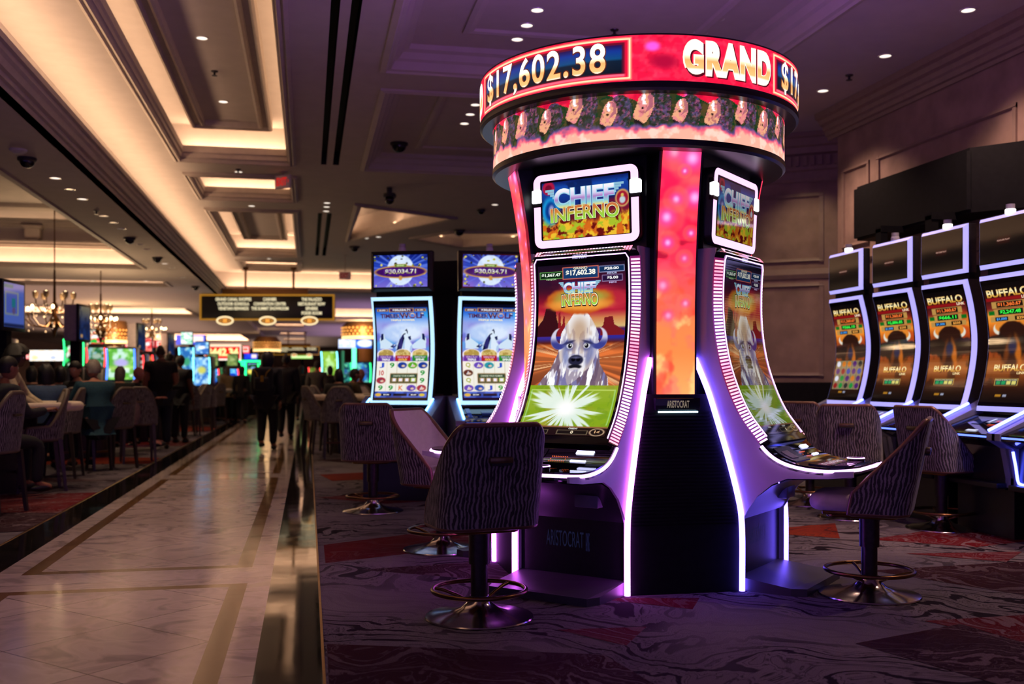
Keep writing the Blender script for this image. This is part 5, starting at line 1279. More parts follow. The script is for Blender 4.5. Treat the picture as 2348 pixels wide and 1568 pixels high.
MT = [('$30,034.71', (.20, .80, .375, .565), L_('#1c0828'), .05), ('$30,034.71', (.21, .79, .39, .555), TXG, .03), ('GRAND', (.43, .57, .645, .69), L_('#d8f0a0'), .03)]
LED_I = glow('ice_led', (.45, .75, 1.0), 1.25)
for k, (px, d, phi, lab) in enumerate(((920, 10.95, -12, 'howling wolf picture slot machine beside the walkway, clear of the kiosk'), (1124, 10.95, 12, 'howling wolf picture slot machine partly covered by the red kiosk column'))):
    p = at(px, d); slot_machine(lab, 'wolf picture machines', p, face_rz(phi), LED_I, glow('cyan_white_led', (.15, .42, 1.0), 6.0), art_wolf(k), wolf_txt(k), art_moon_top(k), MT, False, SCR, False)
# dark backs of the machines that stand behind them
p = at(1034, 11.9); r = thing('rear_slot_cabinet', 'black rear of a machine standing between the two wolf picture machines', 'slot machine', p, face_rz(160))
mb = MB(); mb.box(-.42, .42, -.02, .10, 2.22, 2.66, bev=.01); mb.build('top_monitor', BLACKM, r, 30)
mb = MB(); mb.box(-.10, .14, .0, .2, 0, 2.25); mb.box(-.36, .36, -.25, .3, 0, 1.05, bev=.02); mb.build('cabinet', BLACKM, r, 30)
# long black box on the wall above the machines
mb = MB(); q = [(6.30, 10.86), (6.30, 8.80), (6.62, 8.42), (6.65, 8.42), (6.65, 10.86)]; mb.prism(q[::-1], 2.90, 3.53)
mb.prism([(6.27, 10.88), (6.27, 8.80), (6.30, 8.78), (6.30, 10.88)][::-1], 2.93, 3.50)
o = mb.build('wall_sign_box', BLACKM, None, 30); tag(o, 'long black blank sign box mounted on the wall above the bison picture machines', 'sign box')
for yy in (9.05, 9.95): 
    mb = MB(); mb.box(6.02, 6.3, yy - .06, yy + .06, 2.86, 2.93); mb.box(6.02, 6.10, yy - .05, yy + .05, 2.6, 2.9); mb.build('bracket', BLACKM, o)
mb = MB(); e = (B1 - B0).normalized(); nn = Vector((-e.y, e.x)); a = B0 + e * .2 + nn * .03; b_ = B0 + e * 3.3 + nn * .03
mb.loft([[(p.x, p.y, 0), (p.x, p.y, 1.24), (p.x + nn.x * .28, p.y + nn.y * .28, 1.24), (p.x + nn.x * .28, p.y + nn.y * .28, 0)] for p in (a, b_)])
o = mb.build('low_cabinet', BLACKM); tag(o, 'low black cabinet run along the foot of the angled panelled wall', 'cabinet')
# ================================================================== things on the ceilings
def downlight(px, py, z, label, on_=True, r=.075):
    p = on(px, py, z); t = thing('recessed_downlight', label, 'downlight', (p.x, p.y, z), 0, 'recessed ceiling downlights')
    mb = MB(); mb.lathe([(r * .78, .004), (r * .80, -.006), (r, -.008), (r * 1.04, 0)], 24, cap=False); mb.build('trim_ring', pm('downlight_trim', (.75, .72, .68), .3, .2), t, 40)
    mb = MB(); mb.lathe([(.001, -.001), (r * .80, -.001)], 20, cap=False); mb.build('lens', glow('downlight_lens', (1.0, .86, .72), 1.6) if on_ else pm('downlight_can', (.25, .22, .22), .2, .6), t)
    return t
k = 0
for grp, z, L3 in (('in the tray over the kiosk', 4.93, ((1232, 23), (1208, 58), (1186, 90), (1645, 43), (1607, 75))), ('on the flat ceiling by the wall cornice', ZC, ((2220, 23), (2030, 128), (1887, 208))),
                   ('in the second ceiling tray beside the kiosk', 4.93, ((1065, 283), (1078, 262), (1090, 240))), ('in the long lit walkway coffer', 5.14, ((463, 87), (512, 233))),
                   ('between the walkway coffers', ZC, ((547, 394), (577, 472), (617, 593))), ('under the long beam', ZS, ((127, 408), (160, 434), (189, 456), (238, 495), (259, 510), (279, 524), (322, 560), (336, 571), (378, 604), (394, 613), (420, 636))),
                   ('past the end of the black ceiling slots', ZC, ((750, 465), (749, 474), (748, 484))), ('between the gaming hall recesses', ZS, ((212, 644), (64, 642), (335, 644))), ('before the triangular lit coffer', ZC, ((840, 546), (868, 543), (1135, 469)))):
    for i, (x, y) in enumerate(L3):
        n = len(L3); pos = ['nearest the camera', 'second from the camera', 'third from the camera', 'fourth from the camera', 'fifth from the camera', 'sixth in the row', 'seventh in the row', 'eighth in the row', 'ninth in the row', 'tenth in the row', 'last in the row'][i]
        on_ = z != ZS or i in (0, 2, 8)
        downlight(x, y, z, 'small round downlight %s, %s' % (grp, pos if n > 1 else 'alone'), on_)
def small_dome(px, py, z, label, cat='camera', r=.075, name='security_camera'):
    p = on(px, py, z); t = thing(name, label, cat, (p.x, p.y, z), 0, 'dark dome cameras')
    mb = MB(); mb.lathe([(r * 1.25, 0), (r * 1.25, -.03), (r * 1.05, -.045)], 24); mb.build('mount', pm('camera_mount', (.02, .02, .022), .5), t, 40)
    mb = MB(); mb.lathe([(r * cos(a), -.045 - r * .9 * sin(a)) for a in np.linspace(0, pi / 2 - .01, 8)], 24, cap=False); mb.build('dome', GLOSSB, t, 60)
for x, y, z, lab, r in ((62, 362, ZS, 'large dark dome camera under the beam near the picture edge', .085), (297, 545, ZS, 'dark dome camera halfway along the beam', .085), (360, 590, ZS, 'dark dome camera farther along the beam', .085), (448, 656, ZS, 'small dark dome camera near the far end of the beam', .085),
                        (915, 328, 4.93, 'dark dome camera in the tray beside the kiosk', .11), (1053, 527, ZC, 'dark dome camera beside the lit triangular coffer', .11), (813, 565, ZC, 'dark dome camera over the wolf picture machines', .11), (1103, 480, ZC, 'small dark dome camera near the kiosk neck', .07)):
    small_dome(x, y, z, lab, r=r)
p = on(893, 430, ZC); t = thing('pan_camera', 'cluster of dark pan cameras hanging from the ceiling beside the tray', 'camera', (p.x, p.y, ZC))
mb = MB(); mb.lathe([(.05, 0), (.05, -.10), (.11, -.11), (.11, -.17)], 20); mb.build('mount', pm('camera_mount', (.02, .02, .022), .5), t, 40)
mb = MB(); mb.sphere((0, 0, -.22), .085); mb.sphere((.09, .3, -.09), .06); mb.build('camera_head', GLOSSB, t, 60)
for x, y, z, lab in ((492, 163, 5.14, 'sprinkler head in the long lit coffer'), (546, 388, ZC, 'sprinkler head just past the long lit coffer'), (1409, 68, 4.93, 'sprinkler head above the kiosk rings'), (1947, 172, ZC, 'sprinkler head near the wall cornice'), (221, 483, ZS, 'sprinkler head between the beam downlights')):
    p = on(x, y, z); t = thing('sprinkler_head', lab, 'sprinkler', (p.x, p.y, z)); mb = MB(); mb.lathe([(.045, 0), (.04, -.012), (.014, -.016), (.014, -.05), (.035, -.055), (.035, -.06)], 14); mb.build('body', pm('sprinkler_metal', (.05, .045, .05), .4, .6), t, 40)
p = on(527, 281, 5.14); t = thing('ceiling_speaker', 'round flush speaker grille at the end of the long lit coffer', 'speaker', (p.x, p.y, 5.14)); mb = MB(); mb.lathe([(.001, -.012), (.16, -.010), (.185, -.004), (.19, 0)], 36, cap=False); mb.build('grille', pm('speaker_grille', (.40, .34, .32), .7, 0, .1, 300), t, 40)
p = on(42, 343, ZS); t = thing('smoke_detector', 'pale round smoke detector next to the large dome camera', 'detector', (p.x, p.y, ZS)); mb = MB(); mb.lathe([(.10, 0), (.095, -.02), (.05, -.045), (.01, -.05)], 28); mb.build('body', pm('detector_white', (.6, .58, .6), .4), t, 40)

# ================================================================== signs
def flat(W, H, y0, xc=0, zc=0):
    return lambda u, v, off=0.0: np.stack([xc + (np.asarray(u) - .5) * W, y0 - off + 0 * np.asarray(u), zc + (np.asarray(v) - .5) * H], -1)
def wayfinder(px, d, W, H, zc, cols, eyes, label, posts, ztop):
    r = thing('wayfinding_sign', label, 'sign', at(px, d), face_rz(1.0), 'hanging wayfinding signs')
    mb = MB(); mb.box(-W / 2, W / 2, -.02, .16, zc - H / 2, zc + H / 2, bev=.02); mb.build('board', pm('sign_black', (.006, .006, .006), .35), r, 30)
    mb = MB(); f = .055 * H / .8; o = rc(-W / 2, W / 2, zc - H / 2, zc + H / 2); i = inset(o, f); V = [(x, -.045, z) for x, z in o] + [(x, -.045, z) for x, z in i] + [(x, -.02, z) for x, z in o] + [(x, -.02, z) for x, z in i]
    F = []
    for k in range(4): j = (k + 1) % 4; F += [(k, j, 4 + j, 4 + k), (8 + k, 8 + j, j, k), (4 + k, 4 + j, 12 + j, 12 + k)]
    mb.add(V, F); mb.build('gold_frame', glow('lit_gold_frame', rgb('#b07a20'), .75), r)
    fs = flat(W, H, -.021, 0, zc); mb = MB()
    for (uc, lines) in cols:
        for k, (s, wd) in enumerate(lines):
            v1 = .87 - .175 * k; put_text(mb, fs, s, (uc - wd / 2, uc + wd / 2, v1 - .125, v1), L_('#f4e4b8'), .004, .035)
    mb.build('lettering', screen_mat('lit_lettering', 1.1, .4, .3), r)
    for uc in eyes:
        e = MB(); cx = (uc - .5) * W; cz = zc - H / 2 - .01; rx, rz_ = .058 * W, .115 * H * 1.25
        e.tube([(cx + rx * cos(2 * pi * k / 28), -.06, cz + rz_ * sin(2 * pi * k / 28)) for k in range(28)], .028 * H / .8, 6, True); em = e.build('eye_emblem', glow('lit_cream', rgb('#ffe6b0'), 1.2), r, 60)
        e = MB(); e.loft([[(cx + rx * .93 * cos(2 * pi * k / 24), y, cz + rz_ * .93 * sin(2 * pi * k / 24)) for k in range(24)] for y in (-.055, -.01)]); e.build('eye_plate', pm('sign_black', (.006, .006, .006), .35), em)
        e = MB(); 
        lens = [(cx + rx * .72 * q, -.058, cz + rz_ * .5 * (1 - q * q)) for q in np.linspace(-1, 1, 12)] + [(cx + rx * .72 * q, -.058, cz - rz_ * .5 * (1 - q * q)) for q in np.linspace(1, -1, 12)][1:-1]
        e.tube(lens, .012, 5, True); e.lathe([(.001, 0), (rx * .30, 0)], 16, cap=False) if False else None
        e.sphere((cx, -.06, cz), rx * .30, 12, 8, sc=(1, .2, .8)); e.build('eye_iris', glow('lit_amber', rgb('#f0a040'), 1.0), em, 60)
    mb = MB(); mb.box(-W * .34, W * .30, .02, .14, zc + H / 2, zc + H / 2 + .17); mb.build('top_bar', BRONZE, r)
    for x in posts: mb = MB(); mb.lathe([(.035, zc + H / 2 + .1), (.035, ztop - .1), (.09, ztop - .08), (.09, ztop)], 14, (x, .08)); mb.build('hanger', BRONZE, r, 40)
wayfinder(613, 31.0, 4.10, .80, 3.48, ((.25, (('GRAND CANAL SHOPPES', .265), ('OUTDOOR GONDOLA', .235), ('VENETIAN REWARDS', .225))), (.52, (('CASHIER', .10), ('CONVENTION CENTER', .24), ('THE SUMMIT SHOWROOM', .275))), (.83, (('THE PALAZZO', .15), ('RESTAURANT ROW', .20), ('SPHERE', .09), ('POKER ROOM', .15)))), (.19, .505, .815),
          'large gold framed black sign hanging over the walkway with three eye emblems', (-.68, .78), ZC)
wayfinder(680, 60.0, 2.7, .50, 2.98, ((.2, (('GRAND CANAL', .26), ('GONDOLA', .34), ('REWARDS', .2))), (.52, (('CONVENTION', .24), ('SHOWROOM', .3))), (.83, (('PALAZZO', .2), ('SPHERE', .2)))), (.45, .78), 'small gold framed hanging sign much farther down the walkway', (-.5, .5), 4.1)
def exit_sign(px, d, z, phi, label, lit, zt):
    r = thing('exit_sign', label, 'exit sign', at(px, d), face_rz(phi), 'ceiling exit signs')
    mb = MB(); mb.box(-.16, .16, -.02, .02, z - .11, z + .11, bev=.006); mb.build('panel', pm('exit_panel', (.75, .66, .66), .4), r, 30)
    fs = flat(.32, .22, -.0205, 0, z); mb = MB(); put_text(mb, fs, 'EXIT', (.12, .80, .2, .82), tuple(np.array((.55, .012, .01)) * lit), .002, .04); mb.build('lettering', screen_mat('exit_red', 1.0, .4, .3), r); mb = MB(); put_text(mb, fs, '>', (.84, .93, .4, .65), tuple(np.array((.55, .012, .01)) * lit), .002, .03); mb.build('arrow', screen_mat('exit_red', 1.0, .4, .3), r)
    mb = MB(); mb.lathe([(.015, z + .1), (.015, zt - .02), (.07, zt - .015), (.07, zt)], 12); mb.build('hanger', PLASTER, r, 40)
exit_sign(649, 16.8, zat(417, 16.8), -28, 'red lettered exit sign hanging in front of the short lit coffer', 1.0, ZC)
exit_sign(791, 28.0, zat(632, 28.0), 0, 'dim dark red exit sign far off above the walkway side', .25, ZC)

# ================================================================== gaming tables, their chairs and display posts
DARKWOOD = pm('dark_chair_wood', (.030, .020, .015), .4, 0, .3, 20, stretch=(1, 1, 6))
def make_chair(label, group):
    r = thing('gaming_chair', label, 'chair', (0, 0, 0), 0, group)
    o, i, wl = shell_parts(.285, -.25, .16, .20, .60, 1.15, .72, .07, .05, rnd=.24, nU=40, nV=10)
    bk = o.build('backrest', ZEBRA, r, 60); i.build('back_lining', CREAM, bk, 60); wl.build('welting', pm('brown_welting', (.10, .07, .05), .5), bk, 60)
    mb = MB(); slab(mb, .46, .52, .58, .70, .12, .05, 0, .02, seg=3, crown=.02); mb.build('seat', CREAM, r, 60)
    for sx in (-1, 1):
        for y0, y1 in ((.20, .24), (-.20, -.26)):
            mb = MB(); mb.loft([[(sx * (x + dx) , y + dy, z) for dx, dy in ((-w, -w), (w, -w), (w, w), (-w, w))] for x, y, z, w in ((.21, y0, .60, .024), (.23, y1, 0, .016))]); mb.build('leg', DARKWOOD, r)
    mb = MB(); mb.box(-.22, .22, .215, .245, .22, .25); mb.build('foot_rail', BRONZE, r)
    mb = MB(); mb.box(-.06, .06, -.33, -.29, .93, .955, bev=.008); mb.build('pull_handle', pm('antique_handle', rgb('#6f6044'), .35, .8), bk, 30)
    return r
GC = 'high backed chairs at the gaming tables'
ch0 = make_chair('cream lined gaming chair turned sideways at the table edge nearest the camera', GC)
c0 = at(88, 11.7); ch0.location = c0; ch0.rotation_euler = (0, 0, head_rz(-122))
CH = ((-30, 9.7, -85, 'gaming chair cut by the picture edge, only its arched side in view'), (134, 13.3, -100, 'gaming chair squeezed between the sideways chair and the square-on arched back'), (175, 14.4, -24, 'gaming chair seen square from behind, arched zebra back below the man in black'),
      (256, 14.6, -62, 'gaming chair carrying the grey haired person in teal'), (316, 15.7, -26, 'gaming chair with a pale coat beside it, in front of the large standing man'),
      (411, 23.0, -80, 'first gaming chair past the standing men along the walkway'), (431, 23.3, -25, 'second gaming chair past the standing men, its dark back square on'), (453, 25.0, -80, 'third gaming chair past the standing men, cream inside showing'), (469, 25.4, -25, 'fourth gaming chair past the standing men'), (489, 27.0, -60, 'gaming chair next to the dealer in a red vest'),
      (736, 17.6, 55, 'gaming chair just across the walkway, its cream inside turned to the marble'), (752, 18.6, 55, 'second cream sided gaming chair across the walkway'), (776, 16.6, -12, 'square-on zebra gaming chair left of the wolf picture machine'), (803, 17.4, 18, 'gaming chair half behind the square-on one, near the wolf picture machine'), (828, 19.5, 170, 'gaming chair facing the camera, cream back above the purple stool'), (826, 20.6, 150, 'gaming chair under the seated bald person across the walkway'))
for px, d, psi, lab in CH: dup(ch0, at(px, d), head_rz(psi), lab.replace('left of', 'beside'))
FELT = pm('table_felt', (.02, .05, .07), .9, 0, .1, 60)
def table(px, d, phi, W, label):
    r = thing('gaming_table', label, 'table', at(px, d), face_rz(phi), 'gaming tables')
    P = rrect(W, 1.25, .5, 8)
    mb = MB(); mb.prism(P, .93, .965); mb.build('tabletop', FELT, r)
    mb = MB(); mb.tube([(x, y, .965) for x, y in P], .055, 10, True); mb.build('padded_rail', CREAM, r, 60)
    mb = MB(); mb.prism(rrect(W * .62, .7, .3, 6), 0, .94); mb.build('pedestal', DARKWOOD, r, 40)
    mb = MB(); mb.box(-.22, .22, .15, .45, .965, 1.02, bev=.01); mb.build('chip_tray', BLACKP, r, 30)
table(-70, 11.4, 60, 2.4, 'gaming table at the picture edge with a rounded cream padded rail'); table(150, 16.6, 50, 2.2, 'gaming table between the woman in denim and the man in black'); table(300, 21.0, 50, 2.2, 'gaming table behind the large standing man'); table(440, 29.0, 50, 2.2, 'gaming table worked by the dealer in a red vest'); table(838, 18.0, -40, 2.2, 'gaming table across the walkway with a cream rail')
def tv_art(seed):
    A = Art(40, 40, 1.0, '#4a62b8'); g = np.random.default_rng(seed)
    if seed == 0:
        A.put(A.rect(0, .45, .88, .97, .01), '#1c6a7c'); A.put(A.rect(.05, .72, .28, .80, .02), '#8a9480'); A.put(A.rect(.10, .66, .31, .77, .02), '#4a5ab0'); A.put(A.rect(.38, .56, .45, .66, .02), '#1c7080'); A.put(A.ell(.48, .38, .08, .08, .3), '#5a4a78'); A.put(A.rect(0, 1, 0, .08, .02), '#14204a')
    else:
        A.vgrad([(0, '#10306a'), (.5, '#20305c'), (1, '#7a7458')]); A.put(.7 * sstep(.45, .6, A.n(5, 3, seed)), '#141c38'); A.put(A.rect(.1, .3, .05, .15, .02), '#c89a60')
    return A
def tv(px, d, y0, y1, phi, W, label, seed):
    z0, z1 = zat(y1, d), zat(y0, d); r = thing('table_display', label, 'display', at(px, d), face_rz(phi), 'displays on posts at the gaming tables')
    mb = MB(); mb.box(-W / 2, W / 2, 0, .24, z0, z1, bev=.01); mb.build('housing', pm('mauve_housing', (.50, .42, .46), .5), r, 30)
    mb = MB(); mb.box(-W / 2 - .02, W / 2 + .02, -.035, .01, z0 - .02, z1 + .01, bev=.008); mb.build('bezel', BLACKP, r, 30)
    f = flat(W - .05, z1 - z0 - .06, -.036, 0, (z0 + z1) / 2); mb = MB(); art_mesh(mb, f, tv_art(seed), .001); mb.build('screen', screen_mat('tv_screen', .75), r)
    mb = MB(); mb.box(-.07, .07, .03, .21, 0, z0); mb.box(-.12, .12, .0, .24, 0, .05); mb.build('post', BLACKM, r)
tv(26, 13.2, 645, 756, 92, .62, 'blue lit display on a black post at the picture edge', 0); tv(190, 19.0, 700, 782, 93, .58, 'second display on a post, dark picture, beside the chandelier', 2); tv(322, 26.5, 742, 803, 90, .55, 'narrow grey sided display post above the bald man', 3); tv(391, 36.0, 765, 815, 86, .55, 'farthest display post, above the standing men', 4)

# ================================================================== chandeliers and gilded canopies
def chandelier(px, d, zc, R, label, ztop=3.9):
    r = thing('chandelier', label, 'chandelier', at(px, d, 0), 0, 'crystal chandeliers of the gaming hall')
    mb = MB(); mb.lathe([(.02, zc + .75 * R + .5), (.03, zc + .3), (.07, zc + .22), (.03, zc + .05), (.10, zc - .05), (.13, zc - .15), (.05, zc - .30), (.02, zc - .42)], 14); mb.lathe([(.012, zc + .3), (.012, ztop)], 8); mb.build('stem', BRONZE, r, 40)
    for tier, (n, rr, dz) in enumerate(((9, R, 0), (6, R * .6, .30))):
        for k in range(n):
            a = 2 * pi * k / n + tier * .3; c, s = cos(a), sin(a)
            mb = MB(); mb.tube([(c * q * rr, s * q * rr, zc + dz + h) for q, h in ((.08, -.05), (.35, -.22), (.7, -.20), (.95, -.05), (1.0, .08))], .014, 6); am = mb.build('arm', BRONZE, r, 60)
            mb = MB(); mb.sphere((c * rr, s * rr, zc + dz + .17), .030, 10, 7, sc=(1, 1, 1.5)); mb.build('bulb', glow('candle_bulb', (1.0, .72, .36), 8.0), am, 60)
            mb = MB(); mb.lathe([(.035, zc + dz + .07), (.055, zc + dz + .12), (.062, zc + dz + .20)], 12, (c * rr, s * rr), cap=False); mb.build('glass_shade', pm('shade_glass', (.32, .22, .13), .15, 0, .1, 10, spec=.8), am, 60) if tier == 1 else None
            mb = MB()
            for q in (.0, .12, .24): mb.sphere((c * rr * .98, s * rr * .98, zc + dz - .05 - q), .022, 6, 5)
            mb.build('crystal_drop', pm('crystal', (.55, .48, .42), .08, 0, .1, 30, spec=1.0), am)
    q = at(px, d); lamp('chandelier_glow', 'POINT', (q.x, q.y, zc - .1), 150, (1.0, .66, .36), .35)
chandelier(125, 21.0, 2.58, .60, 'large crystal chandelier with candle bulbs beside the first display post', 4.98); chandelier(231, 24.5, 2.58, .36, 'smaller crystal chandelier behind the second display post'); chandelier(348, 38.0, 3.02, .5, 'distant chandelier between the farther display posts', 4.55)
def canopy(px, d, y0, y1, R, label):
    z0, z1 = zat(y1, d), zat(y0, d); r = thing('gilded_canopy', label, 'canopy', at(px, d, 0), 0, 'gilded bulb canopies over the far aisles')
    mb = MB(); mb.lathe([(R * .72, z1 + .25), (R, z1), (R, z0 + .25 * (z1 - z0)), (R * .95, z0)], 32); mb.lathe([(R * .5, 0), (R * .5, z0)], 24); mb.build('body', pm('gilded_wood', (.20, .09, .03), .35, .3), r, 40)
    mb = MB(); mb.lathe([(R * 1.02, z0), (R * 1.02, z0 + .22 * (z1 - z0))], 32, cap=False); mb.build('light_band', glow('warm_band', (1.0, .62, .25), 2.2), r, 60)
    mb = MB()
    for row in range(3):
        for k in range(30): a = 2 * pi * k / 30 + .1 * row; mb.sphere((R * 1.02 * cos(a), R * 1.02 * sin(a), z0 + (.36 + .24 * row) * (z1 - z0)), .05 * R, 6, 5)
    o = mb.build('bulbs', glow('amber_bulb', (1.0, .45, .10), 1.1), r); o['kind'] = 'stuff'
    q = at(px, d - R - .5); lamp('canopy_glow', 'POINT', (q.x, q.y, (z0 + z1) / 2), 20 if px == 612 else 120, (1.0, .62, .30), .3)
canopy(262, 36.0, 752, 788, .56, 'gilded bulb canopy behind the green far machines'); canopy(612, 58.0, 782, 806, .75, 'gilded bulb canopy far down beside the walking pair'); canopy(832, 50.0, 748, 778, 1.0, 'gilded bulb canopy beyond the wolf picture machine')

# ================================================================== distant slot machines and lit signs
def far_art(c, seed):
    A = Art(22, 34, .62, c[0]); A.put(sstep(.45, .6, A.n(5, 3, seed)), c[1]); A.put(.9 * sstep(.55, .65, A.n(7, 3, seed + 9)), c[2]); A.put(A.ell(.5, .55, .18, .13, .4), c[3]); return A
def far_machine(px, d, w, z0, z1, phi, cols, led, label, top=None, seed=1):
    r = thing('slot_machine', label, 'slot machine', at(px, d, 0), face_rz(phi), 'distant lit slot machines')
    mb = MB(); mb.box(-w / 2 - .04, w / 2 + .04, .03, .55, 0, z1 + .05, bev=.02); mb.box(-w / 2 - .04, w / 2 + .04, -.25, .1, .6, z0 - .06, bev=.02); mb.build('cabinet', BLACKP, r, 30)
    def f(u, v, off=0.0):
        v = np.asarray(v); return np.stack([(np.asarray(u) - .5) * w, .02 - off - .10 * (2 * v - 1) ** 2, z0 + (z1 - z0) * v], -1)
    mb = MB(); art_mesh(mb, f, far_art(cols, seed), .02); mb.build('screen', screen_mat('far_screen', 1.25, .2, .3), r)
    for sx in (-1, 1): mb = MB(); mb.tube([(sx * (w / 2 + .03), -.10 + .07 * (1 - (2 * q - 1) ** 2), z0 + (z1 - z0) * q) for q in np.linspace(0, 1, 7)], .02, 6); mb.build('edge_light', led, r, 60)
    if top:
        mb = MB(); mb.box(-w / 2, w / 2, 0, .12, z1 + .08, z1 + .5, bev=.03); mb.build('topper', BLACKP, r, 30)
        ft = flat(w * .92, .36, -.004, 0, z1 + .29); mb = MB(); art_mesh(mb, ft, far_art(top, seed + 3), .002); mb.build('topper_screen', screen_mat('far_screen', 1.25, .2, .3), r)
GRN, RED, BLU, CYN, PUR = (glow('far_%s' % n, c, 3.0) for n, c in (('green', (.03, .9, .22)), ('red', (1, .05, .05)), ('blue', (.06, .2, 1)), ('cyan', (.2, .8, .9)), ('purple', (.5, .1, 1))))
FM = ((170, 27, .42, 1.65, 2.35, 12, ('#0c3a14', '#20e060', '#f0fff0', '#ff3050'), GRN, 'distant machine glowing green and red with crossed white bars', ('#e03050', '#ff5a70', '#ffffff', '#fff0f0')),
      (221, 27, .40, 1.62, 2.12, 8, ('#2a6a3c', '#8aa87c', '#90b8c8', '#9ab0a0'), RED, 'distant machine with a red edge light and a green topper', ('#20c040', '#ff4040', '#f0fff0', '#ffffff')),
      (278, 24, .56, 1.28, 2.00, 10, ('#5cae3c', '#8ad060', '#c8e8e0', '#b0a8e0'), BLU, 'distant machine with a broad pale green screen and blue edges', None),
      (313, 27, .32, 1.35, 1.92, 6, ('#3a0c0c', '#601414', '#a8b0a8', '#98b8b8'), RED, 'distant machine with a dark red screen', ('#e04848', '#ff7a70', '#ffb0a0', '#ffffff')),
      (338, 28, .26, 1.35, 1.95, 4, ('#8a1c10', '#c04a1c', '#c08040', '#602010'), RED, 'distant machine framed in red neon below the narrow display post', ('#e04040', '#ff8070', '#ffd0c0', '#ffffff')),
      (428, 31, .36, 1.3, 2.25, 8, ('#2a68b0', '#5ab0d8', '#c0f0f0', '#3a9a70'), CYN, 'distant machine with a tall pale blue screen behind the man in black', ('#c8f0e0', '#ffffff', '#60d0a0', '#ffffff')),
      (441, 33, .34, 1.2, 1.85, -8, ('#10301c', '#20a050', '#d02838', '#e0c040'), GRN, 'distant machine with green ring lights', ('#5a1c8a', '#a020c0', '#3040d0', '#e060e0')),
      (463, 31, .44, 1.1, 1.95, 0, ('#3a78c8', '#70b0e8', '#b8e0f0', '#c8c860'), CYN, 'distant machine with a bright sky blue screen', ('#3a70c0', '#80c0f0', '#c0f0ff', '#ffffff')),
      (487, 33, .36, 1.2, 1.62, 4, ('#1c60d8', '#30a0f0', '#80d0ff', '#1040c0'), RED, 'first blue screened machine under the red jackpot sign', ('#607840', '#7a9048', '#90a060', '#a0b070')),
      (533, 33, .36, 1.2, 1.62, -4, ('#1c60d8', '#30a0f0', '#80d0ff', '#1040c0'), RED, 'second blue screened machine under the red jackpot sign', ('#607840', '#7a9048', '#90a060', '#a0b070')),
      (575, 36, .50, 1.2, 1.85, 0, ('#183018', '#2a7a40', '#80a0e0', '#f0e060'), GRN, 'distant machine inside a green neon frame', None),
      (757, 30, .42, 1.25, 2.1, -10, ('#6aa82c', '#90c040', '#c8f0b0', '#b0e090'), CYN, 'distant machine with a pale leaf green screen across the walkway', None),
      (790, 32, .42, 1.2, 1.8, -10, ('#0c3a44', '#2a8a80', '#6ad0a0', '#2a5a90'), GRN, 'distant teal machine under the long white sign', None),
      (834, 32, .42, 1.2, 1.8, -10, ('#0c3a60', '#2a6ac0', '#70d0c0', '#3a4a90'), GRN, 'second teal machine under the long white sign', None),
      (722, 40, .40, 1.3, 1.75, -5, ('#486a20', '#6a9040', '#8a4a30', '#507030'), RED, 'distant machine beside the man in grey', None),
      (4, 24, .34, 1.75, 2.2, 10, ('#c8303a', '#ff5a50', '#ff9080', '#ffd0c0'), BLU, 'distant pink lit machine at the picture edge', None), (1006, 30, .3, 1.2, 1.95, -5, ('#30a0a0', '#e08060', '#c0f0f0', '#8040c0'), CYN, 'sliver of a bright machine between the two wolf picture machines', None))
for k, (px, d, w, z0, z1, phi, cols, led, lab, top) in enumerate(FM): far_machine(px, d, w, z0, z1, phi, cols, led, lab, top, 3 + 2 * k)
def lit_sign(px, d, x0, x1, y0, y1, paint, label, txt=(), strength=1.6, legs=True):
    W = (x1 - x0) * d / FPX; z0, z1 = zat(y1, d), zat(y0, d); r = thing('lit_sign', label, 'sign', at((x0 + x1) / 2, d, 0), face_rz(0), 'lit signs over the far machines')
    mb = MB(); mb.box(-W / 2, W / 2, .0, .25, z0, z1, bev=.02); mb.build('housing', BLACKP, r, 30)
    f = flat(W, z1 - z0, -.002, 0, (z0 + z1) / 2); A = Art(60, 24, W / (z1 - z0)); paint(A); sm = screen_mat('far_sign_%d' % int(strength * 10), strength, .3, .3)
    mb = MB(); art_mesh(mb, f, A, .001)
    for s, rect, c in txt: put_text(mb, f, s, rect, c, .006, .05)
    mb.build('face', sm, r)
    mb = MB(); mb.box(-.08, .08, .05, .2, 0, z0); mb.build('post', BLACKM, r)
def p_jack(A): A.put(A.rect(-1, 2, -1, 2), '#ffe8d8'); A.put(A.rect(.035, .965, .10, .86, .01), '#f01410'); A.put(A.rect(.0, 1, .88, 1, .02), '#ffd8b0')
def p_white(A): A.put(A.rect(-1, 2, -1, 2), '#fff0d8'); A.put(.8 * sstep(.52, .62, A.n(3, 3, 4)), '#ffffff'); A.put(A.ell(.55, .3, .3, .2, .4) * .7, '#8aa0d0'); A.put(A.ell(.12, .3, .3, .2, .4) * .6, '#ffb070')
def p_red(A): A.put(A.rect(-1, 2, -1, 2), '#e84048'); A.put(A.rect(.12, .88, .2, .85, .03), '#ffe0d8'); A.put(A.rect(.22, .78, .35, .72, .03), '#ff6048')
def p_blue(A): A.put(A.rect(-1, 2, -1, 2), '#1c3ae0'); A.put(.8 * sstep(.5, .6, A.n(3, 3, 4)), '#3050ff'); A.put(A.rect(.55, .95, .25, .9, .03), '#ffe8e0')
def p_bw(A): A.put(A.rect(-1, 2, -1, 2), '#c8d8ff'); A.put(A.rect(.52, 2, -.1, 2, .01), '#2a6ae0'); A.put(A.ell(.80, .55, .9, .42, .1), '#f0f6ff'); A.put(.8 * sstep(.5, .6, A.n(3, 3, 8)) * A.rect(0, .5, .2, .9), '#ffffff')
def p_green(A): A.put(A.rect(-1, 2, -1, 2), '#a0e060'); A.put(A.rect(0, 1, .3, .7), '#e8ffc0')
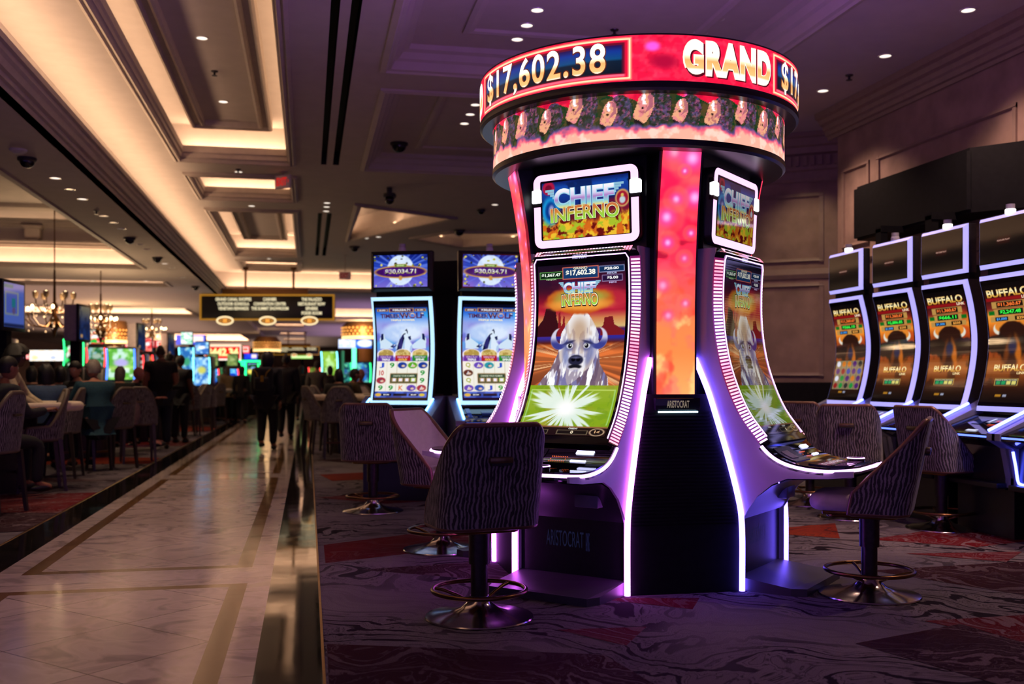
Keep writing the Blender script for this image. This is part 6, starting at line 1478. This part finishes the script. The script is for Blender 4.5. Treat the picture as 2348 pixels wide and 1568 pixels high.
lit_sign(0, 34.0, 468, 553, 789, 826, p_jack, 'red jackpot sign reading $442.34 over the blue screened machines', (('$442.34', (.075, .925, .20, .76), L_('#fff0a0')),), 1.35)
lit_sign(0, 40.0, 68, 166, 803, 827, p_white, 'blinding white sign behind the woman in denim'); lit_sign(0, 44.0, 58, 82, 813, 823, p_red, 'small pink sign past the first display post'); lit_sign(0, 38.0, 287, 306, 780, 797, p_red, 'small red neon sign by the gilded canopy'); lit_sign(0, 38.0, 337, 354, 780, 796, p_red, 'square red neon sign between display posts', (), 1.4)
lit_sign(0, 38.0, 357, 383, 780, 797, p_red, 'rounded red neon sign before the farthest display post', (), 1.4); lit_sign(0, 38.0, 404, 470, 768, 790, p_blue, 'deep blue sign beside the red jackpot sign', (), 1.3); lit_sign(0, 38.0, 554, 572, 793, 810, p_red, 'pink oval sign next to the red jackpot sign', (), 1.5); lit_sign(0, 38.0, 560, 590, 811, 824, p_blue, 'small blue sign above the green neon frame', (), 1.2)
lit_sign(0, 34.0, 776, 852, 778, 798, p_bw, 'long white and blue sign beside the wolf picture machine', (), 1.4); lit_sign(0, 62.0, 668, 716, 815, 822, p_green, 'thin green lit sign below the small hanging sign', (), 1.2)
r = thing('neon_frame', 'green neon frame standing in the distance beside the walking pair', 'neon sign', at(572, 35.0, 0), face_rz(0)); mb = MB(); z1 = zat(828, 35); z0 = zat(874, 35)
mb.tube([(-.40, 0, z1 - .15), (-.40, 0, z1), (.36, 0, z1), (.36, 0, z1 - .12)], .035, 6); mb.tube([(-.16, 0, z1), (-.16, 0, z0)], .06, 6); mb.tube([(-.28, 0, z1), (-.22, 0, z0 + .3)], .03, 6); mb.build('tube_light', glow('neon_green', (.02, .85, .25), 3.0), r, 60)
mb = MB(); mb.box(-.2, -.1, .02, .14, 0, z1); mb.build('post', BLACKM, r)
r = thing('lit_tube', 'green to white lit tube standing between the two teal machines', 'lit tube', at(812, 31.0, 0), 0); mb = MB(); mb.lathe([(.07, zat(862, 31.8)), (.07, zat(800, 31.8))], 16); mb.build('tube_light', glow('neon_mint', (.15, 1.0, .5), 2.0), r, 60); mb = MB(); mb.lathe([(.09, 0), (.09, zat(862, 31.8))], 16); mb.build('base', BLACKM, r, 60)
# ================================================================== people
def skin_mesh(nodes, edges, rad, sub=1):
    """grow a smooth limb surface over a jointed skeleton"""
    names = list(nodes); me = bpy.data.meshes.new('s'); bm = bmesh.new(); lay = bm.verts.layers.skin.verify(); vs = {}
    for i, n in enumerate(names):
        v = bm.verts.new(nodes[n]); r_ = rad[n]; v[lay].radius = (r_, r_) if not hasattr(r_, '__len__') else r_; v[lay].use_root = (i == 0); vs[n] = v
    for a, b in edges: bm.edges.new((vs[a], vs[b]))
    bm.to_mesh(me); bm.free(); ob = bpy.data.objects.new('s', me); COL.objects.link(ob)
    m = ob.modifiers.new('k', 'SKIN'); m.use_smooth_shade = True
    m2 = ob.modifiers.new('u', 'SUBSURF'); m2.levels = sub; m2.render_levels = sub
    dg = bpy.context.evaluated_depsgraph_get(); out = bpy.data.meshes.new_from_object(ob.evaluated_get(dg))
    mb = MB(); mb.add([v.co[:] for v in out.vertices], [tuple(p.vertices) for p in out.polygons])
    bpy.data.objects.remove(ob); bpy.data.meshes.remove(me); bpy.data.meshes.remove(out)
    return mb
def head_mesh(mb, c, s, turn=0.0, tilt=0.0):
    """a head with brow, nose, mouth, chin, ears and eyes; face towards +Y"""
    h = MB(); h.sphere((0, 0, 0), 1.0, 22, 16)
    V = []
    for x, y, z in h.v:
        X, Y, Z = x * .076, y * .096, z * .116
        if z < 0: X *= 1 - .28 * (-z) ** 1.5; Y = Y * (1 - .10 * -z) + (.012 if y > 0 else .0) * -z
        f = max(0.0, y); g = math.exp(-(x / .20) ** 2)
        Y += .026 * g * math.exp(-((z + .18) / .16) ** 2) * (f > .5)                 # nose
        Y += .010 * math.exp(-((z - .22) / .10) ** 2) * math.exp(-(x / .6) ** 2) * (f > .4)   # brow
        for sx in (-1, 1): Y -= .012 * math.exp(-((x - sx * .40) / .18) ** 2) * math.exp(-((z - .04) / .12) ** 2) * (f > .4)   # sockets
        Y += .007 * math.exp(-(x / .30) ** 2) * math.exp(-((z + .50) / .07) ** 2) * (f > .4)   # lips
        Y += .012 * math.exp(-(x / .3) ** 2) * math.exp(-((z + .85) / .14) ** 2) * (f > .1)    # chin
        V.append((X, Y, Z))
    h.v = V
    for sx in (-1, 1):
        h.sphere((sx * .078, -.006, -.004), .030, 8, 6, sc=(.35, .75, 1.1))
        h.sphere((sx * .030, .078, .006), .013, 8, 6, 1); h.sphere((sx * .030, .0885, .006), .006, 6, 5, 2)
    h.xform(Matrix.Translation(c) @ Matrix.Rotation(turn, 4, 'Z') @ Matrix.Rotation(tilt, 4, 'X') @ Matrix.Diagonal((s, s, s, 1)))
    return mb.join(h)
def hair_mesh(c, s, turn, tilt, length, vol=1.0, bald=0.0):
    h = MB(); h.sphere((0, 0, 0), 1.0, 22, 16); V = []
    for x, y, z in h.v:
        k = 1.0 + .10 * vol + .03 * sin(9 * x + 5 * z) * vol
        line = .38 - .75 * max(0, -y) - .25 * (abs(x) > .75)                           # hairline: high in front, low behind
        if y > -.05 and z < line: k = .80
        elif z < -.55 and length <= 0: k = .80
        elif bald and z > bald: k = .9
        X, Y, Z = x * .078 * k * (1 + .1 * (vol - 1)), y * .098 * k - .004, z * .118 * k
        if length > 0 and z < .05 and y < .25: Z -= length * min(1.0, (.05 - z)) ; X *= 1 + .10 * min(1, -z + .05); Y -= .02 * min(1, .05 - z)
        V.append((X, Y, Z))
    h.v = V
    h.xform(Matrix.Translation(c) @ Matrix.Rotation(turn, 4, 'Z') @ Matrix.Rotation(tilt, 4, 'X') @ Matrix.Diagonal((s, s, s, 1)))
    return h
def hand(mb, w, d, side, s):
    """palm and five bent fingers from the wrist w along d"""
    d = Vector(d).normalized(); up = Vector((0, 0, 1)) if abs(d.z) < .8 else Vector((0, 1, 0)); a = d.cross(up).normalized(); b = a.cross(d).normalized(); w = Vector(w)
    if abs(d.z) >= .8: a, b = b, a
    M = Matrix((a, b, d)).transposed().to_4x4(); M.translation = w + d * .045 * s
    p = MB(); p.sphere((0, 0, 0), .048 * s, 10, 7, sc=(.85, .42, 1.0)); p.xform(M); mb.join(p)
    for k, L in enumerate((.066, .078, .074, .058)):
        o = (k - 1.5) * .0185 * s; q = w + d * .080 * s + a * o
        mb.tube([q, q + d * L * .45 * s + b * .004 * s, q + d * L * .78 * s - b * .012 * s, q + d * L * .95 * s - b * .028 * s], [.0092 * s, .0088 * s, .0082 * s, .006 * s], 6)
    q = w + d * .03 * s + a * side * .034 * s; mb.tube([q, q + d * .03 * s + a * side * .022 * s, q + d * .062 * s + a * side * .026 * s - b * .012 * s], [.011 * s, .0095 * s, .007 * s], 6)
EYEW = pm('eye_white', (.6, .58, .55), .2); EYED = pm('eye_dark', (.01, .008, .008), .1)
SKINS = {'fair': pm('skin_fair', rgb('#b07a62'), .55, 0, .06, 20), 'tan': pm('skin_tan', rgb('#8c5a42'), .55, 0, .06, 20), 'brown': pm('skin_brown', rgb('#5c3826'), .55, 0, .06, 20), 'rosy': pm('skin_rosy', rgb('#b4705f'), .55, 0, .06, 20)}
def cloth(name, h, r=.85): return pm('cloth_' + name, rgb(h), r, 0, .18, 30, bump=.1)
def person(px, d, psi, pose, h, label, skin='fair', hair=('#1c1410', 0.0), top=('black', '#101012', False), bottom=('dark', '#10121a'), turn=0.0, tilt=0.0, vol=1.0, bald=0.0, seat=.60, lean=0.0, arms=None, vest=None, bulk=1.0):
    s = h / 1.75; r = thing('person', label, 'person', at(px, d), head_rz(psi))
    N = {}; sit = pose == 'sit'; pz = (seat + .10) / s if sit else .95
    sp = lambda k: (0, lean * k, pz + k * cos(min(abs(lean), .6)))
    N['pelvis'] = (0, 0, pz); N['waist'] = sp(.17); N['chest'] = sp(.34); N['top'] = sp(.46); N['neck'] = sp(.535); N['head'] = tuple(np.array(sp(.60)) + (0, .02, 0))
    R = dict(pelvis=.140, waist=.135, chest=.152, top=.125, neck=.058, head=.052)
    E = [('pelvis', 'waist'), ('waist', 'chest'), ('chest', 'top'), ('top', 'neck'), ('neck', 'head')]
    sh = np.array(sp(.47)); hands = {}
    for sx, n in ((-1, 'l'), (1, 'r')):
        q = sh + (sx * .195, 0, -.01); N['sh' + n] = tuple(q)
        a = (arms or {}).get(n)
        if a is None:
            if sit: a = ((sx * .25, .12, -.26), (sx * .17, .38, -.22))
            elif pose == 'walk': a = ((sx * .24, -.05 * sx, -.29), (sx * .25, .06 - .10 * sx, -.53))
            else: a = ((sx * .24, -.03, -.29), (sx * .25, .06, -.54))
        el = sh + np.array(a[0]); wr = sh + np.array(a[1]); N['el' + n] = tuple(el); N['wr' + n] = tuple(wr); hands[n] = (wr, wr - el, sx)
        E += [('top', 'sh' + n), ('sh' + n, 'el' + n), ('el' + n, 'wr' + n)]; R['sh' + n] = .072; R['el' + n] = .050; R['wr' + n] = .029
        N['hip' + n] = (sx * .09, 0, pz - .06); R['hip' + n] = .092
        if sit: kn, an = (sx * .13, .42, pz - .10), (sx * .12, .40, max(pz - .53, .09))
        elif pose == 'walk': st = .20 * sx; kn, an = (sx * .075, .12 * (sx > 0) + st * .25, .50), (sx * .055, st, .09 + (.07 if sx < 0 else 0))
        else: kn, an = (sx * .10, .01, .50), (sx * .10, -.01, .09)
        N['kn' + n] = kn; N['an' + n] = an; N['toe' + n] = (an[0] * 1.1, an[1] + .16, an[2] - .05); R['kn' + n] = .060; R['an' + n] = .040; R['toe' + n] = .036
        E += [('pelvis', 'hip' + n), ('hip' + n, 'kn' + n), ('kn' + n, 'an' + n), ('an' + n, 'toe' + n)]
    R = {k: v * (bulk if k not in ('neck', 'head') else 1) for k, v in R.items()}
    S = lambda dct: {k: tuple(np.array(v) * s) for k, v in dct.items()}
    Ns = S(N); Rs = {k: v * s for k, v in R.items()}
    hz = np.array(Ns['head']) + np.array((0, .022, .092)) * s; tl = tilt
    body = skin_mesh(Ns, E, Rs); head_mesh(body, hz, s, turn, tl)
    for n, (w, dv, sx) in hands.items(): hand(body, w * s, dv, -sx, s)
    body.build('body', [SKINS[skin], EYEW, EYED], r, 60)
    def garment(name, keep, mat, grow, cut=None):
        nn = {k: Ns[k] for k in keep}; rr = {k: Rs[k] + grow * s for k in keep}; ee = [e for e in E if e[0] in nn and e[1] in nn]
        if cut: nn, rr, ee = cut(nn, rr, ee)
        return skin_mesh(nn, ee, rr).build(name, mat, r, 60)
    long_ = top[2]
    def cut_top(nn, rr, ee):
        for n in 'lr':
            if not long_:
                p = np.array(nn['sh' + n]); q = np.array(Ns['el' + n]); nn['sl' + n] = tuple(p + (q - p) * .72); rr['sl' + n] = .060 * s; ee.append(('sh' + n, 'sl' + n))
        nn['nb'] = tuple(np.array(Ns['top']) + (np.array(Ns['neck']) - np.array(Ns['top'])) * .85); rr['nb'] = .070 * s; ee.append(('top', 'nb'))
        nn['hem'] = tuple(np.array(Ns['pelvis']) + np.array((0, 0, -.05)) * s); rr['hem'] = (.145 if sit else .14) * s; ee.append(('pelvis', 'hem'))
        return nn, rr, ee
    keep = ['pelvis', 'waist', 'chest', 'top', 'shl', 'shr'] + (['ell', 'elr', 'wrl', 'wrr'] if long_ else [])
    garment('jacket' if long_ else 'shirt', keep, cloth(top[0], top[1]), .018, cut_top)
    garment('trousers', ['pelvis', 'hipl', 'hipr', 'knl', 'knr', 'anl', 'anr'], cloth(bottom[0], bottom[1]), .016)
    for n in 'lr':
        a = np.array(Ns['an' + n]); mb = MB(); mb.sphere((a[0], a[1] + .06 * s, a[2] - .045 * s), .085 * s, 12, 8, sc=(.55, 1.55, .52)); mb.build('shoe', cloth('shoe', '#0c0c0e', .5), r, 60)
    if hair: hair_mesh(hz, s, turn, tl, hair[1] * s, vol, bald).build('hair', cloth('hair' + hair[0][1:], hair[0], .6), r, 60)
    if vest: garment('vest', ['pelvis', 'waist', 'chest', 'top'], cloth(*vest), .027)
    return r, Ns, s
DK = ('charcoal', '#14141a')
bp, Ns, s = person(612, 18.3, 2, 'walk', 1.75, 'person in black walking away down the marble walkway wearing a black backpack', 'tan', ('#0c0a0a', .10), ('black', '#0b0b0e', True), ('black2', '#0a0a0c'), vol=3.0, bulk=1.28)
mb = MB(); slab(mb, .34, .18, 1.08 * s, 1.50 * s, .07, .05, 0, -.225 * s, seg=3); slab(mb, .26, .07, 1.10 * s, 1.32 * s, .03, .03, 0, -.33 * s, seg=3); bag = mb.build('backpack', cloth('pack', '#0d0e12'), bp, 60)
mb = MB()
for sx in (-1, 1): mb.tube([(sx * .15, -.325 * s, 1.46 * s), (sx * .09, -.335 * s, 1.40 * s), (sx * .07, -.34 * s, 1.33 * s)], .010, 6); 
mb.box(-.01, .04, -.375 * s, -.36 * s, 1.24 * s, 1.35 * s); mb.build('yellow_strap', cloth('yellow', '#8a6a10'), bag)
person(655, 21.4, 0, 'walk', 1.80, 'person in dark jacket with cropped hair walking beside the one with the backpack', 'brown', ('#1a100c', 0), ('coat', '#17161a', True), ('black2', '#0a0a0c'), vol=.3, bulk=1.25)
person(690, 30.0, 4, 'walk', 1.68, 'person with long dark hair walking farther along the marble walkway', 'tan', ('#0c0a0a', .22), ('black', '#0b0b0e', True), ('black2', '#0a0a0c'), vol=1.3)
person(727, 25.5, 0, 'stand', 1.74, 'person in a grey shirt standing with back turned behind the cream chairs', 'tan', ('#120e0c', 0), ('grey', '#4a463e', True), DK)
person(757, 27.5, -10, 'stand', 1.64, 'shorter dark haired person standing behind the one in the grey shirt', 'tan', ('#0c0a0a', .06), ('black', '#0b0b0e', True), DK)
person(793, 19.6, 55, 'sit', 1.74, 'seated person in a cap-like dark crop and olive shirt beside the wolf picture machine', 'tan', ('#15100e', 0), ('olive', '#3c3014', False), DK, lean=.25)
person(775, 18.6, -5, 'sit', 1.70, 'seated person in a dark jacket seen from behind among the cream chairs', 'tan', ('#0a0808', .05), ('black', '#0b0b0e', True), DK, lean=.2)
person(826, 20.6, 150, 'sit', 1.72, 'seated bald person facing the others at the table across the walkway', 'rosy', None, ('moss', '#2c2c20', True), DK, seat=.60)
person(368, 18.7, -25, 'stand', 1.90, 'large standing person in a black T-shirt and jeans among the gaming chairs', 'tan', ('#2a1c14', 0), ('black', '#0b0b0e', False), ('jeans', '#121a2c'), vol=.2, bulk=1.3, arms={'r': ((.26, .02, -.28), (.14, .26, -.34))})
person(412, 20.5, 8, 'stand', 1.76, 'standing person in a dark T-shirt beside the red light, back to the camera', 'brown', ('#0c0a0a', 0), ('navy', '#0d1016', False), DK, bulk=1.2)
person(386, 22.5, 20, 'stand', 1.84, 'tall dark haired person between the two standing men', 'tan', ('#0c0a0a', 0), ('black', '#0b0b0e', True), DK)
person(504, 31.5, 120, 'stand', 1.72, 'dealer in a white shirt and red vest leaning over a gaming table', 'tan', ('#100c0a', 0), ('white', '#a8987c', True), DK, lean=.35, vest=('redvest', '#7a1218'), arms={'l': ((-.22, .14, -.26), (-.16, .32, -.42)), 'r': ((.22, .14, -.26), (.16, .32, -.42))})
person(522, 31.0, -30, 'stand', 1.66, 'person in a beige top with fair hair standing next to the red vested dealer', 'fair', ('#5a4228', .14), ('beige', '#8a7452', True), ('black2', '#0a0a0c'), vol=1.2)
person(554, 30.0, 10, 'stand', 1.66, 'person in black standing before the green neon frame', 'tan', ('#0c0a0a', .12), ('black', '#0b0b0e', True), ('black2', '#0a0a0c'))
person(107, 13.1, -28, 'sit', 1.68, 'seated person in a blue denim jacket with dark hair, seen from behind', 'tan', ('#0b0908', .10), ('denim', '#27405f', True), DK, vol=2.4, lean=.22, bulk=1.15)
person(138, 16.0, -20, 'sit', 1.70, 'seated dark haired person just beyond the one in denim', 'tan', ('#0a0808', .06), ('black', '#0b0b0e', True), DK, vol=1.4)
person(178, 15.2, 205, 'sit', 1.78, 'person in black with short dark hair facing the camera across the table', 'fair', ('#0e0b0a', 0), ('black', '#0b0b0e', True), DK, vol=1.3, turn=.25, tilt=-.12, seat=.62)
person(222, 14.2, -48, 'sit', 1.84, 'grey haired person in a teal sweater sitting in an arched gaming chair', 'fair', ('#8c8478', .0), ('teal', '#14404f', True), DK, vol=1.8, turn=.15, lean=.12, bulk=1.15)
person(272, 17.4, -10, 'sit', 1.74, 'grey haired person in a black top, back to the camera, before the pale green screen', 'fair', ('#5c554a', .05), ('black', '#0b0b0e', True), DK, vol=1.5, lean=.15)
person(300, 18.2, 80, 'sit', 1.76, 'bald person in dark clothes turned sideways below the narrow display post', 'rosy', None, ('black', '#0b0b0e', True), DK, lean=.15)
person(321, 18.9, 150, 'sit', 1.68, 'person in a pale sleeveless top raising a bare arm beside the bald one', 'fair', ('#15100c', .10), ('pale', '#8a8a78', False), DK, arms={'l': ((-.24, .16, -.14), (-.12, .30, .02))})
person(-6, 11.9, 75, 'stand', 1.66, 'dealer with thick black hair and red vest by the table at the picture edge', 'brown', ('#080707', .02), ('white', '#a8987c', True), DK, vol=5.5, lean=.30, vest=('redvest', '#7a1218'), arms={'l': ((-.22, .14, -.26), (-.16, .38, -.40)), 'r': ((.22, .14, -.26), (.16, .38, -.40))})
person(-16, 10.7, 35, 'sit', 1.80, 'seated person at the picture edge, only a dark sleeve in view', 'tan', ('#0c0a0a', 0), ('charc', '#1c1e24', True), DK, lean=.2)
person(72, 16.5, -30, 'sit', 1.70, 'seated dark haired person behind the thick haired dealer', 'tan', ('#0c0a0a', .05), ('black', '#0b0b0e', True), DK, vol=1.3)
mb = MB(); mb.tube([(0, 0, .95), (.02, 0, .85), (.03, .02, .72), (.02, .02, .60)], [.07, .10, .09, .05], 10); p = at(303, 15.4); t = mb.build('coat', cloth('palecoat', '#7a6468'), None, 60, (p.x, p.y, 0)); tag(t, 'pale pinkish coat hanging over the side of a gaming chair', 'coat')
